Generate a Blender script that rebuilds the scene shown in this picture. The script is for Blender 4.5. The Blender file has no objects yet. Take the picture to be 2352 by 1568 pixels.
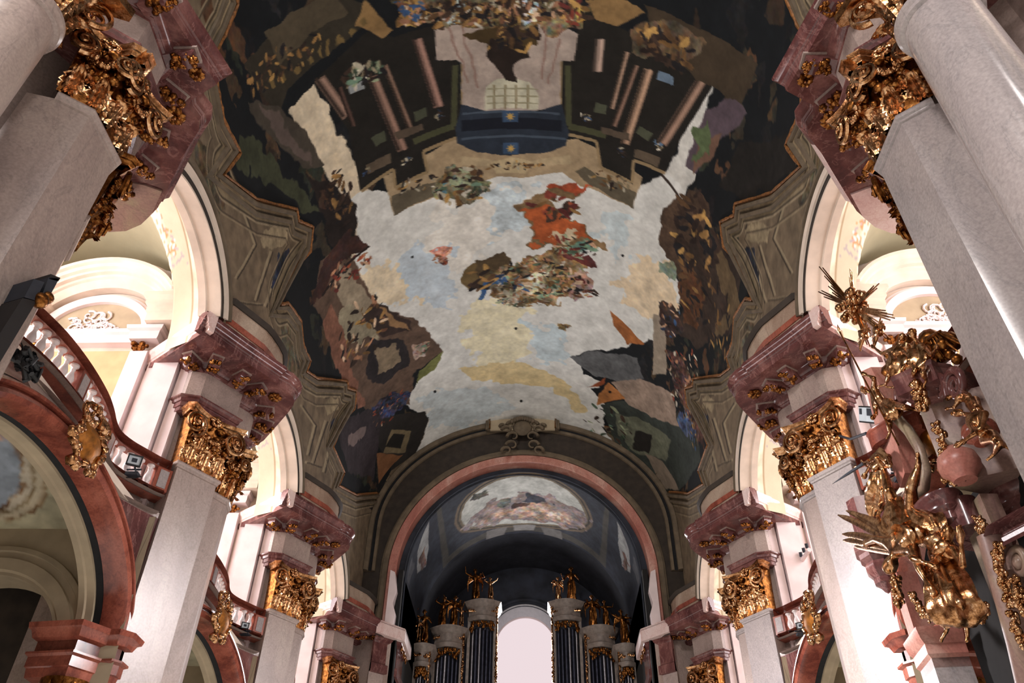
import bpy, math, random
import numpy as np
from mathutils import Vector, Matrix
from mathutils.geometry import tessellate_polygon
pi = math.pi
S = bpy.context.scene
COL = S.collection
random.seed(7)
# ---------------------------------------------------------------- camera
cd = bpy.data.cameras.new('camera'); cam = bpy.data.objects.new('camera', cd); COL.objects.link(cam)
cd.sensor_width = 36; cd.lens = 36 * 1867.5 / 2352; cd.clip_end = 500; cd.clip_start = 0.05
_p, _y, _r = [math.radians(v) for v in (40.7064, -1.8373, 0.7100)]
_F = Vector((math.sin(_y) * math.cos(_p), math.cos(_y) * math.cos(_p), math.sin(_p)))
_R = Vector((math.cos(_y), -math.sin(_y), 0)); _U = _R.cross(_F)
_R, _U = _R * math.cos(_r) + _U * math.sin(_r), _U * math.cos(_r) - _R * math.sin(_r)
m = Matrix((( _R.x, _U.x, -_F.x, 0.4896), (_R.y, _U.y, -_F.y, 0), (_R.z, _U.z, -_F.z, 1.6), (0, 0, 0, 1)))
cam.matrix_world = m
S.camera = cam
# ---------------------------------------------------------------- view + world
S.view_settings.view_transform = 'Standard'; S.view_settings.look = 'None'
S.view_settings.gamma = 1; S.view_settings.use_curve_mapping = False
S.view_settings.exposure = 0.0
w = bpy.data.worlds.new('world'); S.world = w; w.use_nodes = True
# fill light from below in place of bounce off the unbuilt floor, little above
_nt = w.node_tree; _tc = _nt.nodes.new('ShaderNodeTexCoord'); _sp = _nt.nodes.new('ShaderNodeSeparateXYZ'); _rp = _nt.nodes.new('ShaderNodeValToRGB')
_mr = _nt.nodes.new('ShaderNodeMapRange'); _mr.inputs[1].default_value = -1; _mr.inputs[2].default_value = 1
_nt.links.new(_tc.outputs['Generated'], _sp.inputs[0]); _nt.links.new(_sp.outputs[2], _mr.inputs[0]); _nt.links.new(_mr.outputs[0], _rp.inputs[0])
_e = _rp.color_ramp.elements; _e[0].position = 0.25; _e[0].color = (1.0, 0.93, 0.86, 1); _e[1].position = 0.62; _e[1].color = (0.05, 0.055, 0.065, 1)
_m = _rp.color_ramp.elements.new(0.48); _m.color = (0.42, 0.39, 0.37, 1)
_nt.links.new(_rp.outputs[0], _nt.nodes['Background'].inputs[0])
_nt.nodes['Background'].inputs[1].default_value = 1.06
def area(name, loc, target, sx, sy, power, col=(1, 0.93, 0.9)):
    l = bpy.data.lights.new(name, 'AREA'); l.shape = 'RECTANGLE'; l.size = sx; l.size_y = sy; l.energy = power; l.color = col
    o = bpy.data.objects.new(name, l); COL.objects.link(o); o.location = loc
    o.rotation_euler = (Vector(target) - Vector(loc)).to_track_quat('-Z', 'Y').to_euler(); return o
# tall windows of the crossing dome behind the camera
area('dome_window_left', (-7.5, -9, 21), (3.5, 14, 11), 1.6, 5, 3000)
area('dome_window_right', (7.5, -9, 21), (-3.5, 14, 11), 1.6, 5, 1100)
area('dome_window_back', (-2.5, -13, 24), (2, 14, 12), 1.6, 5, 700)
# strong daylight slanting in through the left gallery windows onto the right-hand piers, weaker the other way
for _k, (_y0, _ty) in enumerate(((11.9, 15.6), (20.08, 23.8), (3.72, 7.2))):
    for _s, _p in ((-1, (470, 420, 110)[_k]), (1, (110, 90, 40)[_k])):
        _l = area('gallery_daylight_%d' % _k, (_s * 13.1, _y0, 14.6), (-_s * 6.6, _ty, 6.2), 2.6, 4.0, _p, (1, 0.94, 0.95)); _l.data.spread = 0.55
_l = area('end_window_daylight', (0, 43.6, 16.5), (0, 30, 14.5), 3.0, 6.5, 1100, (1, 0.95, 0.97)); _l.data.spread = 2.2
WIN_L, WIN_R, WIN_END = 12.0, 11.0, 1.0       # daylight strength of the gallery windows and of the end window
# ---------------------------------------------------------------- helpers
def lin(c):
    c = [v / 255 for v in c]
    return tuple(v / 12.92 if v <= 0.04045 else ((v + 0.055) / 1.055) ** 2.4 for v in c)
class MB:
    def __init__(s): s.v = []; s.f = []
    def add(s, v, f):
        n = len(s.v); s.v += [tuple(p) for p in v]; s.f += [tuple(i + n for i in q) for q in f]; return s
    def box(s, x0, x1, y0, y1, z0, z1):
        return s.add([(x, y, z) for z in (z0, z1) for y in (y0, y1) for x in (x0, x1)],
                     [(0, 2, 3, 1), (4, 5, 7, 6), (0, 1, 5, 4), (2, 6, 7, 3), (0, 4, 6, 2), (1, 3, 7, 5)])
    def prism(s, poly, z0, z1, to3=None):
        to3 = to3 or (lambda a, b, h: (a, b, h))
        n = len(poly); v = [to3(a, b, z0) for a, b in poly] + [to3(a, b, z1) for a, b in poly]
        tri = tessellate_polygon([[Vector((a, b, 0)) for a, b in poly]])
        f = [tuple(t) for t in tri] + [tuple(i + n for i in reversed(t)) for t in tri]
        f += [(i, (i + 1) % n, n + (i + 1) % n, n + i) for i in range(n)]
        return s.add(v, f)
    def sweep(s, path, prof, to3=None, closed=False, side=1, cap=True):
        """prof: list of (out, h); path 2D; the profile's out runs to the right of travel times side"""
        to3 = to3 or (lambda a, b, h: (a, b, h))
        P = [Vector(p) for p in path]; n = len(P); N = []
        for i in range(n):
            a = P[i - 1] if (i > 0 or closed) else None; b = P[(i + 1) % n] if (i < n - 1 or closed) else None
            d1 = (P[i] - a).normalized() if a is not None else None
            d2 = (b - P[i]).normalized() if b is not None else None
            d1 = d1 or d2; d2 = d2 or d1
            n1 = Vector((d1.y, -d1.x)); n2 = Vector((d2.y, -d2.x)); m_ = (n1 + n2)
            m_ = m_.normalized() if m_.length > 1e-6 else n1
            k = 1 / max(0.45, m_.dot(n1)); N.append(m_ * k * side)
        v = []; q = len(prof)
        for p, nn in zip(P, N):
            for o, h in prof: v.append(to3(p.x + nn.x * o, p.y + nn.y * o, h))
        f = []
        for i in range(n if closed else n - 1):
            j = (i + 1) % n
            for k in range(q - 1): f.append((i * q + k, j * q + k, j * q + k + 1, i * q + k + 1))
        if cap and not closed:
            f += [tuple(range(q)), tuple(range((n - 1) * q + q - 1, (n - 1) * q - 1, -1))]
        return s.add(v, f)
    def lathe(s, prof, c=(0, 0, 0), n=16, axis='z', a0=0, a1=2 * pi):
        v = []; q = len(prof); full = abs(a1 - a0 - 2 * pi) < 1e-6; m_ = n if full else n + 1
        for i in range(m_):
            t = a0 + (a1 - a0) * i / n
            for r, h in prof: v.append((c[0] + r * math.cos(t), c[1] + r * math.sin(t), c[2] + h))
        f = [(i * q + k, ((i + 1) % m_) * q + k, ((i + 1) % m_) * q + k + 1, i * q + k + 1) for i in range(n) for k in range(q - 1)]
        return s.add(v, f)
    def tube(s, pts, r, n=8, r1=None):
        P = [Vector(p) for p in pts]; m_ = len(P); v = []
        rr = r if isinstance(r, (list, tuple)) else [r + ((r1 if r1 is not None else r) - r) * i / max(1, m_ - 1) for i in range(m_)]
        up = None
        for i in range(m_):
            d = (P[min(i + 1, m_ - 1)] - P[max(i - 1, 0)]).normalized()
            if up is None: up = d.orthogonal().normalized()
            up = (up - d * up.dot(d)); up = up.normalized() if up.length > 1e-6 else d.orthogonal().normalized()
            b = d.cross(up)
            for k in range(n):
                t = 2 * pi * k / n; v.append(P[i] + (up * math.cos(t) + b * math.sin(t)) * rr[i])
        f = [(i * n + k, i * n + (k + 1) % n, (i + 1) * n + (k + 1) % n, (i + 1) * n + k) for i in range(m_ - 1) for k in range(n)]
        f += [tuple(reversed(range(n))), tuple(range((m_ - 1) * n, m_ * n))]
        return s.add(v, f)
    def ball(s, c, r, n=8, sx=1, sy=1, sz=1):
        m_ = max(4, n // 2); v = []
        for i in range(m_ + 1):
            a = pi * i / m_
            for k in range(n):
                t = 2 * pi * k / n
                v.append((c[0] + r * sx * math.sin(a) * math.cos(t), c[1] + r * sy * math.sin(a) * math.sin(t), c[2] + r * sz * math.cos(a)))
        return s.add(v, [(i * n + k, (i + 1) * n + k, (i + 1) * n + (k + 1) % n, i * n + (k + 1) % n) for i in range(m_) for k in range(n)])
    def grid(s, rows):
        q = len(rows[0]); v = [p for r in rows for p in r]
        return s.add(v, [(i * q + k, i * q + k + 1, (i + 1) * q + k + 1, (i + 1) * q + k) for i in range(len(rows) - 1) for k in range(q - 1)])
    def xf(s, fn): s.v = [tuple(fn(Vector(p))) for p in s.v]; return s
    def join(s, o, fn=None):
        return s.add([fn(Vector(p)) for p in o.v] if fn else o.v, o.f)
    def mesh(s, name, mat, smooth=35, flip=False):
        me = bpy.data.meshes.new(name)
        me.from_pydata([tuple(p) for p in s.v], [], [tuple(reversed(q)) for q in s.f] if flip else s.f)
        me.validate(); me.materials.append(mat)
        me.shade_smooth()
        if smooth < 180: me.set_sharp_from_angle(angle=math.radians(smooth))
        return me
def link(name, data, parent=None, loc=None, rot=None, **kw):
    o = bpy.data.objects.new(name, data); COL.objects.link(o)
    if parent is not None: o.parent = parent
    if loc: o.location = loc
    if rot: o.rotation_euler = rot
    for k, v in kw.items():
        if v: o[k] = v
    return o
def thing(name, label, cat, loc=(0, 0, 0), rz=0, group=None):
    return link(name, None, None, loc, (0, 0, rz), label=label, category=cat, group=group)
def tree_copy(o, parent=None):
    c = o.copy(); COL.objects.link(c); c.parent = parent
    for ch in list(KIDS.get(o.name, [])): pass
    for ch in [x for x in bpy.data.objects if x.parent == o]: tree_copy(ch, c)
    return c
KIDS = {}
# ---------------------------------------------------------------- materials
def _mat(name):
    mt = bpy.data.materials.new(name); mt.use_nodes = True
    nt = mt.node_tree; b = nt.nodes['Principled BSDF']; return mt, nt, b
def _n(nt, t, **kw):
    n = nt.nodes.new(t)
    for k, v in kw.items():
        if k.startswith('i_'): n.inputs[k[2:].replace('_', ' ')].default_value = v
        else: setattr(n, k, v)
    return n
def _ramp(nt, stops):
    r = nt.nodes.new('ShaderNodeValToRGB'); e = r.color_ramp.elements
    while len(e) < len(stops): e.new(0.5)
    for el, (p, c) in zip(e, stops): el.position = p; el.color = (*lin(c), 1)
    return r
def plain(name, c, rough=0.6, metal=0, var=0.12, scale=6, bump=0.0):
    mt, nt, b = _mat(name)
    tc = _n(nt, 'ShaderNodeTexCoord'); nz = _n(nt, 'ShaderNodeTexNoise', i_Scale=scale, i_Detail=5.0)
    nt.links.new(tc.outputs['Object'], nz.inputs['Vector'])
    r = _ramp(nt, [(0.3, [v * (1 - var) for v in c]), (0.7, [min(255, v * (1 + var)) for v in c])])
    nt.links.new(nz.outputs[0], r.inputs[0]); nt.links.new(r.outputs[0], b.inputs['Base Color'])
    b.inputs['Roughness'].default_value = rough; b.inputs['Metallic'].default_value = metal
    if bump:
        bp = _n(nt, 'ShaderNodeBump', i_Strength=bump, i_Distance=0.03)
        nt.links.new(nz.outputs[0], bp.inputs['Height']); nt.links.new(bp.outputs[0], b.inputs['Normal'])
    return mt
def marble(name, c1, c2, c3, vein, rough=0.25, scale=0.7, vs=1.3, spec=0.5):
    """c1..c3 cloudy body colours, thin veins on top; world position so no two blocks repeat"""
    mt, nt, b = _mat(name); L = nt.links.new
    g = _n(nt, 'ShaderNodeNewGeometry')
    mp = _n(nt, 'ShaderNodeMapping'); mp.inputs['Scale'].default_value = (1, 1, 0.45); mp.inputs['Rotation'].default_value = (0.5, 0.35, 0.2)
    L(g.outputs['Position'], mp.inputs[0])
    n1 = _n(nt, 'ShaderNodeTexNoise', i_Scale=scale, i_Detail=7.0, i_Roughness=0.62, i_Distortion=0.8); L(mp.outputs[0], n1.inputs['Vector'])
    r = _ramp(nt, [(0.32, c1), (0.5, c2), (0.68, c3)]); L(n1.outputs[0], r.inputs[0])
    n2 = _n(nt, 'ShaderNodeTexNoise', i_Scale=vs, i_Detail=8.0, i_Roughness=0.6, i_Distortion=1.6); L(mp.outputs[0], n2.inputs['Vector'])
    sub = _n(nt, 'ShaderNodeMath', operation='SUBTRACT'); sub.inputs[1].default_value = 0.5; L(n2.outputs[0], sub.inputs[0])
    ab = _n(nt, 'ShaderNodeMath', operation='ABSOLUTE'); L(sub.outputs[0], ab.inputs[0])
    vr = _n(nt, 'ShaderNodeMapRange'); vr.inputs[1].default_value = 0.0; vr.inputs[2].default_value = 0.02; vr.inputs[3].default_value = 0.32; vr.inputs[4].default_value = 0.0
    L(ab.outputs[0], vr.inputs[0])
    n3 = _n(nt, 'ShaderNodeTexNoise', i_Scale=26.0, i_Detail=4.0); L(g.outputs['Position'], n3.inputs['Vector'])
    mx = _n(nt, 'ShaderNodeMix', data_type='RGBA'); L(vr.outputs[0], mx.inputs['Factor']); L(r.outputs[0], mx.inputs[6]); mx.inputs[7].default_value = (*lin(vein), 1)
    m2 = _n(nt, 'ShaderNodeMix', data_type='RGBA', blend_type='OVERLAY'); m2.inputs['Factor'].default_value = 0.35
    L(mx.outputs[2], m2.inputs[6]); L(n3.outputs[0], m2.inputs[7]); L(m2.outputs[2], b.inputs['Base Color'])
    b.inputs['Roughness'].default_value = rough
    b.inputs['Specular IOR Level'].default_value = spec
    return mt
M = {}
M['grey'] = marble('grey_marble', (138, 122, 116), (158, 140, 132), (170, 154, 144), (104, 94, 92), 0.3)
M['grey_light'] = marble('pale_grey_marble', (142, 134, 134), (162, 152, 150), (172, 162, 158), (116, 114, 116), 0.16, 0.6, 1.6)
M['pink_pale'] = marble('sunlit_side_marble', (206, 172, 168), (220, 196, 190), (228, 208, 204), (186, 130, 122), 0.3, 1.0, 0.9)  # pale copy of the cornice marble, window light put into the colour
M['purple'] = marble('purple_marble', (72, 42, 42), (98, 60, 58), (132, 90, 84), (176, 132, 126), 0.18, 1.3, 1.1)
M['red'] = marble('red_marble', (102, 50, 42), (144, 78, 62), (168, 98, 80), (70, 32, 34), 0.2, 1.6, 1.8)
M['rose'] = marble('rose_marble', (168, 104, 92), (186, 128, 114), (206, 164, 150), (140, 70, 62), 0.35, 1.2, 1.4)
M['buff'] = marble('buff_marble', (136, 112, 96), (160, 138, 120), (180, 162, 144), (96, 66, 54), 0.4, 0.9, 0.9)
M['slab'] = marble('rose_grey_slab', (126, 96, 92), (146, 118, 106), (150, 138, 110), (92, 62, 66), 0.35, 0.9, 0.8)
M['cream'] = plain('cream_stucco', (220, 204, 188), 0.8, var=0.05, scale=2)
M['white'] = plain('white_stucco', (224, 208, 208), 0.75, var=0.04, scale=2)
M['ochre'] = plain('ochre_stucco', (208, 172, 130), 0.85, var=0.06, scale=2)
M['sage'] = plain('sage_plaster', (172, 156, 130), 0.85, var=0.06, scale=2)
M['olive'] = plain('olive_stucco', (98, 85, 68), 0.8, var=0.14, scale=3)
M['olive_dark'] = plain('dark_olive_stucco', (52, 44, 37), 0.8, var=0.2, scale=3)
M['groove'] = plain('black_shadow_gap', (26, 26, 28), 0.9, var=0.2)
M['baluster'] = plain('white_marble_baluster', (226, 216, 214), 0.3, var=0.05)
M['black'] = plain('black_metal', (13, 14, 17), 0.5, var=0.2)
M['slate'] = plain('slate_metal', (34, 40, 50), 0.6, var=0.1)
M['casing'] = plain('organ_case_grey', (134, 122, 114), 0.5, var=0.12)
M['pipe'] = plain('tin_pipe', (176, 176, 184), 0.28, 1.0, 0.08)
M['pipe_dark'] = plain('dark_pipe', (64, 66, 80), 0.4, 0.8, 0.15)
M['cable'] = plain('cable', (40, 40, 42), 0.7)
M['lampglass'] = plain('lamp_glass', (196, 206, 212), 0.1, var=0.03)
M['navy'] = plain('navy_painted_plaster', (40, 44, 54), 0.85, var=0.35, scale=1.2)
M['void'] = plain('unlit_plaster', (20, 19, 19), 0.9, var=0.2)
def gold(name, c1, c2, c3, rough):
    mt, nt, b = _mat(name); L = nt.links.new
    g = _n(nt, 'ShaderNodeNewGeometry')
    n1 = _n(nt, 'ShaderNodeTexNoise', i_Scale=9.0, i_Detail=6.0, i_Roughness=0.7); L(g.outputs['Position'], n1.inputs['Vector'])
    r = _ramp(nt, [(0.36, c1), (0.5, c2), (0.66, c3)]); L(n1.outputs[0], r.inputs[0]); L(r.outputs[0], b.inputs['Base Color'])
    b.inputs['Metallic'].default_value = 1; b.inputs['Roughness'].default_value = rough
    bp = _n(nt, 'ShaderNodeBump', i_Strength=0.22, i_Distance=0.015)
    n2 = _n(nt, 'ShaderNodeTexNoise', i_Scale=38.0, i_Detail=3.0); L(g.outputs['Position'], n2.inputs['Vector'])
    L(n2.outputs[0], bp.inputs['Height']); L(bp.outputs[0], b.inputs['Normal'])
    return mt
M['gold'] = gold('gilding', (104, 66, 38), (184, 134, 90), (228, 188, 148), 0.25)
M['gold_dark'] = gold('dark_gilding', (60, 34, 18), (132, 82, 38), (178, 124, 70), 0.34)  # darker tone of the gilding
M['bronze'] = plain('gilt_ground', (150, 96, 36), 0.5, 0.7, 0.25, 8, 0.3)
def glow(name, c, s):
    mt = bpy.data.materials.new(name); mt.use_nodes = True; nt = mt.node_tree; nt.nodes.clear()
    e = nt.nodes.new('ShaderNodeEmission'); o = nt.nodes.new('ShaderNodeOutputMaterial'); nt.links.new(e.outputs[0], o.inputs[0])
    e.inputs[0].default_value = (*c, 1); e.inputs[1].default_value = s; return mt
M['win_l'] = glow('daylight_left', (1.0, 0.92, 0.94), WIN_L)
M['win_r'] = glow('daylight_right', (1.0, 0.92, 0.94), WIN_R)
M['win_end'] = glow('daylight_end', (0.86, 0.72, 0.745), WIN_END)
def painted(name, rough=0.9, rugged=0.25):
    mt, nt, b = _mat(name); L = nt.links.new
    at = _n(nt, 'ShaderNodeAttribute', attribute_name='paint')
    g = _n(nt, 'ShaderNodeNewGeometry')
    n1 = _n(nt, 'ShaderNodeTexNoise', i_Scale=2.2, i_Detail=9.0, i_Roughness=0.7); L(g.outputs['Position'], n1.inputs['Vector'])
    mx = _n(nt, 'ShaderNodeMix', data_type='RGBA', blend_type='OVERLAY'); mx.inputs['Factor'].default_value = rugged
    L(at.outputs['Color'], mx.inputs[6]); L(n1.outputs[0], mx.inputs[7]); L(mx.outputs[2], b.inputs['Base Color'])
    b.inputs['Roughness'].default_value = rough; b.inputs['Specular IOR Level'].default_value = 0.2
    return mt
M['fresco'] = painted('fresco')
M['fresco_soft'] = painted('painted_stucco', 0.85, 0.15)
# painted areas of the vault: sRGB, edge warp, mottling, outline in (section angle, metres along the nave)
EXTRA = []
PAINT=[((126,82,44),0.05,0.06,[[-1.374,7.65],[-1.308,9.02],[-1.307,9.56],[-1.464,9.88],[-1.662,9.9],[-1.704,10.61],[-1.747,11.23],[-1.69,12.38],[-1.918,12.03],[-1.682,13.88],[-1.315,15.98],[-1.329,16.38],[-1.227,17.12],[-1.307,17.79],[-1.827,17.14],[-1.724,17.69],[-1.644,19.02],[-1.718,19.74],[-1.695,20.67],[-1.791,20.52],[-1.679,21.7],[-1.311,24.53],[-1.332,24.82],[-1.253,25.56],[-1.324,26.25],[-1.791,24.97],[-1.757,27.08],[-1.907,26.6],[-1.684,29.49],[-1.298,33.08],[-0.812,31.93],[-0.001,33.09],[0.047,9.7]]),
((126,82,44),0.05,0.06,[[1.374,7.65],[1.308,9.02],[1.307,9.56],[1.464,9.88],[1.662,9.9],[1.704,10.61],[1.747,11.23],[1.69,12.38],[1.918,12.03],[1.682,13.88],[1.315,15.98],[1.329,16.38],[1.227,17.12],[1.307,17.79],[1.827,17.14],[1.724,17.69],[1.644,19.02],[1.718,19.74],[1.695,20.67],[1.791,20.52],[1.679,21.7],[1.311,24.53],[1.332,24.82],[1.253,25.56],[1.324,26.25],[1.791,24.97],[1.757,27.08],[1.907,26.6],[1.684,29.49],[1.298,33.08],[0.812,31.93],[0.001,33.09],[-0.047,9.7]]),
((24,27,30),0.04,0.05,[[-1.355,7.66],[-1.289,9.03],[-1.288,9.57],[-1.439,9.91],[-1.631,9.96],[-1.674,10.67],[-1.716,11.3],[-1.657,12.46],[-1.889,12.11],[-1.647,13.99],[-1.291,16.03],[-1.304,16.43],[-1.204,17.16],[-1.282,17.84],[-1.79,17.29],[-1.685,17.85],[-1.602,19.2],[-1.677,19.93],[-1.652,20.88],[-1.75,20.72],[-1.635,21.93],[-1.281,24.64],[-1.301,24.94],[-1.224,25.65],[-1.292,26.38],[-1.745,25.26],[-1.707,27.41],[-1.861,26.92],[-1.63,29.88],[-1.262,33.27],[-0.789,31.93],[-0.0,32.94],[0.047,9.66]]),
((24,27,30),0.04,0.05,[[1.355,7.66],[1.289,9.03],[1.288,9.57],[1.439,9.91],[1.631,9.96],[1.674,10.67],[1.716,11.3],[1.657,12.46],[1.889,12.11],[1.647,13.99],[1.291,16.03],[1.304,16.43],[1.204,17.16],[1.282,17.84],[1.79,17.29],[1.685,17.85],[1.602,19.2],[1.677,19.93],[1.652,20.88],[1.75,20.72],[1.635,21.93],[1.281,24.64],[1.301,24.94],[1.224,25.65],[1.292,26.38],[1.745,25.26],[1.707,27.41],[1.861,26.92],[1.63,29.88],[1.262,33.27],[0.789,31.93],[0.0,32.94],[-0.047,9.66]]),
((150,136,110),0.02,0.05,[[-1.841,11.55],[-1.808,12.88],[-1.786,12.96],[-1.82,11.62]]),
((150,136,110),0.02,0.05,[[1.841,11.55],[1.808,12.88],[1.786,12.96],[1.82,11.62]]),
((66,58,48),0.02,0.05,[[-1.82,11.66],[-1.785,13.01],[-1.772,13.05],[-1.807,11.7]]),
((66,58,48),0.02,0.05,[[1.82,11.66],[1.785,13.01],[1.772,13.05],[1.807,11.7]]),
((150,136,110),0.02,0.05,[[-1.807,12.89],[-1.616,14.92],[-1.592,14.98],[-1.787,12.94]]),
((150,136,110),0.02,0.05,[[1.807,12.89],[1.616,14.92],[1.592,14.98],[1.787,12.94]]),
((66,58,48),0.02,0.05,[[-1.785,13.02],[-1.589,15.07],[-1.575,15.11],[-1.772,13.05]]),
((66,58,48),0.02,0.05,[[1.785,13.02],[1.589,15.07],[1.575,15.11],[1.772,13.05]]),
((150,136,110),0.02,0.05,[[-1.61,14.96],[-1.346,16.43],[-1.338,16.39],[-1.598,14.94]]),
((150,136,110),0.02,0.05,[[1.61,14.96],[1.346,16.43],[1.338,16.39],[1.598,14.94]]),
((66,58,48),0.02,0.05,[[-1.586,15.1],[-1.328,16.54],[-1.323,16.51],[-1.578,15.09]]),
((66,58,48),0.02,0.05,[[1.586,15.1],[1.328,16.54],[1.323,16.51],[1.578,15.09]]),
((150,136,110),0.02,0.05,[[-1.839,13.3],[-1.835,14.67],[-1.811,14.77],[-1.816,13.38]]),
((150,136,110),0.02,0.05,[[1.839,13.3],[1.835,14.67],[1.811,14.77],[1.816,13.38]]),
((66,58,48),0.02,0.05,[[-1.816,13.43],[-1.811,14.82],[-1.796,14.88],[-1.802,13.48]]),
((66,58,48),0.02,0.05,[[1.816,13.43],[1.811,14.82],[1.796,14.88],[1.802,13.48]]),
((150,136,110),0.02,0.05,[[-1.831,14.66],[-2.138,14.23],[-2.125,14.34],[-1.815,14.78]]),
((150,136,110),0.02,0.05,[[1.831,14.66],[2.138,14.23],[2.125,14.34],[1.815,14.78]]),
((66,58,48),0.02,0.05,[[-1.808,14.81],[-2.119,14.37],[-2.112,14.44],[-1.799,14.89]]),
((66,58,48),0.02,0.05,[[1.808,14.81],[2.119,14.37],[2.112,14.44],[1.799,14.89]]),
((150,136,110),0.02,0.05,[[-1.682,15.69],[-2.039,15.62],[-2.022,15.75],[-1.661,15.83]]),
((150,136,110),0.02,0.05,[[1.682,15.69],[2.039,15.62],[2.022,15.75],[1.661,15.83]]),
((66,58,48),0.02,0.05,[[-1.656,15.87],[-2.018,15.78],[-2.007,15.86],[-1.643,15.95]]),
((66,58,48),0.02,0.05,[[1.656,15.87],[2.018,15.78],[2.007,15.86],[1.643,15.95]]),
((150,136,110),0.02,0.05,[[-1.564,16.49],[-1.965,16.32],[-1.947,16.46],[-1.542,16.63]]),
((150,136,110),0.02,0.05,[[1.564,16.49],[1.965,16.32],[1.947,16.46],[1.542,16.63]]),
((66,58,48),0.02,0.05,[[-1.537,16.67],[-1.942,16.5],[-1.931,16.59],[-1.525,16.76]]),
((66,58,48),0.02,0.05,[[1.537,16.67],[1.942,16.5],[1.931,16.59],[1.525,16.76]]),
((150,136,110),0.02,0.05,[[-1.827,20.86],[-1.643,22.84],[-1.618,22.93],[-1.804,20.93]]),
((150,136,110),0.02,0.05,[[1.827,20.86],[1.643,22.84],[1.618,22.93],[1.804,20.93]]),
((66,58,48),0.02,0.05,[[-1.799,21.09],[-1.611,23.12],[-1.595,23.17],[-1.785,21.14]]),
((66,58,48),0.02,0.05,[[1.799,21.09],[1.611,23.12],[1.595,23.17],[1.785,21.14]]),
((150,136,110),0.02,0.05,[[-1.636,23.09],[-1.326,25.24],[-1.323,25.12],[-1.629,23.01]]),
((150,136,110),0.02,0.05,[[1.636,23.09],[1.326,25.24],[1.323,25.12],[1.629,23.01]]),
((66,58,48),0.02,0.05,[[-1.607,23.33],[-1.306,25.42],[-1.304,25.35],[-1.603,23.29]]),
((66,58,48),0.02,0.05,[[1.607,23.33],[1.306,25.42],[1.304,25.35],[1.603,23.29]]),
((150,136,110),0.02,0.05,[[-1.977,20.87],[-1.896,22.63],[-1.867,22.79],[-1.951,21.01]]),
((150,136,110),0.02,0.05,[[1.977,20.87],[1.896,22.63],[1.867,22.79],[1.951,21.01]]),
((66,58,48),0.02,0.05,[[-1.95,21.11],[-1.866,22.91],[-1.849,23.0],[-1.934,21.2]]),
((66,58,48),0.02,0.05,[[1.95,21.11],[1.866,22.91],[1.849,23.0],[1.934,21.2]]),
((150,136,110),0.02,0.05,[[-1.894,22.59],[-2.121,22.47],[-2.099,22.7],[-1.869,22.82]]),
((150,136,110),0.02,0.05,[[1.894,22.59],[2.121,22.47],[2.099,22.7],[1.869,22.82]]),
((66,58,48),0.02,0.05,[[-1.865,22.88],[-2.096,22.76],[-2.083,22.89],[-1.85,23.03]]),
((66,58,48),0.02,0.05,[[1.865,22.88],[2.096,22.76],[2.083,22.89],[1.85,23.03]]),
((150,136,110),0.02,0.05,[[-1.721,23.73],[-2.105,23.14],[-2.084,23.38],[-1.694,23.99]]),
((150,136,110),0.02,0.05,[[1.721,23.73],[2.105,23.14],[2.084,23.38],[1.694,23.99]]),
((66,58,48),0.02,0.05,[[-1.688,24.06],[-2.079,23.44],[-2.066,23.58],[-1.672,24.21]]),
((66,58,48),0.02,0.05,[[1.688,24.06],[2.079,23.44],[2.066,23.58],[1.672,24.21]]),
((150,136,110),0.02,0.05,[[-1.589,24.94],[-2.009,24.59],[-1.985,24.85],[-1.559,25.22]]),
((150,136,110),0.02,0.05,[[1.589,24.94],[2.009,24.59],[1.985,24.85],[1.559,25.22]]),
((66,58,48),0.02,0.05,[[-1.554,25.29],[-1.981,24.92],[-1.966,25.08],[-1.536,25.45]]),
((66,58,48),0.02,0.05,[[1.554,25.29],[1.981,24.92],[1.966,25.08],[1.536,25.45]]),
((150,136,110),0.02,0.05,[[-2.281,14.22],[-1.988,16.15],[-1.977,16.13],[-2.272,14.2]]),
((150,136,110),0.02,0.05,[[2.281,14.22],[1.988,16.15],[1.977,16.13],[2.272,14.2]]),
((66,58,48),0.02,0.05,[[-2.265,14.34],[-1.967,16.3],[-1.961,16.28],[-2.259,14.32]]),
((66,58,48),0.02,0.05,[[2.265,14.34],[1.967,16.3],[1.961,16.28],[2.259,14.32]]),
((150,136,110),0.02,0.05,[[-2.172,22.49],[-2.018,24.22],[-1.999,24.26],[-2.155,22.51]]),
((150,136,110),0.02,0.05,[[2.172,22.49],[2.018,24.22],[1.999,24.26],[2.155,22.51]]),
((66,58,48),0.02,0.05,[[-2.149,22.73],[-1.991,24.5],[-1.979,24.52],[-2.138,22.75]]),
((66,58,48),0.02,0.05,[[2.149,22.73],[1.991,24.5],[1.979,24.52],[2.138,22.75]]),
((146,132,106),0.1,0.12,[[-1.731,14.88],[-1.606,15.25],[-1.482,15.8],[-1.422,16.31],[-1.468,16.57],[-1.594,16.12],[-1.745,15.22]]),
((146,132,106),0.1,0.12,[[1.731,14.88],[1.606,15.25],[1.482,15.8],[1.422,16.31],[1.468,16.57],[1.594,16.12],[1.745,15.22]]),
((146,132,106),0.1,0.12,[[-1.641,23.32],[-1.522,23.94],[-1.44,24.68],[-1.47,25.12],[-1.654,23.94]]),
((146,132,106),0.1,0.12,[[1.641,23.32],[1.522,23.94],[1.44,24.68],[1.47,25.12],[1.654,23.94]]),
((44,48,60),0.2,0.3,[[-1.629,16.38],[-1.484,16.92],[-1.47,17.4],[-1.585,17.39],[-1.731,16.96],[-1.829,16.49],[-1.736,16.36]]),
((44,48,60),0.2,0.3,[[1.629,16.38],[1.484,16.92],[1.47,17.4],[1.585,17.39],[1.731,16.96],[1.829,16.49],[1.736,16.36]]),
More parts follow.
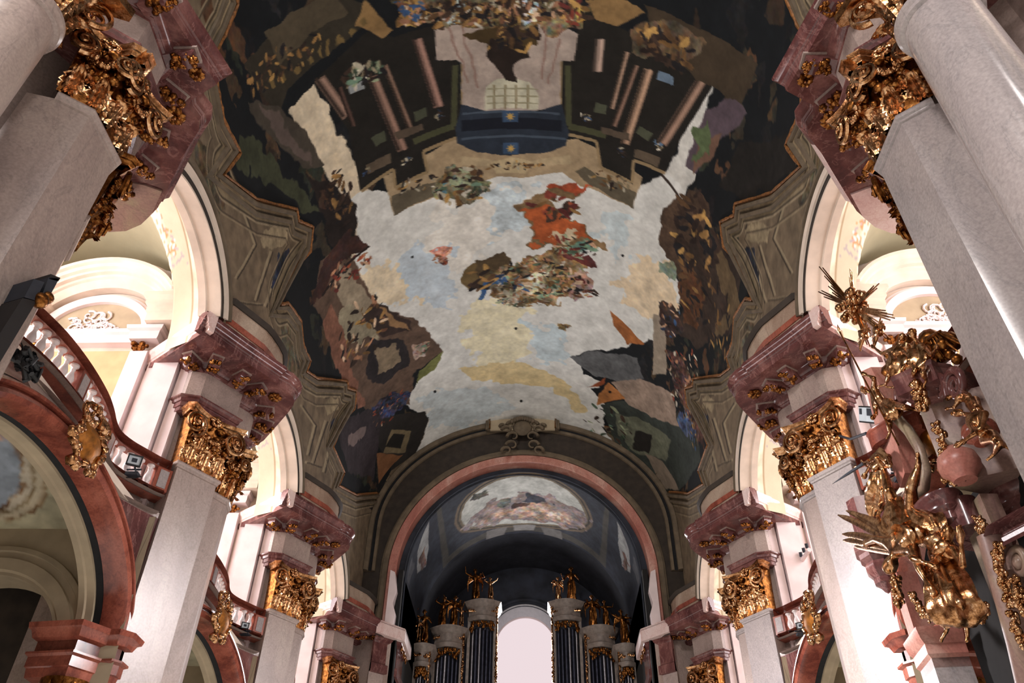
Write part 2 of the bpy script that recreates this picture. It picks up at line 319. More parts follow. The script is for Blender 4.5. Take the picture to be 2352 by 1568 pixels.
((44,48,60),0.2,0.3,[[-1.633,24.66],[-1.473,25.33],[-1.46,25.77],[-1.587,25.85],[-1.773,25.13],[-1.779,24.51]]),
((44,48,60),0.2,0.3,[[1.633,24.66],[1.473,25.33],[1.46,25.77],[1.587,25.85],[1.773,25.13],[1.779,24.51]]),
((88,80,64),0.25,0.25,[[-1.849,17.51],[-1.724,18.49],[-1.814,19.14],[-1.812,20.23],[-1.944,19.51],[-1.924,18.4]]),
((88,80,64),0.25,0.25,[[1.849,17.51],[1.724,18.49],[1.814,19.14],[1.812,20.23],[1.944,19.51],[1.924,18.4]]),
((90,82,66),0.25,0.25,[[-2.056,10.54],[-1.951,10.97],[-1.973,11.73],[-2.034,12.36],[-2.099,11.93],[-2.097,11.19]]),
((90,82,66),0.25,0.25,[[2.056,10.54],[1.951,10.97],[1.973,11.73],[2.034,12.36],[2.099,11.93],[2.097,11.19]]),
((90,82,66),0.25,0.25,[[-1.996,12.01],[-1.949,12.5],[-2.002,12.93],[-2.058,12.65]]),
((90,82,66),0.25,0.25,[[1.996,12.01],[1.949,12.5],[2.002,12.93],[2.058,12.65]]),
((218,204,178),0.12,0.06,[[-0.97,12.75],[-0.787,17.37],[-0.837,17.2],[-0.669,18.52],[-0.679,20.13],[-0.869,21.16],[-1.047,20.32],[-0.934,18.75],[-0.884,17.59],[-1.006,16.57],[-1.038,15.51],[-1.114,13.88],[-1.149,13.09]]),
((214,214,208),0.12,0.06,[[0.976,12.87],[0.956,13.87],[0.985,15.16],[0.974,16.19],[0.9,17.71],[0.831,19.73],[0.592,20.53],[0.583,17.92],[0.793,16.79],[0.837,15.3]]),
((222,224,220),0.12,0.05,[[-0.837,17.2],[-0.652,17.79],[-0.329,17.94],[-0.101,17.61],[0.299,17.86],[0.619,17.83],[0.793,16.79],[0.926,17.06],[0.873,18.37],[0.844,19.68],[0.93,20.6],[1.082,21.43],[0.881,22.66],[0.876,24.71],[0.638,26.33],[0.35,27.68],[0.431,28.85],[0.573,29.0],[0.485,29.81],[0.59,30.58],[0.581,32.38],[0.738,33.84],[0.156,34.37],[-0.227,34.23],[-0.675,34.11],[-0.839,33.3],[-0.678,31.11],[-0.856,28.95],[-0.751,28.41],[-0.491,26.91],[-0.643,24.69],[-0.858,22.99],[-0.88,22.04],[-1.05,20.41],[-0.966,19.63],[-0.913,18.44],[-0.912,17.3]]),
((200,214,220),0.5,0.1,[[-0.131,18.75],[0.074,18.6],[0.025,20.47],[-0.146,21.28],[-0.26,20.27]]),
((204,218,222),0.5,0.06,[[0.424,19.04],[0.596,18.86],[0.644,20.37],[0.525,21.6],[0.461,20.42]]),
((232,230,222),0.5,0.06,[[-0.416,19.16],[-0.157,19.33],[-0.146,21.28],[-0.331,22.42],[-0.514,20.63]]),
((198,212,222),0.5,0.06,[[-0.589,20.41],[-0.373,21.63],[-0.432,24.19],[-0.7,23.05],[-0.747,21.21]]),
((228,214,186),0.5,0.06,[[-0.93,20.01],[-0.693,21.41],[-0.622,23.6],[-0.848,22.66],[-0.993,20.81]]),
((230,212,182),0.5,0.06,[[0.63,21.3],[0.872,20.2],[1.01,21.57],[0.855,23.77],[0.606,23.76]]),
((230,224,194),0.5,0.06,[[-0.297,24.23],[0.069,24.78],[0.007,29.48],[-0.25,28.6],[-0.369,25.97]]),
((198,214,220),0.5,0.06,[[0.041,25.87],[0.287,26.48],[0.297,28.87],[0.094,28.5]]),
((220,202,156),0.25,0.06,[[-0.397,28.57],[-0.048,28.51],[0.269,29.56],[0.465,31.41],[0.404,31.96],[0.212,30.32],[-0.053,30.12],[-0.317,29.58]]),
((204,216,220),0.5,0.06,[[-0.725,28.86],[-0.291,30.13],[-0.059,31.83],[-0.349,33.17],[-0.673,31.85]]),
((168,148,118),0.05,0.06,[[-0.675,18.79],[-0.698,17.01],[-0.499,16.88],[-0.31,16.32],[-0.011,16.9],[0.313,16.39],[0.474,16.86],[0.66,17.26],[0.625,18.74],[0.324,18.31],[0.231,17.84],[0.03,18.18],[-0.104,18.08],[-0.336,18.51]]),
((100,92,76),0.08,0.06,[[-0.675,18.79],[-0.673,17.92],[-0.423,17.97],[-0.323,17.38],[-0.281,17.72],[-0.359,18.47]]),
((100,92,76),0.08,0.06,[[0.625,18.74],[0.639,17.97],[0.413,17.7],[0.342,17.43],[0.298,17.77],[0.37,18.24]]),
((178,160,128),0.03,0.06,[[-0.274,17.08],[-0.035,17.54],[-0.036,17.79],[-0.278,17.44]]),
((178,160,128),0.03,0.06,[[0.274,17.08],[0.035,17.54],[0.036,17.79],[0.278,17.44]]),
((190,172,136),0.05,0.06,[[-0.133,17.44],[-0.034,17.3],[0.086,17.49],[0.052,17.98],[-0.103,17.95]]),
((36,34,31),0.03,0.06,[[-0.97,12.75],[-0.859,12.51],[-0.637,11.92],[-0.532,12.32],[-0.34,12.24],[-0.352,13.37],[-0.257,13.48],[-0.261,16.21],[-0.458,16.52],[-0.457,17.43],[-0.641,17.63],[-0.633,16.92],[-0.842,17.18],[-0.839,14.8]]),
((36,34,31),0.03,0.06,[[0.996,12.68],[0.765,12.37],[0.55,12.42],[0.306,11.82],[0.282,12.66],[0.257,13.54],[0.213,13.57],[0.217,16.22],[0.397,16.37],[0.429,17.39],[0.609,17.7],[0.595,16.7],[0.787,16.77],[0.842,15.29]]),
((150,130,98),0.003,0.03,[[-0.24,13.49],[-0.269,16.23],[-0.254,16.25],[-0.226,13.5]]),
((150,130,98),0.003,0.03,[[-0.263,16.18],[-0.468,16.49],[-0.464,16.62],[-0.259,16.3]]),
((150,130,98),0.003,0.03,[[-0.474,16.55],[-0.465,17.42],[-0.449,17.43],[-0.458,16.56]]),
((150,130,98),0.003,0.03,[[-0.46,17.36],[-0.644,17.6],[-0.639,17.74],[-0.454,17.49]]),
((150,130,98),0.003,0.03,[[-0.633,17.69],[-0.626,16.9],[-0.642,16.86],[-0.65,17.65]]),
((150,130,98),0.003,0.03,[[-0.638,16.82],[-0.84,17.14],[-0.833,17.27],[-0.63,16.94]]),
((150,130,98),0.003,0.03,[[0.206,13.57],[0.21,16.22],[0.225,16.21],[0.22,13.57]]),
((150,130,98),0.003,0.03,[[0.216,16.28],[0.4,16.42],[0.403,16.3],[0.219,16.16]]),
((150,130,98),0.003,0.03,[[0.394,16.38],[0.425,17.41],[0.441,17.36],[0.409,16.34]]),
((150,130,98),0.003,0.03,[[0.43,17.45],[0.601,17.74],[0.607,17.61],[0.436,17.32]]),
((150,130,98),0.003,0.03,[[0.617,17.65],[0.611,16.72],[0.594,16.75],[0.6,17.68]]),
((150,130,98),0.003,0.03,[[0.6,16.8],[0.785,16.84],[0.79,16.71],[0.605,16.67]]),
((74,76,54),0.003,0.03,[[-0.28,13.6],[-0.315,15.79],[-0.285,15.84],[-0.252,13.63]]),
((74,76,54),0.003,0.03,[[0.232,13.71],[0.244,15.94],[0.274,15.91],[0.26,13.69]]),
((74,76,54),0.003,0.03,[[-0.304,15.7],[-0.512,15.96],[-0.505,16.2],[-0.296,15.93]]),
((74,76,54),0.003,0.03,[[0.256,16.05],[0.445,16.19],[0.451,15.94],[0.262,15.81]]),
((120,98,86),0.003,0.03,[[-0.96,12.75],[-0.858,14.36],[-0.799,14.28],[-0.901,12.7]]),
((162,132,116),0.003,0.03,[[-0.926,12.77],[-0.825,14.37],[-0.807,14.35],[-0.909,12.76]]),
((60,49,43),0.003,0.03,[[-0.961,12.67],[-0.859,14.26],[-0.843,14.25],[-0.945,12.66]]),
((120,96,84),0.003,0.03,[[-0.69,13.35],[-0.599,16.29],[-0.542,16.26],[-0.637,13.33]]),
((162,129,113),0.003,0.03,[[-0.66,13.37],[-0.567,16.31],[-0.55,16.3],[-0.644,13.36]]),
((60,48,42),0.003,0.03,[[-0.69,13.3],[-0.599,16.23],[-0.584,16.22],[-0.676,13.29]]),
((104,84,72),0.003,0.03,[[-0.608,13.13],[-0.526,15.65],[-0.497,15.62],[-0.58,13.11]]),
((140,113,97),0.003,0.03,[[-0.592,13.13],[-0.51,15.65],[-0.501,15.64],[-0.584,13.13]]),
((52,42,36),0.003,0.03,[[-0.608,13.1],[-0.526,15.61],[-0.518,15.61],[-0.6,13.1]]),
((128,100,90),0.003,0.03,[[-0.451,12.56],[-0.387,15.01],[-0.338,14.96],[-0.405,12.53]]),
((172,135,121),0.003,0.03,[[-0.426,12.57],[-0.36,15.0],[-0.345,14.99],[-0.412,12.55]]),
((64,50,45),0.003,0.03,[[-0.452,12.53],[-0.387,14.96],[-0.374,14.95],[-0.439,12.52]]),
((70,54,48),0.003,0.03,[[-0.851,13.27],[-0.82,14.72],[-0.792,14.74],[-0.824,13.28]]),
((94,72,64),0.003,0.03,[[-0.836,13.29],[-0.805,14.75],[-0.796,14.75],[-0.828,13.29]]),
((35,27,24),0.003,0.03,[[-0.851,13.24],[-0.82,14.7],[-0.813,14.71],[-0.844,13.25]]),
((150,130,118),0.003,0.03,[[0.365,12.71],[0.361,13.81],[0.407,13.78],[0.409,12.69]]),
((202,175,159),0.003,0.03,[[0.389,12.7],[0.387,13.79],[0.4,13.78],[0.403,12.69]]),
((75,65,59),0.003,0.03,[[0.365,12.72],[0.361,13.82],[0.374,13.81],[0.377,12.72]]),
((146,120,100),0.003,0.03,[[0.605,13.34],[0.523,16.18],[0.573,16.2],[0.653,13.35]]),
((197,162,135),0.003,0.03,[[0.631,13.33],[0.55,16.17],[0.565,16.17],[0.646,13.33]]),
((73,60,50),0.003,0.03,[[0.605,13.38],[0.522,16.23],[0.536,16.23],[0.618,13.38]]),
((110,88,76),0.003,0.03,[[0.554,13.3],[0.47,15.62],[0.498,15.65],[0.581,13.32]]),
((148,118,102),0.003,0.03,[[0.569,13.3],[0.485,15.62],[0.494,15.63],[0.577,13.3]]),
((55,44,38),0.003,0.03,[[0.554,13.32],[0.469,15.65],[0.477,15.66],[0.561,13.33]]),
((128,104,90),0.003,0.03,[[0.894,12.8],[0.717,15.69],[0.773,15.76],[0.95,12.83]]),
((172,140,121),0.003,0.03,[[0.925,12.78],[0.748,15.68],[0.765,15.71],[0.942,12.79]]),
((64,52,45),0.003,0.03,[[0.892,12.87],[0.715,15.78],[0.73,15.8],[0.907,12.88]]),
((130,108,92),0.003,0.03,[[0.504,12.96],[0.453,15.0],[0.479,15.01],[0.528,12.96]]),
((175,145,124),0.003,0.03,[[0.517,12.95],[0.467,15.0],[0.475,15.0],[0.525,12.95]]),
((65,54,46),0.003,0.03,[[0.504,12.97],[0.453,15.02],[0.46,15.02],[0.51,12.98]]),
((78,82,66),0.05,0.06,[[-0.488,14.98],[-0.43,14.92],[-0.427,15.26],[-0.482,15.36]]),
((78,82,66),0.05,0.06,[[-0.731,15.4],[-0.655,15.31],[-0.646,15.7],[-0.71,15.73]]),
((78,82,66),0.05,0.06,[[0.385,14.88],[0.443,14.88],[0.442,15.24],[0.382,15.26]]),
((78,82,66),0.05,0.06,[[0.617,15.37],[0.69,15.45],[0.672,15.83],[0.604,15.7]]),
((150,156,158),0.05,0.06,[[-0.793,13.39],[-0.717,13.41],[-0.711,13.67],[-0.787,13.67]]),
((110,130,150),0.05,0.06,[[0.684,13.31],[0.764,13.32],[0.765,13.57],[0.678,13.61]]),
((90,78,66),0.05,0.06,[[-0.601,15.52],[-0.453,15.49],[-0.452,15.75],[-0.586,15.89]]),
((90,78,66),0.05,0.06,[[0.423,15.73],[0.577,15.79],[0.569,16.06],[0.421,15.99]]),
((96,84,70),0.05,0.06,[[-0.782,16.31],[-0.641,16.22],[-0.637,16.58],[-0.781,16.7]]),
((96,84,70),0.05,0.06,[[0.596,16.26],[0.756,16.29],[0.743,16.67],[0.601,16.6]]),
((172,158,148),0.06,0.06,[[-0.342,12.38],[-0.146,12.13],[0.137,12.17],[0.292,12.65],[0.273,13.53],[0.213,13.6],[0.214,15.29],[-0.006,15.55],[-0.255,15.23],[-0.234,13.65],[-0.261,13.47],[-0.35,13.34]]),
((148,122,112),0.1,0.03,[[-0.287,12.31],[-0.219,14.29],[-0.209,14.27],[-0.278,12.3]]),
((148,122,112),0.1,0.03,[[-0.23,12.36],[-0.17,14.48],[-0.16,14.47],[-0.22,12.35]]),
((148,122,112),0.1,0.03,[[0.21,12.83],[0.15,14.35],[0.159,14.37],[0.219,12.85]]),
((148,122,112),0.1,0.03,[[0.161,12.44],[0.113,14.21],[0.123,14.23],[0.17,12.45]]),
((196,194,172),0.05,0.06,[[-0.147,15.33],[-0.133,14.49],[-0.083,14.24],[-0.012,14.2],[0.068,14.35],[0.11,14.77],[0.114,15.37]]),
((140,128,100),0.003,0.03,[[-0.094,15.32],[-0.089,14.44],[-0.099,14.43],[-0.104,15.32]]),
((140,128,100),0.003,0.03,[[-0.042,15.34],[-0.038,14.46],[-0.048,14.45],[-0.052,15.34]]),
((140,128,100),0.003,0.03,[[0.01,15.35],[0.012,14.46],[0.002,14.46],[-0.001,15.35]]),
((140,128,100),0.003,0.03,[[0.066,15.35],[0.067,14.46],[0.057,14.46],[0.055,15.35]]),
((150,146,120),0.003,0.03,[[-0.129,14.6],[0.11,14.64],[0.11,14.59],[-0.129,14.55]]),
((150,146,120),0.003,0.03,[[-0.131,14.87],[0.11,14.91],[0.11,14.86],[-0.131,14.82]]),
((150,146,120),0.003,0.03,[[-0.133,15.13],[0.11,15.17],[0.11,15.12],[-0.133,15.08]]),
((42,34,30),0.1,0.06,[[-0.123,12.82],[0.06,12.82],[0.071,13.47],[-0.001,13.77],[0.017,14.39],[-0.043,14.3],[-0.08,13.75],[-0.125,13.46]]),
((72,58,36),0.2,0.06,[[-0.229,12.77],[-0.111,12.43],[0.099,12.46],[0.118,13.02],[-0.115,13.14]]),
((44,52,64),0.04,0.06,[[-0.257,15.0],[-0.131,15.4],[-0.006,15.52],[0.119,15.44],[0.222,15.12],[0.264,16.18],[0.249,16.72],[0.141,17.1],[-0.034,17.23],[-0.196,16.98],[-0.29,16.52],[-0.293,15.99]]),
((72,84,98),0.003,0.03,[[-0.253,15.44],[0.215,15.53],[0.215,15.45],[-0.252,15.36]]),
((72,84,98),0.003,0.03,[[-0.267,16.42],[0.248,16.5],[0.248,16.41],[-0.266,16.33]]),
((26,30,40),0.003,0.03,[[-0.264,16.08],[0.226,16.18],[0.224,15.73],[-0.259,15.64]]),
((60,82,110),0.01,0.06,[[-0.06,15.42],[0.015,15.44],[0.014,15.87],[-0.062,15.86]]),
((196,160,90),0.0,0.02,[[-0.001,15.65],[-0.014,15.68],[-0.008,15.78],[-0.02,15.73],[-0.024,15.83],[-0.028,15.72],[-0.04,15.77],[-0.033,15.68],[-0.046,15.64],[-0.033,15.61],[-0.039,15.51],[-0.027,15.57],[-0.023,15.46],[-0.019,15.57],[-0.007,15.52],[-0.014,15.62]]),
((60,82,110),0.01,0.06,[[-0.064,16.68],[0.013,16.69],[0.012,17.16],[-0.066,17.14]]),
((196,160,90),0.0,0.02,[[-0.002,16.92],[-0.016,16.96],[-0.01,17.06],[-0.022,17.0],[-0.027,17.12],[-0.03,17.0],[-0.043,17.06],[-0.036,16.95],[-0.05,16.91],[-0.036,16.88],[-0.042,16.78],[-0.03,16.84],[-0.025,16.72],[-0.022,16.84],[-0.009,16.78],[-0.016,16.89]]),
((52,48,40),0.05,0.06,[[-1.364,10.97],[-0.749,10.67],[-0.617,11.17],[-0.654,11.75],[-0.845,12.13],[-1.127,12.47],[-1.23,13.02],[-1.318,11.76]]),
((78,70,56),0.08,0.06,[[-1.17,10.72],[-0.923,10.53],[-0.785,10.47],[-0.724,11.22],[-0.963,11.43],[-1.141,11.69]]),
((66,56,44),0.06,0.06,[[0.575,11.39],[0.835,11.56],[1.218,11.69],[1.167,13.19],[0.879,13.07],[0.635,12.49]]),
((140,112,74),0.05,0.06,[[-0.638,11.0],[-0.527,12.12],[-0.581,12.23],[-0.704,11.65]]),
((140,112,74),0.05,0.06,[[0.305,11.55],[0.495,11.37],[0.579,11.64],[0.466,12.2],[0.366,12.1]]),
((112,94,60),0.15,0.06,[[-1.223,11.95],[-1.192,11.89],[-1.184,12.16],[-1.217,12.15]]),
((112,94,60),0.15,0.06,[[-1.142,11.99],[-1.113,11.92],[-1.105,12.19],[-1.136,12.2]]),
((112,94,60),0.15,0.06,[[-1.065,12.0],[-1.039,11.92],[-1.03,12.19],[-1.059,12.21]]),
((112,94,60),0.15,0.06,[[-0.994,11.99],[-0.969,11.9],[-0.96,12.16],[-0.987,12.19]]),
((112,94,60),0.15,0.06,[[-0.925,11.95],[-0.901,11.85],[-0.892,12.12],[-0.919,12.15]]),
((112,94,60),0.15,0.06,[[-0.86,11.89],[-0.837,11.79],[-0.828,12.05],[-0.853,12.1]]),
((112,94,60),0.15,0.06,[[-0.796,11.82],[-0.775,11.71],[-0.765,11.97],[-0.789,12.02]]),
((112,94,60),0.15,0.06,[[-0.735,11.73],[-0.714,11.62],[-0.705,11.88],[-0.728,11.93]]),
((112,94,60),0.15,0.06,[[-0.676,11.63],[-0.656,11.51],[-0.646,11.77],[-0.669,11.83]]),
((92,78,62),0.3,0.2,[[0.529,12.38],[0.744,11.49],[0.89,11.82],[0.819,12.66],[0.643,12.89],[0.516,12.96]]),
((72,66,58),0.1,0.06,[[-1.416,11.86],[-1.214,12.8],[-1.087,13.97],[-1.021,15.48],[-1.152,15.14],[-1.281,13.7],[-1.395,12.54]]),
((96,84,78),0.15,0.06,[[-1.364,12.25],[-1.223,12.93],[-1.088,15.23],[-1.165,14.77]]),
((62,66,50),0.2,0.1,[[-1.74,11.7],[-1.465,12.68],[-1.328,14.26],[-1.192,15.8],[-1.112,17.03],[-1.226,16.34],[-1.443,14.37],[-1.743,12.47]]),
((40,34,32),0.15,0.1,[[-1.16,15.27],[-1.007,16.22],[-0.884,17.59],[-0.934,18.75],[-1.01,19.44],[-1.107,18.38],[-1.126,16.61]]),
((76,56,44),0.2,0.15,[[-1.104,16.18],[-1.027,16.67],[-1.033,17.18],[-1.116,16.74]]),
((88,76,84),0.1,0.06,[[0.956,13.87],[1.095,13.01],[1.232,13.1],[1.074,14.69],[0.974,16.19],[0.886,16.15]]),
((112,86,72),0.1,0.06,[[0.941,15.14],[1.091,14.33],[1.063,15.21],[0.948,16.28]]),
((86,100,70),0.3,0.1,[[0.928,14.71],[0.982,14.23],[1.022,15.35],[0.934,15.82]]),
((78,62,50),0.15,0.12,[[0.798,18.25],[0.99,16.65],[1.129,16.8],[1.063,18.77],[0.987,20.79],[0.817,19.79]]),
((58,48,42),0.12,0.12,[[1.002,19.04],[1.245,17.54],[1.524,17.94],[1.666,19.46],[1.244,23.12],[1.011,23.49],[1.066,21.52]]),
((100,84,62),0.15,0.1,[[1.177,17.86],[1.399,18.25],[1.624,18.51],[1.507,20.93],[1.388,21.48],[1.448,19.57],[1.239,19.11]]),
((34,32,30),0.15,0.1,[[1.22,14.16],[1.675,11.95],[1.832,12.32],[1.616,14.12],[1.277,15.82],[1.127,15.95]]),
((92,62,42),0.25,0.15,[[0.987,20.79],[1.056,19.61],[1.216,20.49],[1.208,22.36],[1.083,22.6]]),
((96,78,66),0.12,0.1,[[-1.222,18.6],[-1.018,18.79],[-0.956,20.76],[-0.878,22.52],[-0.64,24.57],[-0.491,26.91],[-0.712,27.37],[-0.809,29.39],[-0.938,28.29],[-1.162,28.03],[-1.275,24.84],[-1.321,21.96],[-1.388,19.74]]),
((152,140,120),0.2,0.08,[[-1.085,19.49],[-0.97,21.14],[-0.878,22.52],[-0.949,23.66],[-1.071,22.75],[-1.153,20.88]]),
((150,142,120),0.25,0.1,[[-1.095,21.42],[-0.904,23.39],[-0.948,24.19],[-1.177,23.12],[-1.237,21.54]]),
((60,48,44),0.15,0.1,[[-0.901,22.17],[-0.721,23.98],[-0.679,24.95],[-0.894,24.22],[-1.022,22.53]]),
((44,40,42),0.12,0.1,[[-0.996,23.93],[-0.748,25.19],[-0.752,26.88],[-0.975,26.83],[-1.108,25.7]]),
((130,116,96),0.2,0.1,[[-0.979,24.55],[-0.814,25.15],[-0.808,26.31],[-0.993,26.14]]),
((150,118,84),0.1,0.06,[[-0.878,22.52],[-0.729,24.34],[-0.693,24.89],[-0.817,23.94]]),
((128,90,74),0.15,0.1,[[-1.232,20.65],[-1.184,22.33],[-1.212,24.73],[-1.169,27.04],[-1.264,26.65],[-1.354,23.23],[-1.354,20.82]]),
((112,116,70),0.15,0.1,[[-0.696,27.44],[-0.491,26.91],[-0.575,27.96],[-0.713,28.29]]),
((170,150,140),0.15,0.15,[[-0.709,25.64],[-0.573,25.91],[-0.65,26.76],[-0.716,26.76]]),
((64,44,40),0.2,0.15,[[-1.205,18.69],[-0.976,18.57],[-0.867,19.54],[-1.047,19.47],[-1.285,19.91],[-1.409,19.61]]),
((62,66,92),0.3,0.35,[[-1.13,27.32],[-0.93,28.03],[-0.754,28.55],[-0.884,29.27],[-1.069,29.53],[-1.174,28.9]]),
((46,44,42),0.05,0.06,[[-1.045,28.87],[-0.703,30.47],[-0.681,31.27],[-0.839,33.3],[-1.085,32.82],[-1.176,29.56]]),
((120,108,84),0.05,0.06,[[-0.993,30.07],[-0.834,31.29],[-0.928,32.5],[-1.126,31.01]]),
((38,36,34),0.03,0.06,[[-0.983,30.49],[-0.893,31.2],[-0.957,31.92],[-1.089,30.76]]),
((126,88,60),0.05,0.06,[[-1.19,30.49],[-0.951,32.52],[-1.257,32.49]]),
((56,50,54),0.15,0.1,[[-1.435,25.91],[-1.14,27.56],[-1.045,28.87],[-1.292,31.79],[-1.618,28.07],[-1.596,26.07]]),
((120,106,104),0.15,0.06,[[-1.448,27.01],[-1.226,28.18],[-1.31,28.48],[-1.505,27.47]]),
((58,64,60),0.12,0.1,[[0.558,30.71],[0.781,29.17],[1.142,28.31],[1.493,26.77],[1.694,26.86],[1.451,31.52],[1.105,33.93],[0.738,33.84]]),
((104,108,92),0.12,0.1,[[0.663,30.94],[0.874,30.12],[1.189,29.58],[1.194,31.29],[0.886,32.9],[0.718,32.43]]),
((40,38,36),0.1,0.06,[[0.856,31.27],[1.013,30.56],[1.004,32.06],[0.861,32.69]]),
((128,116,102),0.1,0.06,[[0.964,32.35],[1.148,31.66],[1.451,31.52],[1.21,33.41]]),
((96,98,100),0.12,0.1,[[0.308,27.98],[0.464,27.17],[0.766,26.21],[0.858,27.35],[0.667,28.6],[0.476,28.71]]),
((150,132,118),0.12,0.1,[[0.62,28.81],[0.825,27.53],[1.092,26.82],[1.25,28.13],[0.984,29.41],[0.754,29.8]]),
((160,100,56),0.08,0.1,[[0.559,24.22],[0.679,24.79],[0.817,25.27],[0.694,25.82],[0.592,25.12]]),
((168,112,66),0.08,0.1,[[0.534,29.96],[0.605,28.88],[0.731,29.42],[0.619,30.18],[0.526,30.84]]),
((140,74,44),0.08,0.06,[[0.453,29.75],[0.585,28.58],[0.575,29.15]]),
((156,144,128),0.05,0.06,[[0.845,23.31],[0.944,23.09],[1.025,26.09],[0.92,26.71]]),
((60,48,46),0.2,0.3,[[0.861,22.51],[0.974,22.21],[1.097,23.01],[1.007,24.02],[0.892,23.59]]),
((90,66,60),0.2,0.35,[[0.986,24.66],[1.143,24.26],[1.49,25.62],[1.727,25.96],[1.43,27.3],[1.131,26.56]]),
((70,82,110),0.2,0.3,[[1.209,27.2],[1.476,26.61],[1.446,27.48],[1.25,28.13]]),
((128,104,74),0.25,0.12,[[0.016,19.41],[0.12,18.88],[0.325,18.4],[0.304,18.83],[0.166,19.26],[0.36,20.19],[0.477,20.82],[0.498,21.1],[0.365,21.05],[0.292,21.39],[0.059,21.46],[0.037,20.47]]),
((176,92,52),0.3,0.12,[[0.027,19.62],[0.143,19.38],[0.335,20.12],[0.439,20.79],[0.265,20.87],[0.218,21.37],[0.06,21.35]]),
((172,84,56),0.3,0.15,[[0.154,18.77],[0.278,18.17],[0.359,18.35],[0.234,18.9]]),
((74,56,46),0.3,0.06,[[0.132,19.8],[0.225,19.63],[0.191,20.08],[0.132,20.18]]),
((206,190,160),0.25,0.06,[[0.193,20.94],[0.288,20.51],[0.362,20.61],[0.267,21.2]]),
((112,94,62),0.12,0.06,[[-0.341,22.89],[-0.291,22.26],[-0.201,22.15],[-0.101,21.89],[-0.052,22.15],[-0.08,22.85],[-0.187,23.63],[-0.304,23.58]]),
((84,70,50),0.12,0.08,[[-0.251,22.08],[-0.1,21.84],[-0.048,22.27],[-0.131,22.94],[-0.234,23.07]]),
((134,112,80),0.3,0.3,[[-0.105,22.72],[0.022,22.04],[0.243,21.45],[0.371,21.95],[0.429,22.78],[0.357,23.92],[0.174,24.71],[-0.036,24.78],[-0.164,24.17]]),
((60,92,134),0.1,0.15,[[-0.257,24.3],[-0.21,23.35],[-0.131,22.94],[-0.069,23.1],[-0.109,23.58],[-0.187,23.75],[-0.231,24.34]]),
((120,160,138),0.15,0.2,[[0.255,21.44],[0.388,20.74],[0.392,21.33],[0.294,21.84]]),
((96,52,50),0.15,0.15,[[0.231,21.47],[0.319,21.8],[0.42,21.62],[0.45,22.13],[0.346,22.11],[0.244,21.91]]),
((206,200,170),0.25,0.25,[[0.019,23.25],[0.171,22.82],[0.147,23.7],[-0.009,24.52],[-0.14,24.45]]),
((140,160,130),0.2,0.2,[[0.147,23.57],[0.275,23.43],[0.252,24.1],[0.147,24.21]]),
((166,138,128),0.4,0.2,[[0.297,22.54],[0.452,22.36],[0.408,23.56],[0.305,24.27]]),
((112,108,84),0.25,0.3,[[-0.37,17.49],[-0.281,17.72],[-0.193,17.92],[-0.128,18.36],[-0.177,18.91],[-0.296,19.17],[-0.411,18.77],[-0.46,18.08]]),
((90,120,124),0.2,0.25,[[-0.4,18.01],[-0.329,17.94],[-0.338,18.7],[-0.398,18.7]]),
((176,130,110),0.25,0.3,[[-0.48,20.94],[-0.407,21.22],[-0.401,21.81],[-0.466,21.77]]),
((160,140,100),0.2,0.3,[[0.23,25.87],[0.298,25.84],[0.286,26.26],[0.231,26.23]]),
((130,142,126),0.3,0.15,[[0.862,20.46],[0.937,20.25],[0.971,20.86],[0.891,20.99]]),
((104,88,66),0.3,0.4,[[-0.518,11.2],[0.305,11.55],[0.31,12.36],[0.214,12.7],[0.118,12.45],[0.003,12.74],[-0.225,12.35],[-0.338,12.11],[-0.461,12.36]]),
((60,84,120),0.2,0.2,[[-0.51,11.28],[-0.444,11.44],[-0.433,11.92],[-0.474,12.0]]),
((168,140,80),0.2,0.2,[[-0.461,11.29],[-0.404,11.36],[-0.405,12.03],[-0.44,12.32],[-0.478,12.2]]),
((170,180,176),0.3,0.2,[[-0.312,11.6],[-0.235,11.53],[-0.222,12.08],[-0.281,12.23]]),
((176,186,186),0.3,0.3,[[0.005,11.91],[0.099,11.78],[0.118,12.32],[0.022,12.46]]),
((190,160,80),0.1,0.2,[[0.248,11.59],[0.297,11.82],[0.327,12.07],[0.28,12.24]]),
((14,15,16),0,0,[[-0.6,21.04],[-0.606,21.09],[-0.615,21.06],[-0.618,20.99],[-0.612,20.94],[-0.603,20.97]]),
((14,15,16),0,0,[[0.609,21.07],[0.605,21.15],[0.596,21.18],[0.59,21.12],[0.594,21.05],[0.603,21.02]]),
((14,15,16),0,0,[[-0.018,26.26],[-0.023,26.35],[-0.032,26.35],[-0.037,26.26],[-0.032,26.17],[-0.022,26.18]]),
((14,15,16),0,0,[[0.004,31.53],[-0.002,31.64],[-0.012,31.64],[-0.017,31.53],[-0.012,31.43],[-0.001,31.43]]),
((14,15,16),0,0,[[-0.59,29.46],[-0.597,29.53],[-0.608,29.48],[-0.612,29.36],[-0.605,29.29],[-0.594,29.34]]),
((14,15,16),0,0,[[0.626,29.43],[0.621,29.55],[0.61,29.59],[0.603,29.52],[0.608,29.4],[0.619,29.36]]),
((44,34,32),0.03,0.03,[[-1.28,19.98],[-0.854,19.62],[-0.862,19.52],[-1.29,19.85]]),
((60,50,44),0.03,0.03,[[0.764,16.91],[0.938,17.68],[0.948,17.59],[0.773,16.83]])]
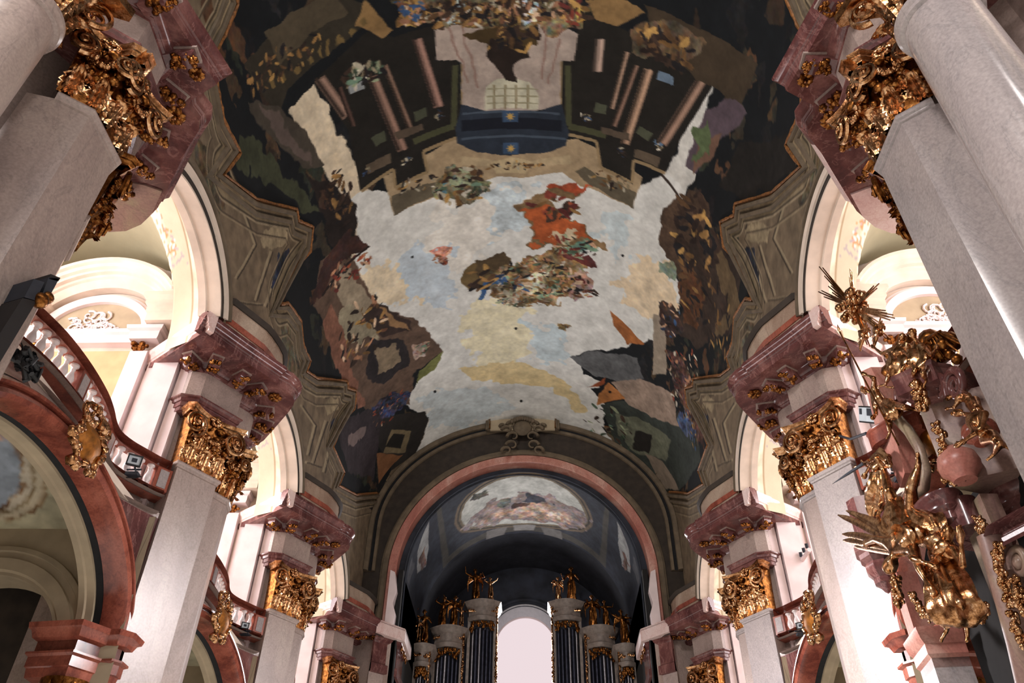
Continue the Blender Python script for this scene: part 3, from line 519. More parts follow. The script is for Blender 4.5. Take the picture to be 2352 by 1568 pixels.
CLUSTERS=[(0.121,23.22,0.243,1.14,200,['white','ochre','flesh','green','dark'],0.15),(0.317,21.35,0.125,0.57,40,['green','flesh','dark','red'],0.2),(-0.034,24.0,0.116,0.78,50,['white','ochre','blue','flesh'],0.18),(-0.134,23.43,0.056,0.45,14,['blue','white'],0.16),(-0.209,23.1,0.089,0.62,20,['ochre','dark'],0.25),(0.354,23.42,0.119,0.55,40,['flesh','red','dark','ochre'],0.16),(0.017,24.52,0.157,0.37,40,['white','green','ochre'],0.12),(-0.288,18.39,0.136,0.78,60,['dark','green','white','ochre'],0.2),(0.189,19.35,0.14,0.62,26,['red','ochre','dark'],0.25),(-0.44,21.44,0.05,0.4,14,['flesh','red'],0.1),(0.266,26.01,0.038,0.22,8,['flesh','ochre'],0.08),(-0.107,11.95,0.357,0.44,240,['dark','flesh','ochre','dark','ochre','white'],0.15),(-0.439,11.71,0.067,0.4,40,['blue','ochre','flesh'],0.17),(0.269,11.98,0.057,0.4,30,['ochre','red','dark','flesh'],0.17),(-0.704,13.17,0.106,0.42,50,['dark','green','white'],0.18),(0.701,12.5,0.152,0.54,60,['ochre','dark'],0.22),(-1.141,11.69,0.26,0.44,60,['dark','ochre'],0.14),(-0.979,17.04,0.093,1.12,50,['dark','dark','ochre'],0.2),(1.05,18.43,0.195,1.73,90,['dark','ochre','dark'],0.3),(1.332,20.69,0.388,1.54,90,['dark','ochre','dark'],0.22),(0.976,22.93,0.073,1.09,30,['dark','blue','flesh'],0.15),(1.215,25.41,0.186,1.94,90,['dark','red','flesh','white'],0.14),(1.416,27.11,0.167,0.55,30,['blue','dark','ochre'],0.14),(-0.99,28.6,0.174,0.93,70,['dark','red','dark','flesh'],0.1),(-1.032,19.97,0.175,0.62,50,['dark','red','flesh'],0.15),(-1.046,23.14,0.22,1.46,60,['dark','ochre','flesh'],0.22),(-0.64,26.22,0.073,0.54,16,['green','flesh','red'],0.12),(0.643,32.27,0.21,2.16,50,['dark','green'],0.2),(0.002,12.89,0.116,0.43,40,['dark','ochre'],0.2),(-0.035,17.64,0.176,0.15,30,['ochre','white','dark'],0.1),(-0.517,17.86,0.116,0.37,30,['ochre','white','dark'],0.12),(0.485,17.85,0.118,0.37,30,['ochre','white','dark'],0.12),(-0.362,15.31,0.025,0.16,14,['blue','white','dark'],0.08),(-0.556,16.75,0.027,0.17,14,['blue','white','dark'],0.08),(-0.789,16.55,0.029,0.16,14,['blue','white','dark'],0.08),(0.34,15.51,0.026,0.16,14,['blue','white','dark'],0.08),(0.529,16.58,0.028,0.17,14,['blue','white','dark'],0.08),(0.722,15.87,0.029,0.16,14,['blue','white','dark'],0.08)]
# ---------------------------------------------------------------- vault with its painting
VA, VB, VZ = 6.95, 5.7, 19.25
def vault_pt(s, y, off=0.0):
    a = abs(s); sg = 1 if s >= 0 else -1
    if a <= pi / 2: return ((VA - off) * math.sin(s), y, VZ + (VB - off) * math.cos(s))
    return (sg * (VA - off), y, VZ - (a - pi / 2) * VB)
def value_noise(x, y, seed):
    r = np.random.RandomState(seed); t = r.rand(256, 256)
    xi = np.floor(x).astype(int); yi = np.floor(y).astype(int); fx = x - xi; fy = y - yi
    fx = fx * fx * (3 - 2 * fx); fy = fy * fy * (3 - 2 * fy)
    a = t[xi & 255, yi & 255]; b = t[(xi + 1) & 255, yi & 255]; c = t[xi & 255, (yi + 1) & 255]; d = t[(xi + 1) & 255, (yi + 1) & 255]
    return (a * (1 - fx) + b * fx) * (1 - fy) + (c * (1 - fx) + d * fx) * fy
def fbm(x, y, seed, o=4):
    v = 0; am = 0.5; s = 0
    for k in range(o): v = v + am * value_noise(x * 2 ** k, y * 2 ** k, seed + k); s += am; am *= 0.55
    return v / s - 0.5
def pip(px, py, poly):
    ins = np.zeros(px.shape, bool); n = len(poly); j = n - 1
    for i in range(n):
        xi, yi = poly[i]; xj, yj = poly[j]
        if yi != yj:
            c = ((yi > py) != (yj > py)) & (px < (xj - xi) * (py - yi) / (yj - yi) + xi); ins ^= c
        j = i
    return ins
def _paint_once(U, V, paint, base, seed, ju, jv):
    """U, V in metres on the surface; polygons share those axes"""
    sep = U.ndim == 2 and np.ptp(U[:3], axis=1).max() < 1e-9 and np.ptp(V[:, :3], axis=0).max() < 1e-9
    u1, v1 = (U[:, 0], V[0]) if sep else (None, None)
    f = [fbm(U * k, V * k, seed + q, o) for k, q, o in ((3, 0, 5), (1.9, 11, 3), (1.9, 23, 3), (2.2, 31, 5), (9, 47, 3), (5, 57, 3), (7, 67, 3))]
    Uj, Vj = U + ju, V + jv
    col = np.empty(U.shape + (3,)); col[:] = base
    col *= (1 + 0.5 * f[0])[..., None]
    for c, w, n, poly in paint:
        xs = [p[0] for p in poly]; ys = [p[1] for p in poly]; mg = 0.1 + w * 1.6
        if sep:
            i0, i1 = np.searchsorted(u1, [min(xs) - mg, max(xs) + mg]); j0, j1 = np.searchsorted(v1, [min(ys) - mg, max(ys) + mg])
            if i0 >= i1 or j0 >= j1: continue
            k = (slice(i0, i1), slice(j0, j1))
        else:
            k = (slice(None), slice(None))
        ins = pip(Uj[k] + f[1][k] * w * 3, Vj[k] + f[2][k] * w * 3, poly)
        if not ins.any(): continue
        rgb = np.array(c, float) * (1 + n * (5 * f[3][k] + 2.5 * f[4][k]))[..., None]
        if n > 0.13: rgb = rgb * (1 + n * 1.6 * np.stack([f[5][k], f[6][k] * 0.7, -f[5][k]], -1))
        col[k][ins] = rgb[ins]
    return np.clip(col, 4, 250)
def paint_points(U, V, paint, base, seed=3, aa=3):
    du = abs(U[1, 0] - U[0, 0]) + abs(U[0, 1] - U[0, 0]); dv = abs(V[0, 1] - V[0, 0]) + abs(V[1, 0] - V[0, 0])
    js = [(0, 0), (-.33, .2), (.3, .33), (.15, -.35)][:aa]
    return sum(_paint_once(U, V, paint, base, seed, a * du * 1.3, b * dv * 1.3) for a, b in js) / len(js)
def lin_np(c):
    c = c / 255.0; return np.where(c <= 0.04045, c / 12.92, ((c + 0.055) / 1.055) ** 2.4)
def paint_mesh(me, rgb):
    at = me.color_attributes.new('paint', 'FLOAT_COLOR', 'POINT')
    a = np.ones((len(me.vertices), 4), np.float32); a[:, :3] = lin_np(rgb.reshape(-1, 3))
    at.data.foreach_set('color', a.ravel())
BAY = [3.72, 11.9, 20.08, 28.26]              # centres of the side arches along the nave
AR_A, AR_B, AR_Z = 2.33, 1.68, 14.1             # side arch: half span, rise, springing
def poly_dist(U, V, pts):
    d = np.full(U.shape, 9.0)
    for (x0, y0), (x1, y1) in zip(pts, pts[1:]):
        dx, dy = x1 - x0, y1 - y0; t = np.clip(((U - x0) * dx + (V - y0) * dy) / (dx * dx + dy * dy + 1e-9), 0, 1)
        d = np.minimum(d, np.hypot(U - x0 - t * dx, V - y0 - t * dy))
    return d
def ground_blots():
    rnd = random.Random(12); out = []
    for k in range(260):
        y = rnd.uniform(9, 33); s = rnd.uniform(0.78, 1.55) * rnd.choice((-1, 1)); r = rnd.uniform(.12, .5); a0 = rnd.uniform(0, 6)
        c = rnd.choice([(52, 43, 36), (66, 52, 40), (42, 44, 38), (56, 52, 44), (36, 36, 38), (74, 60, 46), (46, 50, 42), (30, 31, 33), (30, 31, 33), (86, 62, 46)])
        out.append((c, .25, .14, [(s + r / 6.3 * (1 + .5 * math.sin(3 * q + a0)) * math.cos(q + a0) * .7, y + r * 1.5 * (1 + .4 * math.cos(2 * q)) * math.sin(q + a0)) for q in [x * pi / 5 for x in range(10)]]))
    return out
PAL = {'flesh': [(196, 160, 130), (176, 130, 100), (214, 186, 156), (120, 84, 64), (150, 110, 86)], 'white': [(206, 200, 184), (178, 172, 152), (150, 140, 116), (120, 110, 88)],
       'green': [(120, 150, 128), (84, 104, 84), (150, 160, 130), (60, 74, 60)], 'blue': [(60, 88, 128), (90, 112, 136), (44, 56, 78)], 'dark': [(48, 38, 34), (64, 50, 42), (36, 34, 36)],
       'ochre': [(150, 116, 72), (176, 140, 84), (116, 88, 54), (96, 72, 50)], 'red': [(130, 64, 52), (160, 84, 58), (100, 50, 46)]}
def figure_clusters():
    rnd = random.Random(31); out = []
    for px, py, rx, ry, n, pal, sz in CLUSTERS:
        for k in range(n):
            a = rnd.uniform(0, 2 * pi); r = math.sqrt(rnd.random()); s = px + rx * r * math.cos(a); y = py + ry * r * math.sin(a)
            c = rnd.choice(PAL[rnd.choice(pal)]); l_ = sz * rnd.uniform(.5, 1.3); w_ = l_ * rnd.uniform(.22, .5); b = rnd.uniform(0, pi); bend = rnd.uniform(-.5, .5)
            q = []
            for j in range(9):
                t = j / 8 * 2 * pi; u = l_ * math.cos(t); v = w_ * math.sin(t) + bend * w_ * math.cos(t) ** 2
                q.append((s + (u * math.cos(b) - v * math.sin(b)) / 6.3, y + u * math.sin(b) + v * math.cos(b)))
            out.append((c, .04, .12, q))
    return out
def build_vault():
    smax = pi / 2 + (VZ - 14.3) / VB
    ns, ny = 700, 860; y0, y1 = 6.5, 33.6
    s = np.linspace(-smax, smax, ns); y = y0 + (y1 - y0) * np.linspace(0, 1, ny) ** 1.15
    Sg, Yg = np.meshgrid(s, y, indexing='ij')
    a = np.abs(Sg); sg = np.sign(Sg)
    X = np.where(a <= pi / 2, VA * np.sin(Sg), sg * VA); Z = np.where(a <= pi / 2, VZ + VB * np.cos(Sg), VZ - (a - pi / 2) * VB)
    U = Sg * 6.3
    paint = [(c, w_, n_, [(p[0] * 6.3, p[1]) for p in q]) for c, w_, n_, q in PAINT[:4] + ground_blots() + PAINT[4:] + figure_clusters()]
    rim = [(p[0] * 6.3, p[1]) for p in PAINT[2][3][:-3]]; rimL = rim + [(0, 33.3)]
    inside = pip(U, Yg, [(p[0] * 6.3, p[1]) for p in PAINT[2][3]]) | pip(U, Yg, [(p[0] * 6.3, p[1]) for p in PAINT[3][3]]) | (np.abs(U) < 7)
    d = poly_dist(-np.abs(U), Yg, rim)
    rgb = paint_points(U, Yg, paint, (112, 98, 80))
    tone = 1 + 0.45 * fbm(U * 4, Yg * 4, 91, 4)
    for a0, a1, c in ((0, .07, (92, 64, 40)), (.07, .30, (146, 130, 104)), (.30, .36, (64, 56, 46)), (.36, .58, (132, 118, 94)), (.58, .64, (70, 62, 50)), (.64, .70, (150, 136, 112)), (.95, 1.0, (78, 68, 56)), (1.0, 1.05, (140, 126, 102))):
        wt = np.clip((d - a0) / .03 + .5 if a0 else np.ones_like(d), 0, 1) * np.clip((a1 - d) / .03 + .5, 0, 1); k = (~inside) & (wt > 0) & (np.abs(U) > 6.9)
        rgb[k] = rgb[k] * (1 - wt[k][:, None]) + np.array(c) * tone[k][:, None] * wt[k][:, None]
    ok = np.ones((ns, ny), bool)
    for yb in BAY:
        inside = ((Yg - yb) / (AR_A + 0.28)) ** 2 + (np.maximum(Z - AR_Z, 0) / (AR_B + 0.28)) ** 2 < 1
        ok &= ~((a > pi / 2) & inside)
    idx = np.arange(ns * ny).reshape(ns, ny)
    f = np.stack([idx[:-1, :-1], idx[1:, :-1], idx[1:, 1:], idx[:-1, 1:]], -1)
    keep = ok[:-1, :-1] & ok[1:, :-1] & ok[1:, 1:] & ok[:-1, 1:]
    f = f[keep]
    me = bpy.data.meshes.new('ceiling')
    me.vertices.add(ns * ny); me.vertices.foreach_set('co', np.stack([X, Yg, Z], -1).astype(np.float32).ravel())
    me.loops.add(f.size); me.loops.foreach_set('vertex_index', f.ravel().astype(np.int32))
    me.polygons.add(len(f)); me.polygons.foreach_set('loop_start', np.arange(0, f.size, 4, dtype=np.int32))
    me.update(calc_edges=True); me.validate()
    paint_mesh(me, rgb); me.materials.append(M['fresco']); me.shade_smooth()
    link('ceiling', me, kind='structure')
def build_rim():
    """raised stucco frame along the painting: gilt rope and mouldings following the border"""
    for sg in (-1, 1):
        pts = [(p[0] * 6.3 * -sg, p[1]) for p in PAINT[2][3][1:-3]]
        n = 'left' if sg < 0 else 'right'
        t = thing('fresco_frame', 'stucco frame with rough gilt edge winding along the %s side of the painted vault' % n, 'frame', (0, 0, 0))
        T = lambda a, b, h: vault_pt(a / 6.3, b, h)
        sd = 1 if sg < 0 else -1
        dense = []
        for a, b in zip(pts, pts[1:]):
            for k in range(6): dense.append((a[0] + (b[0] - a[0]) * k / 6, a[1] + (b[1] - a[1]) * k / 6))
        rnd = random.Random(5); m_ = MB()
        r3 = [Vector(T(a, b, 0.03)) for a, b in dense]
        m_.tube(r3, [.035 + rnd.uniform(0, .03) for _ in r3], 6)
        link('gilt_edge', m_.mesh('gilt_edge', plain('rough_gilt_edge', (128, 84, 44), .6, .2, .3, 12), 60), t)
        for off, hh, mt in ((.16, .07, 'olive'), (.44, .06, 'olive')):
            link('moulding', MB().sweep(pts, [(-off + .06, 0.0), (-off + .05, hh), (-off - .05, hh), (-off - .07, 0.0)], T, side=sd).mesh('moulding', M[mt], 35), t)
def build_statues():
    spots = [(-2.55, 40.7, 18.78, 1.9, True, 'high gilded angel on the tall left organ tower'), (-1.75, 40.4, 18.78, 1.3, False, 'gilded child at the window side of the tall left organ tower'),
             (-3.55, 40.1, 17.18, 1.75, True, 'gilded angel standing on the middle left organ tower'), (-4.15, 40.1, 17.18, 1.7, False, 'slim gilded figure at the outer side of the middle left organ tower'), (-3.15, 39.9, 17.18, 1.1, False, 'small gilded child beside the left window festoon'),
             (-4.8, 38.7, 15.83, 1.8, False, 'gilded robed figure on the low left organ tower'), (-5.05, 38.4, 15.83, 1.3, True, 'small winged gilded figure at the left apse wall'),
             (2.45, 40.7, 18.78, 2.0, False, 'tall gilded figure on the tall right organ tower'), (1.75, 40.4, 18.78, 1.3, True, 'bright gilded child at the window side of the tall right organ tower'),
             (3.45, 40.1, 17.18, 1.8, True, 'gilded angel on the middle right organ tower'), (4.1, 40.1, 17.18, 1.5, False, 'gilded figure at the outer side of the middle right organ tower'),
             (4.8, 38.7, 15.83, 1.8, True, 'gilded winged figure on the low right organ tower')]
    for k, (x, y, z, h, wg, lb) in enumerate(spots): standing('organ_statue', lb, (x, y, z), h, (0, -1, 0), k + 3, 'gilded figures on the organ', 'gold_dark' if h > 1.4 else 'gold', wg)  # larger figures take darker gilding, the apse's dimness put into the colour
# ---------------------------------------------------------------- the side walls: piers
# pier axes: u = towards the nave, v = along the nave, from the pier's middle at x = +-7.2
PIER_Y = {'L': [8.42, 16.68, 24.86, 33.04], 'R': [8.72, 16.68, 24.86, 33.04]}
CACHE = {}
def pmesh(key, side, builder, mat, smooth=35):
    """mesh data for a pier part, mirrored for the right wall, shared by its repeats"""
    k = (key, side)
    if k not in CACHE:
        mb = builder()
        if side == 'R': mb.v = [(-x, y, z) for x, y, z in mb.v]
        CACHE[k] = mb.mesh(key if isinstance(key, str) else key[0], M[mat], smooth, flip=(side == 'R'))
    return CACHE[k]
def arc(cx, cy, r, a0, a1, n=8): return [(cx + r * math.cos(math.radians(a0 + (a1 - a0) * i / n)), cy + r * math.sin(math.radians(a0 + (a1 - a0) * i / n))) for i in range(n + 1)]
CORN = [(-2.4, -0.98), (-1.76, -1.43), (0.05, -2.76), (0.72, -1.68), (1.36, -0.72), (1.44, -0.62), (1.38, -0.55), (1.55, -0.36), (1.65, -0.1), (1.66, 0.12), (1.58, 0.36), (1.40, 0.64), (1.02, 1.15), (0.68, 1.6), (0.36, 2.02)]
SLAB_END = [(0.2, 2.16), (-0.14, 2.45), (-0.55, 2.62), (-0.95, 2.64), (-1.35, 2.5), (-1.75, 2.2), (-2.4, 1.9)]
CORN1 = [(0.2, -7.5), (1.1, -5.2), (1.6, -3.7), (2.04, -2.1), (2.42, -0.72), (1.80, -0.38), (1.78, -0.28), (1.86, -0.05), (1.78, 0.2), (1.40, 0.64), (1.02, 1.15), (0.68, 1.6), (0.36, 2.02)]
BODY = [(-2.4, -0.9), (-1.0, -1.15), (-0.55, -1.42), (-0.22, -1.33), (0.39, -0.48), (0.16, -0.30), (0.12, -0.02), (0.34, 0.30), (0.40, 0.42), (0.38, 0.62), (0.2, 0.95), (-0.25, 1.5), (-0.7, 1.75), (-2.4, 1.2)]
CORE = [(-2.4, -0.9), (-1.0, -1.1), (-0.5, -1.1), (-0.5, -1.0), (0.12, -0.02), (0.37, 0.40), (0.30, 0.75), (0.0, 1.15), (-0.45, 1.5), (-2.4, 1.2)]
PIL_A = [(-0.22, -1.33), (0.39, -0.48), (0.12, -0.28), (-0.49, -1.14)]
BODY1 = [(-2.4, -4.5), (0.6, -4.0), (1.24, -2.35), (1.62, -2.05), (1.6, -1.25), (1.22, -0.95), (0.62, 0.0), (0.70, 0.15), (0.3, 0.55), (-0.3, 1.0), (-0.9, 1.3), (-2.4, 1.0)]
def cornice_prof(): return [(-0.30, 14.13), (-0.16, 14.13), (-0.15, 14.24), (-0.11, 14.26), (-0.11, 14.31), (-0.08, 14.33), (-0.085, 14.38), (-0.06, 14.44), (-0.015, 14.49), (0.0, 14.53), (0.0, 14.58), (-0.03, 14.60), (-0.03, 14.64), (-0.3, 14.64)]
def b_cornice(out): return lambda: MB().sweep(out, cornice_prof(), side=1)
def b_slab(out):
    def f():
        p = [(a, b) for a, b in out] + SLAB_END
        q = MB().sweep(p, [(-0.12, 0), (-0.12, 0)], cap=False).v[::2]
        return MB().prism([(a, b) for a, b, _ in q], 14.10, 14.60)
    return f
def loop_sweep(path, prof): return lambda: MB().sweep(path, prof, side=1)
ARCH_PROF = [(-0.1, 12.70), (0.03, 12.70), (0.03, 12.80), (0.06, 12.815), (0.06, 12.93), (0.09, 12.945), (0.10, 13.02), (0.14, 13.06), (0.14, 13.10), (-0.1, 13.10)]
BED_PROF = [(-0.1, 13.86), (0.02, 13.86), (0.03, 13.90), (0.07, 13.92), (0.07, 13.95), (0.11, 13.98), (0.16, 14.06), (0.18, 14.11), (-0.1, 14.13)]
def b_frieze(path):
    def f():
        m_ = MB().sweep(path, [(0.0, 13.05), (0.0, 13.90)], cap=False)
        m_.sweep(path, [(0.012, 13.12), (0.03, 13.12), (0.03, 13.16), (0.012, 13.16)], cap=False)
        return m_
    return f
def b_shaft(poly, z0, z1): return lambda: MB().prism(poly, z0, z1)
def b_ring(path, z, r=0.055): return lambda: MB().sweep(path, [(0, z - 0.11), (r * 0.5, z - 0.10), (r * 0.5, z - 0.06), (r, z - 0.04), (r * 1.25, z), (r, z + 0.04), (0, z + 0.05)], side=1)
# carved capital pieces, in a face frame: x along the face, y out of it, z up from the astragal
def leaf_mb(w, h, curl=0.35, lobes=5, nu=9, nv=14, lean=0.05, depth=0.10):
    rows = []
    for j in range(nv + 1):
        t = j / nv
        if t < 0.72: z = h * t / 0.72; y = lean * t + 0.10 * h * (t / 0.72) ** 2
        else:
            a = (t - 0.72) / 0.28 * pi * 0.85; r = h * 0.17
            z = h + r * math.sin(a) * 0.9; y = lean * .72 + 0.10 * h + r * (1 - math.cos(a)) * (1 + curl)
        ww = w * (0.62 + 0.38 * math.sin(pi * min(1, t * 1.15))) * (1 - max(0, t - 0.72) * 1.9)
        ww *= 1 + 0.22 * math.sin(lobes * 2 * pi * t)
        row = []
        for i in range(nu):
            s_ = -1 + 2 * i / (nu - 1)
            row.append((s_ * ww / 2, y + depth * (1 - s_ * s_) * 0.6 + 0.018 * math.cos(s_ * 4 * pi) - 0.02 * abs(s_), z - 0.10 * h * abs(s_) ** 1.5 * (0.4 + 0.6 * math.sin(lobes * 2 * pi * t + 1))))
        rows.append(row)
    return MB().grid(rows)
def volute_mb(R, turns=2.3, th=0.09, sgn=1, n=52):
    """scroll ribbon in the face plane, centre at origin, bulging out in the middle"""
    rows = []
    for i in range(n + 1):
        t = i / n; a = -pi / 2 * sgn + sgn * t * turns * 2 * pi; r = R * (1 - t) ** 0.8 + 0.02 * R; wd = th * (1 - 0.55 * t); o = 0.06 + 0.16 * t * R / 0.3
        c, s_ = math.cos(a), math.sin(a); rows.append([])
        for k in range(7):
            b = k / 6 * 2 * pi; rr = r + wd / 2 * math.cos(b); rows[-1].append((rr * c, o + wd * 0.62 * math.sin(b), rr * s_))
    return MB().grid(rows).ball((0, 0.20 * R / 0.3, 0), R * 0.2, 8)
def rosette_mb(R, n=8, seed=0):
    m_ = MB(); rnd = random.Random(seed)
    for k in range(n):
        a = 2 * pi * k / n; c, s_ = math.cos(a), math.sin(a)
        m_.ball((c * R * 0.6, R * 0.22, s_ * R * 0.6), R * 0.42, 6, 1, 0.6, 1)
    return m_.ball((0, R * 0.4, 0), R * 0.32, 6)
def flutter(m_, amp, seed):
    rnd = random.Random(seed); return m_.xf(lambda p: (p.x + rnd.uniform(-amp, amp), p.y + rnd.uniform(-amp, amp), p.z + rnd.uniform(-amp, amp)))
def b_bell(w, h=1.3):
    def f():
        m_ = MB(); rows = []
        for j in range(9):
            t = j / 8; z = t * h; o = 0.02 + 0.10 * t ** 2
            rows.append([(-w / 2 - 0.02 - o * .6, -0.3, z)] + [(x * (w / 2 + o * 0.6), o, z) for x in (-1, -.5, 0, .5, 1)] + [(w / 2 + 0.02 + o * .6, -0.3, z)])
        m_.grid(rows); rnd = random.Random(3)
        for k in range(46):   # carved foliage filling the bell
            x = rnd.uniform(-w / 2, w / 2); z = rnd.uniform(0.5, h - 0.15); r = rnd.uniform(0.035, 0.085)
            m_.ball((x, 0.06 + 0.10 * (z / h) ** 2 + r * 0.4, z), r, 6, rnd.uniform(.6, 1.5), 1, rnd.uniform(.6, 1.5))
        return m_
    return f
def b_abacus(w, over=0.2):
    def f():
        pts = []
        for i in range(13):
            t = -1 + 2 * i / 12; pts.append((t * (w / 2 + over), 0.30 - 0.20 * (1 - t * t)))
        pts = [(-w / 2 - over - 0.08, 0.2)] + pts + [(w / 2 + over + 0.08, 0.2)]
        pts = [(pts[0][0] + 0.05, -0.15)] + pts + [(pts[-1][0] - 0.05, -0.15)]
        return MB().sweep(pts, [(-0.2, 1.20), (-0.04, 1.20), (-0.02, 1.25), (0.0, 1.27), (0.0, 1.31), (0.03, 1.34), (0.05, 1.38), (-0.2, 1.38)], side=-1)
    return f
def b_garland(w):
    def f():
        m_ = MB(); rnd = random.Random(5)
        for i in range(15):
            t = -1 + 2 * i / 14; z = 0.92 - 0.22 * (1 - t * t)
            for k in range(2): m_.ball((t * w * 0.3 + rnd.uniform(-.02, .02), 0.22 + rnd.uniform(-.03, .03), z + rnd.uniform(-.03, .03)), rnd.uniform(.035, .06), 6)
        return m_
    return f
def capital(root, P0, P1, side, key, parts=True, gm='gold'):
    """a Corinthian face from plan point P0 to P1 (pier axes)"""
    P0, P1 = Vector(P0), Vector(P1); d = P1 - P0; w = d.length; d.normalize(); nrm = Vector((d.y, -d.x)); c = (P0 + P1) / 2
    def place(fn):
        def g():
            return fn().xf(lambda p: (c.x + d.x * p.x + nrm.x * p.y, c.y + d.y * p.x + nrm.y * p.y, 11.36 + p.z))
        return g
    def shift(fn, x, z, rot=0, y=0): 
        cr, sr = math.cos(rot), math.sin(rot)
        return lambda: fn().xf(lambda p: (x + p.x * cr - p.z * sr, p.y + y, z + p.x * sr + p.z * cr))
    k = lambda n: (n, key)
    cap = link('capital', pmesh(k('bell'), side, place(b_bell(w)), 'gold_dark', 60), root)
    link('abacus', pmesh(k('abacus'), side, place(b_abacus(w)), gm), cap)
    R = min(0.30, w * 0.34)
    for i, (x, sg) in enumerate(((-w / 2 - 0.02, 1), (w / 2 + 0.02, -1))):
        link('volute', pmesh(k('volute%d' % i), side, place(shift(lambda: volute_mb(R, sgn=sg), x, 0.93, 0, 0.16)), gm, 60), cap)
    nl = max(2, int(round(w / 0.33)))
    for i in range(nl):
        x = (-0.5 + (i + 0.5) / nl) * (w + 0.1)
        link('acanthus_leaf', pmesh(k('leafa%d' % i), side, place(shift(lambda: leaf_mb(w / nl * 1.12, 0.40), x, 0.02)), gm, 70), cap)
    for i in range(nl - 1 if nl > 2 else 1):
        x = (-0.5 + (i + 1) / nl) * (w + 0.05) if nl > 2 else 0
        link('acanthus_leaf', pmesh(k('leafb%d' % i), side, place(shift(lambda: leaf_mb(w / nl * 1.15, 0.36), x, 0.36, 0, 0.04)), gm, 70), cap)
    link('flower', pmesh(k('flower'), side, place(shift(lambda: flutter(rosette_mb(0.15), .012, 1), 0, 1.30, 0, 0.12)), gm, 60), cap)
    link('garland', pmesh(k('garland'), side, place(b_garland(w)), gm, 60), cap)
    return cap
def bracket_parts(root, pos, dirv, side, key, length=0.5, wd=0.24):
    """scrolled modillion under the cornice, with a gilded rosette face"""
    P = Vector(pos); n = Vector(dirv).normalized(); t = Vector((-n.y, n.x))
    def fr(p): return (P.x + n.x * p.y + t.x * p.x, P.y + n.y * p.y + t.y * p.x, 14.12 + p.z)
    def body():
        m_ = MB(); prof = [(-0.05, 0), (length, 0), (length, -0.10)] + [(length - 0.13 + 0.13 * math.cos(a), -0.15 + 0.13 * math.sin(a)) for a in [x * pi / 8 for x in range(0, -9, -1)]] + [(length - 0.38, -0.16), (0.12, -0.20), (-0.05, -0.26)]
        return m_.prism([(a, b) for a, b in prof], -wd / 2, wd / 2, lambda a, b, h: fr(Vector((h, a, b))))
    def cap_(): return MB().box(-wd / 2 - .03, wd / 2 + .03, -0.02, length + 0.04, -0.05, 0).xf(fr)
    def ros():
        m_ = MB(); rnd = random.Random(hash(str(key)) % 99)
        for k in range(30):
            m_.ball((rnd.uniform(-.10, .10), 0.10 + (length - .06) * (k + .5) / 30, -0.19 - rnd.uniform(0, .07)), rnd.uniform(.035, .065), 6, rnd.uniform(.7, 1.4), rnd.uniform(.7, 1.4), 1)
        return m_.xf(fr)
    b = link('bracket', pmesh(('bracket', key), side, body, 'purple'), root)
    link('bracket_cap', pmesh(('bcap', key), side, cap_, 'grey'), b)
    link('gilded_leaf', pmesh(('bleaf', key), side, ros, 'gold_dark', 60), b)
def soffit_rosette(root, pos, side, key, r=0.19):
    def f(): return flutter(rosette_mb(r, 9), .015, 2).xf(lambda p: (pos[0] + p.x, pos[1] + p.z, 14.10 - p.y))
    link('soffit_rosette', pmesh(('sros', key), side, f, 'gold_dark', 60), root)
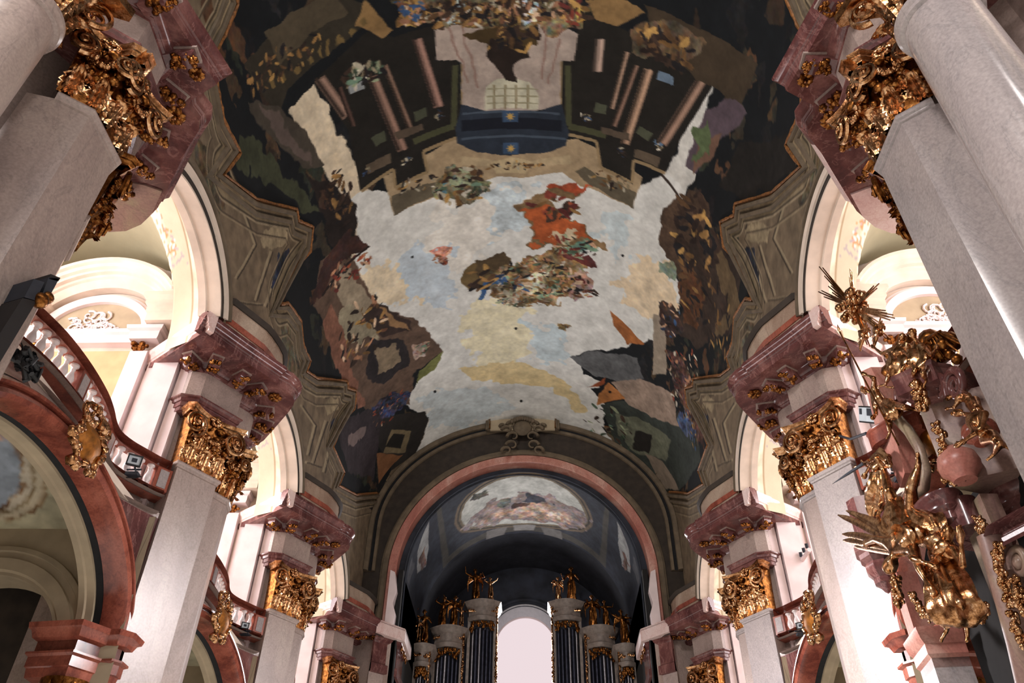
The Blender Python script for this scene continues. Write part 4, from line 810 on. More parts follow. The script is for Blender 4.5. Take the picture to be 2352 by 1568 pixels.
def build_pier(side, i):
    sg = -1 if side == 'L' else 1
    y = PIER_Y[side][i]; first = i == 0
    wn = 'left' if side == 'L' else 'right'
    nm = ['nearest', 'second', 'third', 'farthest'][i]
    extra = ['with round column beside it', 'tall grey shaft under gilded capital', 'smaller, behind the second pier', 'touching the great arch'][i]
    root = thing('pier', '%s %s marble pier of nave, %s' % (nm, wn, extra), 'pier', (sg * 7.2, y, 0), group=None)
    body = BODY1 if first else BODY; out = CORN1 if first else CORN
    kk = 'one' if first else 'std'
    if not first:
        link('shaft', pmesh(('core', kk), side, b_shaft(CORE, 0, 12.75), 'grey'), root)
        mat = 'grey_light' if side == 'R' else 'grey'  # right pilasters get a paler copy, the stronger light put into the colour
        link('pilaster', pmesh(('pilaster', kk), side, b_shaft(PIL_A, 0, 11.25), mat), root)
        link('astragal', pmesh(('ring', kk), side, b_ring([PIL_A[3], PIL_A[0], PIL_A[1], PIL_A[2], (0.12, -0.02), (0.37, 0.40), (0.30, 0.75), (0.0, 1.15)], 11.32), mat), root)
        if i < 3 or True:
            capital(root, (-0.22, -1.33), (0.39, -0.48), side, 'a')
            capital(root, (0.14, -0.02), (0.38, 0.40), side, 'b')
            capital(root, (0.34, 0.62), (0.0, 1.12), side, 'c')
    else:
        mat = 'grey_light' if side == 'R' else 'grey'  # paler copy on the right again, light put into the marble
        core = [(-2.4, -4.2), (0.3, -4.0), (0.75, -3.1), (0.85, -2.3), (1.24, -2.35), (1.62, -2.1), (1.6, -1.25), (1.25, -0.95), (0.62, -0.05), (0.32, 0.22), (-0.3, 0.9), (-0.9, 1.2), (-2.4, 1.0)]
        link('shaft', pmesh(('core', kk), side, b_shaft([(-2.4, -4.2), (0.3, -4.0), (0.1, -3.1), (0.7, -2.1), (1.3, -0.95), (0.5, 0.02), (-0.2, 0.75), (-0.8, 1.1), (-2.4, 1.0)], 0, 12.75), 'grey'), root)
        link('pilaster', pmesh(('pilaster', kk), side, b_shaft([(0.9, -2.45), (1.24, -2.35), (1.60, -2.07), (1.62, -1.25), (1.1, -0.85)], 0, 11.25), mat), root)
        link('pilaster', pmesh(('pilaster2', kk), side, b_shaft([(0.70, -0.18), (0.05, 0.62), (-0.2, 0.4), (0.5, -0.3)], 0, 11.25), 'grey'), root)
        link('astragal', pmesh(('ring', kk), side, b_ring([(1.24, -2.35), (1.60, -2.07), (1.62, -1.25), (1.1, -0.85)], 11.32), mat), root)
        link('astragal', pmesh(('ring2', kk), side, b_ring([(0.5, -0.3), (0.70, -0.18), (0.05, 0.62), (-0.2, 0.4)], 11.32), 'grey'), root)
        capital(root, (1.24, -2.40), (1.66, -2.02), side, 'p')
        capital(root, (1.64, -2.0), (1.64, -1.28), side, 'q')
        capital(root, (0.72, -0.18), (0.06, 0.64), side, 'r', gm='gold_dark')
    link('architrave', pmesh(('architrave', kk), side, loop_sweep(body, ARCH_PROF), 'purple'), root)
    link('architrave_core', pmesh(('architrave_core', kk), side, b_shaft(body, 12.72, 14.12), 'purple'), root)
    link('frieze', pmesh(('frieze', kk), side, b_frieze(MB().sweep(body, [(0.015, 0), (0.015, 0)], cap=False) and [(a, b) for a, b, _ in MB().sweep(body, [(0.015, 0), (0.015, 0)], cap=False).v[::2]]), 'grey'), root)
    link('bed_moulding', pmesh(('bed', kk), side, loop_sweep(body, BED_PROF), 'purple'), root)
    co = link('cornice', pmesh(('cornice', kk), side, b_cornice(out[:10] if first else out[2:]), 'purple'), root)
    if first: link('cornice_return', pmesh(('cornice_far', kk), side, b_cornice(out[9:]), 'purple' if side == 'L' else 'pink_pale'), co)  # right return coloured pale as if lit by the bay window
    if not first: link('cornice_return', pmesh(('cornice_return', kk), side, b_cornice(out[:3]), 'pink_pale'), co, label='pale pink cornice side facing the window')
    link('soffit', pmesh(('soffit', kk), side, b_slab(out), 'purple'), co)
    if first: link('soffit_slab', pmesh(('soffit_slab', kk), side, lambda: MB().prism([(0.25, 1.35), (0.52, 1.5), (0.12, 2.06), (-0.2, 2.33), (-0.58, 2.5), (-0.95, 2.52), (-1.35, 2.38), (-1.8, 2.0), (-1.6, 1.2), (-0.6, 1.1)], 14.06, 14.2), 'slab' if side == 'L' else 'pink_pale'), co)  # right slab coloured pale as if sunlit
    if first:
        spots = [((1.3, -3.0), (0.35, -0.2)), ((1.62, -2.25), (1, -0.3)), ((1.62, -1.35), (1, 0.0)), ((1.3, -0.9), (0.6, 0.8)), ((0.62, 0.0), (0.8, 0.45)), ((0.25, 0.58), (0.55, 0.85)), ((-0.25, 0.98), (0.3, 1))]
        ros = [((2.0, -1.0), 0.14), ((1.35, -0.2), 0.2)]
    else:
        spots = [((-0.42, -1.38), (-0.35, -1.0)), ((-0.18, -1.32), (0.55, -0.75)), ((0.20, -0.80), (0.75, -0.5)), ((0.42, -0.46), (1.0, -0.15)), ((0.40, 0.40), (1, 0.2)), ((0.28, 0.85), (0.8, 0.6)), ((-0.1, 1.32), (0.6, 0.8))]
        ros = [((1.08, -0.08), 0.18)]
    for j, (p, d) in enumerate(spots): bracket_parts(root, p, d, side, (kk, j))
    for j, (p, r) in enumerate(ros): soffit_rosette(root, p, side, (kk, j), r)
    # attic block standing on the cornice
    at = [(-0.05, -2.2), (0.28, -2.1), (0.86, -1.12), (0.94, -0.85), (1.02, -0.45), (1.05, -0.1), (0.98, 0.25), (0.82, 0.7), (0.45, 1.4), (0.2, 1.7)]
    if not first or True:
        ab = at if not first else [(0.2, -2.6)] + [(1.3, -1.6)] + at[4:]
        def attic(): return MB().sweep(ab + [(-0.3, 1.9), (-0.3, -2.2)], [(0, 14.6), (0, 14.66), (0.02, 14.68), (0.02, 14.86), (-0.03, 14.9), (-0.05, 15.5)], closed=True).prism([(a * 0.97 if a > 0 else a, b * 0.97) for a, b in ab] + [(-0.3, 1.9), (-0.3, -2.2)], 15.44, 15.5)
        def band(): return MB().sweep(ab, [(0.0, 14.78), (0.05, 14.78), (0.05, 14.95), (0.0, 14.95)])
        def capm(): return MB().sweep(ab, [(-0.1, 15.46), (0.0, 15.46), (0.05, 15.52), (0.08, 15.58), (-0.1, 15.60)])
        a_ = link('attic_block', pmesh(('attic', kk), side, attic, 'buff'), root)
        link('attic_band', pmesh(('atticband', kk), side, band, 'red'), a_)
        link('attic_capping', pmesh(('atticcap', kk), side, capm, 'olive_dark'), a_)
    return root
def build_column(side):
    sg = -1 if side == 'L' else 1
    c = (-5.92, 4.92) if side == 'L' else (5.62, 5.2)
    t = thing('column', 'round polished grey marble column in the top %s corner, gilded capital' % ('left' if side == 'L' else 'right'), 'column', (c[0], c[1], 0))
    mat = 'grey_light' if side == 'R' else 'grey'  # right shaft paler too, its brighter light is in the colour
    link('shaft', MB().lathe([(0.50, 0), (0.50, 4), (0.485, 8), (0.45, 11.2)], n=48).mesh('shaft', M[mat], 60), t)
    link('astragal', MB().lathe([(0.45, 11.18), (0.50, 11.2), (0.50, 11.26), (0.53, 11.3), (0.53, 11.36), (0.48, 11.4), (0.40, 11.4)], n=48).mesh('astragal', M[mat], 30), t)
    bell = link('capital', MB().lathe([(0.42, 11.4), (0.44, 11.8), (0.5, 12.3), (0.6, 12.6), (0.1, 12.62)], n=32).mesh('bell', M['gold_dark'], 60), t)
    for row, (z, h, n) in enumerate(((11.4, 0.42, 8), (11.72, 0.4, 8))):
        for k in range(n):
            a = 2 * pi * (k + 0.5 * row) / n
            mb = leaf_mb(0.34, h).xf(lambda p: (math.cos(a) * (0.44 + p.y) - math.sin(a) * p.x, math.sin(a) * (0.44 + p.y) + math.cos(a) * p.x, z + p.z))
            link('acanthus_leaf', mb.mesh('leaf', M['gold'], 70), bell)
    for k in range(4):
        a = pi / 4 + k * pi / 2
        mb = volute_mb(0.25).xf(lambda p: (math.cos(a) * (0.66 + p.x * .9) - math.sin(a) * p.y, math.sin(a) * (0.66 + p.x * .9) + math.cos(a) * p.y, 12.32 + p.z))
        link('volute', mb.mesh('volute', M['gold'], 60), bell)
        a2 = k * pi / 2
        link('flower', flutter(rosette_mb(0.17), .012, k).xf(lambda p: (math.cos(a2) * (0.6 + p.y) - math.sin(a2) * p.x, math.sin(a2) * (0.6 + p.y) + math.cos(a2) * p.x, 12.62 + p.z)).mesh('flower', M['gold'], 60), bell)
    ab = [];
    for k in range(4):
        for i in range(8):
            q = -1 + 2 * (i + .5) / 8; a = k * pi / 2; rr = 0.62 + 0.2 * q * q; ab.append((math.cos(a) * rr - math.sin(a) * q * .8, math.sin(a) * rr + math.cos(a) * q * .8))
    link('abacus', MB().prism(ab, 12.58, 12.74).mesh('abacus', M['gold']), bell)
    return t
# ---------------------------------------------------------------- side arches, galleries, lower arches
def ell(a, b, n=40, a0=0, a1=180): return [(a * math.cos(math.radians(a0 + (a1 - a0) * i / n)), b * math.sin(math.radians(a0 + (a1 - a0) * i / n))) for i in range(n + 1)]
def sym_link(name, mb, mat, side, parent=None, smooth=35, **kw):
    return link(name, mb.mesh(name, M[mat], smooth, flip=False), parent, **kw)
def side_xf(side, yb, x0=0):
    sg = -1 if side == 'L' else 1
    return lambda p: (sg * p[0], yb + p[1], p[2])
def build_side_arch(side, k):
    yb = BAY[k]; sg = -1 if side == 'L' else 1
    T = lambda a, b, h: (sg * (VA - h), yb + a, AR_Z + b)
    pth = ell(AR_A, AR_B, 44, 18, 162)
    wn = 'left' if side == 'L' else 'right'
    where = ['nearest', 'above the first', 'above the second', 'above the third'][k]
    t = thing('side_arch', 'cream and dark moulded arch of the %s gallery, %s bay from the camera' % (wn, ['nearest', 'second', 'third', 'last'][k]), 'arch', (0, 0, 0))
    A = lambda n, prof, m_: link(n, MB().sweep(pth, prof, T, side=1).mesh(n, M[m_], 35), t)
    A('outer_moulding', [(0.62, 0.0), (0.60, 0.06), (0.52, 0.06), (0.50, 0.12), (0.42, 0.12), (0.40, 0.03)], 'olive')
    A('gap', [(0.41, 0.02), (0.35, -0.02), (0.33, 0.015)], 'groove')
    A('cream_band', [(0.34, 0.0), (0.34, 0.09), (0.16, 0.09), (0.15, 0.04)], 'cream')
    A('dark_band', [(0.16, 0.03), (0.02, 0.03), (0.0, -0.1)], 'olive_dark')
    A('soffit', [(0.02, 0.03), (-0.03, 0.03), (-0.03, -0.02), (-0.02, -0.3), (-0.06, -0.32), (-0.06, -0.5), (0.3, -0.5)], 'cream')
def bay_vault(side, k):
    """painted cream vault of the gallery bay: from the side arch up and out to the two cross arches"""
    yb = BAY[k]; sg = -1 if side == 'L' else 1
    xs = np.linspace(7.3, 13.4, 110)
    ys = np.linspace(-1, 1, 90); X, Yv = np.meshgrid(xs, ys, indexing='ij'); q = (X - 7.3) / 6.1
    ha = 2.35 + 1.3 * np.minimum(1, q * 2.6); Yv = Yv * ha; rb = 1.65 + 2.6 * np.minimum(1, q * 1.5) ** 0.8; zc = 14.1 + 0.5 * q
    Zb = zc + rb * np.sqrt(np.clip(1 - (Yv / ha) ** 2, 0, 1))
    Zl = np.where(np.abs(X - 10.9) < 2.45, 15.5 + 2.55 * np.sqrt(np.clip(1 - ((X - 10.9) / 2.45) ** 2, 0, 1)), 0)
    Y = Yv; Z = np.maximum(Zb, Zl); Tt = np.arccos(np.clip(Yv / ha, -1, 1))
    U = X * 1.0; V = Tt * 2.9
    base = (206, 196, 172)
    rnd = random.Random(k + (5 if side == 'L' else 9)); P_ = []
    rgb = paint_points(U, V, P_, base, 7)
    dl = Zl - Zb; gn = fbm(X * 9, Yv * 9, 77, 2); gm = fbm(X * 14, Yv * 14, 83, 2)
    def put(mask, c): rgb[mask] = c
    put((X > 7.8) & (dl < -0.85), (184, 176, 152)); put((X > 7.74) & (X < 7.8) & (dl < -0.8), (148, 126, 96)); put((dl > -0.85) & (dl < -0.81) & (X > 7.8), (150, 130, 100))
    gl = (dl > -0.80) & (dl < -0.50) & (np.abs(Yv) < 1.5) & (X < 10.6) & (gn > -0.05)
    for t0, c in ((-9, (226, 214, 204)), (-.12, (150, 84, 88)), (-.03, (206, 146, 108)), (.05, (128, 140, 126)), (.13, (232, 220, 210))): put(gl & (gm > t0), c)
    for s_ in (1, -1):
        r_ = np.hypot((X - 8.55 - .12 * gn * 8) / 0.42, (Yv * s_ - 1.45 - .1 * gm * 8) / 0.34)
        put((r_ < 1) & (gn > -.06), (208, 136, 92)); put((r_ < .75) & (gm > 0), (226, 210, 206)); put((r_ > .8) & (r_ < 1.15) & (gm > .04), (160, 150, 150))
    rgb[dl > 0] = (150, 144, 118); rgb[(dl > -0.45) & (dl <= 0)] = (216, 202, 182); rgb[(dl > -0.52) & (dl <= -0.45)] = (150, 128, 96); rgb[(dl > -0.2) & (dl <= -0.15)] = (164, 142, 110)  # lunette underside set darker, mostly shade put into the colour
    mb = MB().grid([[(sg * X[i, j], yb + Y[i, j], Z[i, j]) for j in range(90)] for i in range(110)])
    me = mb.mesh('gallery_vault', M['fresco_soft'], 180); paint_mesh(me, rgb)
    return link('ceiling', me, kind='structure')
RAIL = [(7.62, 3.5), (7.8, 3.3), (8.02, 2.95), (8.22, 2.6), (8.34, 2.2), (8.3, 1.8), (8.18, 1.35), (8.08, 0.8), (8.04, 0.0)]
RAIL = RAIL + [(d, -v) for d, v in RAIL[-2::-1]]
def smooth_path(p, n=3):
    P = [Vector(q) for q in p]; out = []
    for i in range(len(P) - 1):
        a = P[max(i - 1, 0)]; b = P[i]; c = P[i + 1]; d = P[min(i + 2, len(P) - 1)]
        for k in range(n):
            t = k / n
            out.append(0.5 * ((2 * b) + (c - a) * t + (2 * a - 5 * b + 4 * c - d) * t * t + (3 * b - a - 3 * c + d) * t ** 3))
    out.append(P[-1]); return [tuple(q) for q in out]
BAL_PROF = [(0.0, 0.0), (0.085, 0.0), (0.085, 0.06), (0.05, 0.08), (0.045, 0.13), (0.07, 0.20), (0.085, 0.28), (0.075, 0.38), (0.045, 0.50), (0.035, 0.58), (0.05, 0.61), (0.04, 0.64), (0.055, 0.70), (0.085, 0.73), (0.085, 0.79), (0, 0.79)]
def build_gallery(side, k):
    yb = BAY[k]; sg = -1 if side == 'L' else 1; wn = 'left' if side == 'L' else 'right'
    T = lambda a, b, h: (sg * a, yb + b, h)
    bn = ['nearest', 'second', 'third', 'last'][k]
    rail = smooth_path(RAIL, 3)
    t = thing('balustrade', 'curving red marble balustrade with white balusters, %s gallery, %s bay' % (wn, bn), 'balustrade', (0, 0, 0))
    link('handrail', MB().sweep(rail, [(-0.14, 11.10), (0.10, 11.10), (0.12, 11.14), (0.12, 11.18), (0.16, 11.21), (0.16, 11.27), (0.12, 11.31), (-0.14, 11.31)], T, side=-1).mesh('handrail', M['red'], 35), t)
    link('plinth', MB().sweep(rail, [(-0.16, 10.40), (0.17, 10.40), (0.17, 10.49), (0.13, 10.52), (0.13, 10.58), (-0.16, 10.58)], T, side=-1).mesh('plinth', M['red'], 35), t)
    # stations along the rail
    L_ = [0]
    for a, b in zip(rail, rail[1:]): L_.append(L_[-1] + (Vector(b) - Vector(a)).length)
    tot = L_[-1]
    def stn(s):
        for i in range(len(L_) - 1):
            if L_[i + 1] >= s: break
        f_ = (s - L_[i]) / max(1e-6, L_[i + 1] - L_[i]); a = Vector(rail[i]); b = Vector(rail[i + 1]); d = (b - a).normalized()
        return a.lerp(b, f_), d
    posts = [0.1, tot * 0.235, tot * 0.5, tot * 0.765, tot - 0.1]
    if ('bal', side) not in CACHE: CACHE[('bal', side)] = MB().lathe([(r_, h_ * .66) for r_, h_ in BAL_PROF], n=12).mesh('baluster', M['baluster'], 50)
    for j, s in enumerate(posts):
        p, d = stn(s); nn = Vector((d.y, -d.x)); hw = 0.17
        def fr(a, b, h): q = p + d * a + nn * b; return (sg * q.x, yb + q.y, h)
        m_ = MB(); 
        m_.prism([(-hw, -.12), (hw, -.12), (hw, .12), (-hw, .12)], 10.57, 11.11, fr)
        po = link('post', m_.mesh('post', M['red'], 35), t)
        link('inset_panel', MB().prism([(-.1, -.135), (.1, -.135), (.1, .135), (-.1, .135)], 10.63, 11.05, fr).mesh('panel', M['grey_light'], 35), po)
    for a, b in zip(posts, posts[1:]):
        n = max(2, int(round((b - a - 0.35) / 0.25)))
        for q in range(n):
            p, d = stn(a + 0.17 + (b - a - 0.34) * (q + 0.5) / n)
            link('baluster', CACHE[('bal', side)], t, (sg * p.x, yb + p.y, 10.58))
    # fascia and spandrel wall with lower arch (structure)
    fas = MB().sweep(rail, [(-0.3, 10.02), (0.12, 10.02), (0.16, 10.07), (0.17, 10.34), (0.22, 10.37), (0.22, 10.41), (-0.3, 10.41)], T, side=-1)
    g = thing('gallery_front', 'pale stone band and spandrels under the %s balustrade, %s bay' % (wn, bn), 'wall', (0, 0, 0))
    link('stone_band', fas.mesh('band', M['grey'], 35), g)
    LA, LB, LZ, LC, LD = 3.7, 2.2, 7.45, -0.05, 7.6
    T2 = lambda a, b, h: (sg * (LD - h), yb + LC + a, LZ + b)
    el = ell(LA, LB, 48)
    sp = MB()
    up = [(a, 2.75) for a, b in el]
    rv = sorted((b, a) for a, b in rail)
    def rd(v): return float(np.interp(v, [q[0] for q in rv], [q[1] for q in rv])) - 0.14
    def TS(a, b, h):
        ab = LB * math.sqrt(max(0, 1 - (a / LA) ** 2)); f_ = min(1, max(0, (b - ab) / max(.05, 2.62 - ab)))
        return (sg * (LD + (rd(a) - LD) * f_ - h), yb + LC + a, LZ + b)
    sp.grid([[TS(a, b + (2.62 - b) * q / 5, 0.0) for a, b in el] for q in range(6)])
    sp.box(*sorted((sg * (LD), sg * (LD + 0.4))), yb + 3.35, yb + 4.4, 0, 9.8)
    link('spandrel', sp.mesh('spandrel', M['grey'], 35), g)
    for s_ in (1, -1):
        tri = [(s_ * 3.5, 2.24), (s_ * 1.5, 2.24), (s_ * 2.3, 1.98), (s_ * 2.9, 1.68), (s_ * 3.5, 1.15)]
        if s_ < 0: tri = tri[::-1]
        link('spandrel_panel', MB().grid([[TS(a, LB * math.sqrt(max(0, 1 - (a / LA) ** 2)) + .14 + (2.50 - .14 - LB * math.sqrt(max(0, 1 - (a / LA) ** 2))) * q / 6, .03) for a in [s_ * (1.5 + 2.05 * t / 10) for t in range(11)]] for q in range(7)]).mesh('spandrel_panel', M['purple'], 35), g)
    ar = thing('lower_arch', 'red marble archivolt under the %s gallery, %s bay' % (wn, bn), 'arch', (0, 0, 0))
    leg = el
    link('archivolt', MB().sweep(leg, [(0.0, -0.3), (0.0, 0.16), (-0.05, 0.22), (-0.10, 0.22), (-0.12, 0.13), (-0.15, 0.11), (-0.17, 0.2), (-0.25, 0.24), (-0.33, 0.20), (-0.37, 0.08), (-0.38, -0.05), (-0.38, -0.25)], T2, side=1).mesh('archivolt', M['red'], 35), ar)
    link('soffit', MB().sweep(leg, [(-0.36, -0.40), (-0.42, -0.41), (-0.43, -0.55), (-0.46, -0.58), (-0.46, -0.7), (-0.1, -0.7)], T2, side=1).mesh('soffit', M['sage'], 35), ar)
    link('shadow_gap', MB().sweep(leg, [(-0.36, -0.22), (-0.375, -0.46)], T2, side=1).mesh('shadow_gap', M['groove'], 35), ar)
    for s_ in (1,):
        path = [(8.75, 3.3), (8.75, 3.0), (7.95, 2.9), (7.75, 3.2), (7.6, 3.45), (7.5, 3.7)]
        prof = [(-.2, 6.5), (0.0, 6.5), (0.02, 6.66), (0.05, 6.68), (0.05, 6.86), (0.10, 6.9), (0.10, 6.94), (0.0, 6.96), (0.0, 7.16), (0.09, 7.2), (0.13, 7.32), (0.18, 7.36), (0.20, 7.46), (-.2, 7.5)]
        link('springer', MB().sweep([(a, s_ * b) for a, b in path], prof, T, side=-1).prism([(a, b) for a, b in path] + [(8.75, 3.7)], 6.52, 7.47, T).mesh('springer', M['red'], 35), ar)
        link('springer', MB().sweep([(8.0, 3.42), (7.42, 3.36), (7.34, 3.45), (7.34, 4.2)], prof, T, side=-1).prism([(8.0, 3.42), (7.42, 3.36), (7.34, 3.45), (7.34, 4.2), (8.0, 4.2)], 6.52, 7.47, T).mesh('springer', M['red'], 35), ar)
        link('springer_shaft', MB().lathe([(0.3, 0), (0.28, 5.9)], n=20).xf(lambda p: (sg * 8.1 + p.x, yb + 3.3 + p.y, p.z)).mesh('springer_shaft', M['grey'], 60), ar)
        c = MB(); rnd = random.Random(4)
        for q in range(60):
            a = rnd.uniform(0, 2 * pi); c.ball((sg * 8.1 + .36 * math.cos(a), yb + 3.3 + .36 * math.sin(a), rnd.uniform(5.85, 6.48)), rnd.uniform(.05, .1), 6)
        link('springer_capital', c.lathe([(0.3, 5.8), (0.45, 6.5)], (sg * 8.1, yb + 3.3, 0), 16).mesh('springer_capital', M['gold_dark'], 60), ar)
    # cartouche on the crown of the lower arch
    build_cartouche(side, yb, bn, wn)
def build_cartouche(side, yb, bn, wn):
    sg = -1 if side == 'L' else 1
    t = thing('cartouche', 'gilded shield cartouche on the crown of the %s lower arch, %s bay' % (wn, bn), 'ornament', (sg * 7.42, yb + {'second': -0.35, 'third': -0.75}.get(bn, -0.9), 9.32))
    def sh():
        rows = []
        for j in range(9):
            tt = j / 8; z = -0.34 + 0.62 * tt; ww = 0.30 * math.sin(pi * (0.12 + 0.70 * tt)) + 0.04
            rows.append([(-(0.30 + 0.14 * math.cos(x * pi / 2) * math.sin(pi * tt)), x * ww * 1.25, z) for x in np.linspace(-1, 1, 9)])
        return MB().grid(rows)
    mir = (lambda p: (p.x, p.y, p.z)) if side == 'R' else (lambda p: (-p.x, p.y, p.z))
    link('shield', sh().xf(mir).mesh('shield', M['bronze'], 70), t)
    m_ = MB(); rnd = random.Random(11)
    for q in range(26):
        a = 2 * pi * q / 26; r = 0.42; s1 = 1 + 0.18 * math.sin(a * 6)
        m_.ball((-0.30 + rnd.uniform(-.05, .05), r * 1.15 * s1 * math.cos(a), r * .95 * s1 * math.sin(a) - .03), rnd.uniform(.06, .11), 6, 1, 1.2, 1)
    link('leaf_border', flutter(m_, .02, 3).xf(mir).mesh('leaf_border', M['gold'], 60), t)
    m_ = MB()
    for s_ in (-1, 1):
        for tt in range(2):
            pts = [(-.28, s_ * (0.15 + 0.34 * math.sin(a) * (1 - .1 * tt)), 0.30 + 0.05 * tt + 0.16 * (1 - math.cos(a)) * (1 - .3 * tt)) for a in np.linspace(0, 4.2, 12)]
            m_.tube(pts, 0.055, 6, 0.02)
    for q in range(14): m_.ball((-0.3, rnd.uniform(-.3, .3), 0.34 + rnd.uniform(0, .28)), rnd.uniform(.04, .09), 6)
    link('crest', flutter(m_, .015, 3).xf(mir).mesh('crest', M['gold'], 60), t)
def build_bay_room(side, k):
    """gallery room behind the balustrade and chapel room under it (the setting)"""
    yb = BAY[k]; sg = -1 if side == 'L' else 1; wn = 'left' if side == 'L' else 'right'
    bn = ['nearest', 'second', 'third', 'last'][k]
    T = lambda a, b, h: (sg * a, yb + b, h)
    bx = lambda m_, d0, d1, a, b, z0, z1: m_.box(*sorted((sg * d0, sg * d1)), yb + a, yb + b, z0, z1)
    # cross wall (towards the far end of the bay) with its aedicule
    w_ = MB(); bx(w_, 7.9, 13.6, 3.62, 4.5, 10.1, 19.0)
    link('wall_cross_' + wn, w_.mesh('wall', M['cream'], 35), kind='structure')
    a_ = thing('doorcase', 'cream gallery doorcase with curved pediment and stucco relief, %s side, %s bay' % (wn, bn), 'doorcase', (0, 0, 0))
    P = lambda n, mb, m_, par=a_: link(n, mb.mesh(n, M[m_], 35), par)
    CX = 10.75
    for x in (CX - 1.45, CX + 1.45): P('pilaster', bx(MB(), x - 0.22, x + 0.22, 3.38, 3.66, 10.2, 14.55), 'white')
    P('niche', bx(MB(), CX - 1.2, CX + 1.2, 3.56, 3.66, 10.2, 14.7), 'ochre')
    rnd = random.Random(2)
    for x in (CX - 1.45, CX + 1.45):
        m3 = MB()
        for q in range(14): m3.ball((sg * (x + rnd.uniform(-.2, .2)), yb + 3.38 + rnd.uniform(-.05, .05), rnd.uniform(14.5, 14.85)), rnd.uniform(.04, .09), 6)
        P('capital', m3, 'gold_dark')
    ent = [(CX - 1.85, 3.66), (CX - 1.85, 3.25), (CX - 1.15, 3.25), (CX - 1.15, 3.4), (CX + 1.15, 3.4), (CX + 1.15, 3.25), (CX + 1.85, 3.25), (CX + 1.85, 3.66)]
    ep = [(-.02, 14.85), (0.0, 14.85), (0.03, 14.93), (0.03, 15.08), (0.10, 15.12), (0.12, 15.22), (-.02, 15.25)]
    P('entablature', MB().sweep(ent, ep, T, side=1).prism(ent, 14.86, 15.22, T), 'white')
    # tympanum and pediment
    tp = lambda a, b, h: (sg * (CX + a), yb + h, 15.22 + b)
    P('tympanum', MB().prism(ell(1.25, 1.05, 24), 3.5, 3.62, tp), 'sage')
    rl = MB(); rnd = random.Random(8)
    for q in range(34):
        aa = rnd.uniform(0, pi); rr = rnd.uniform(.0, .75); c0 = Vector((rr * math.cos(aa) * 1.1, rr * math.sin(aa) * .95 + 0.06)); r0 = rnd.uniform(.08, .2); s0 = rnd.uniform(0, 6)
        rl.tube([tp(c0.x + r0 * math.cos(s0 + u) * (1 - u / 7), c0.y + r0 * math.sin(s0 + u) * (1 - u / 7), 3.47) for u in np.linspace(0, 4.5, 8)], 0.035, 5, 0.015)
    P('stucco_relief', rl, 'white')
    P('archivolt', MB().sweep(ell(1.25, 1.05, 32), [(0, 3.5), (0, 3.40), (0.06, 3.36), (0.20, 3.36), (0.24, 3.44), (0.30, 3.44), (0.30, 3.55)], tp, side=1), 'white')
    oc = ell(1.62, 1.42, 32, 8, 172)
    ped = [(0, 3.6), (0, 3.38), (0.05, 3.36), (0.30, 3.30), (0.34, 3.24), (0.42, 3.22), (0.44, 3.12), (0.52, 3.10), (0.56, 3.02), (0.66, 2.98), (0.70, 2.90), (0.80, 2.88), (0.80, 3.6)]
    tq = lambda a, b, h: (sg * (CX + a), yb + h, 15.35 + b)
    path = [(2.15, 0.40), (1.68, 0.42)] + oc[4:-4] + [(-1.68, 0.42), (-2.15, 0.40)]
    P('segmental_pediment', MB().sweep(path, [(o * .82, h) for o, h in ped], tq, side=1), 'cream')
    for x in (CX - 2.2, CX + 1.5):
        blk = [(x, 3.62), (x, 3.02), (x + .7, 3.02), (x + .7, 3.62)]
        P('pediment_block', MB().sweep(blk, [(-.3, 15.26), (0, 15.26), (0, 15.5), (.04, 15.54), (.04, 15.72), (.10, 15.78), (.10, 15.9), (.18, 15.98), (.18, 16.1), (-.3, 16.12)], T, side=1), 'cream')
    # lit strips beside the pier
    st = thing('window_pilasters', 'bright white stucco pilaster strips beside the pier, %s gallery, %s bay' % (wn, bn), 'pilaster', (0, 0, 0))
    bx1 = bx(MB(), 8.15, 8.75, 3.30, 3.66, 10.2, 14.1); bx2 = bx(MB(), 7.85, 8.1, 3.42, 3.66, 10.2, 14.1)
    P('strip', bx1, 'white', st); P('strip', bx2, 'white', st)
    P('strip', bx(MB(), 8.8, 9.0, 3.5, 3.66, 10.2, 14.3), 'white', st)
    # outer wall with window
    o_ = MB()
    for (a, b, z0, z1) in ((-3.7, -1.7, 10.1, 19), (1.7, 4.5, 10.1, 19), (-1.7, 1.7, 17.6, 19), (-1.7, 1.7, 10.1, 11.2)): bx(o_, 13.3, 13.7, a, b, z0, z1)
    link('wall_outer_' + wn, o_.mesh('wall', M['cream'], 35), kind='structure')
    pane = MB().add([T(13.5, -1.7, 11.2), T(13.5, 1.7, 11.2), T(13.5, 1.7, 17.6), T(13.5, -1.7, 17.6)], [(0, 1, 2, 3)])
    link('window_%d' % (k + 1 + (4 if side == 'R' else 0)), pane.mesh('pane', M['win_l' if side == 'L' else 'win_r'], 35), kind='structure')
    fl = MB(); bx(fl, 7.9, 13.6, -3.7, 4.5, 10.0, 10.16); link('floor', fl.mesh('gallery_floor', M['cream'], 35), kind='structure')
    # chapel under the gallery: shallow painted ceiling, far wall with an arch, outer wall
    n = 70; xs = np.linspace(7.9, 13.2, n); ys = np.linspace(-3.6, 3.6, n)
    X, Y = np.meshgrid(xs, ys, indexing='ij'); Z = 9.55 + 0.4 * (1 - ((X - 10.4) / 3) ** 2) * (1 - (Y / 3.7) ** 2)
    ov = lambda a, b, m_=0: [(10.9 + a * math.cos(t), b * math.sin(t) * (1 + .06 * math.cos(3 * t))) for t in np.linspace(0, 2 * pi, 30)[:-1]]
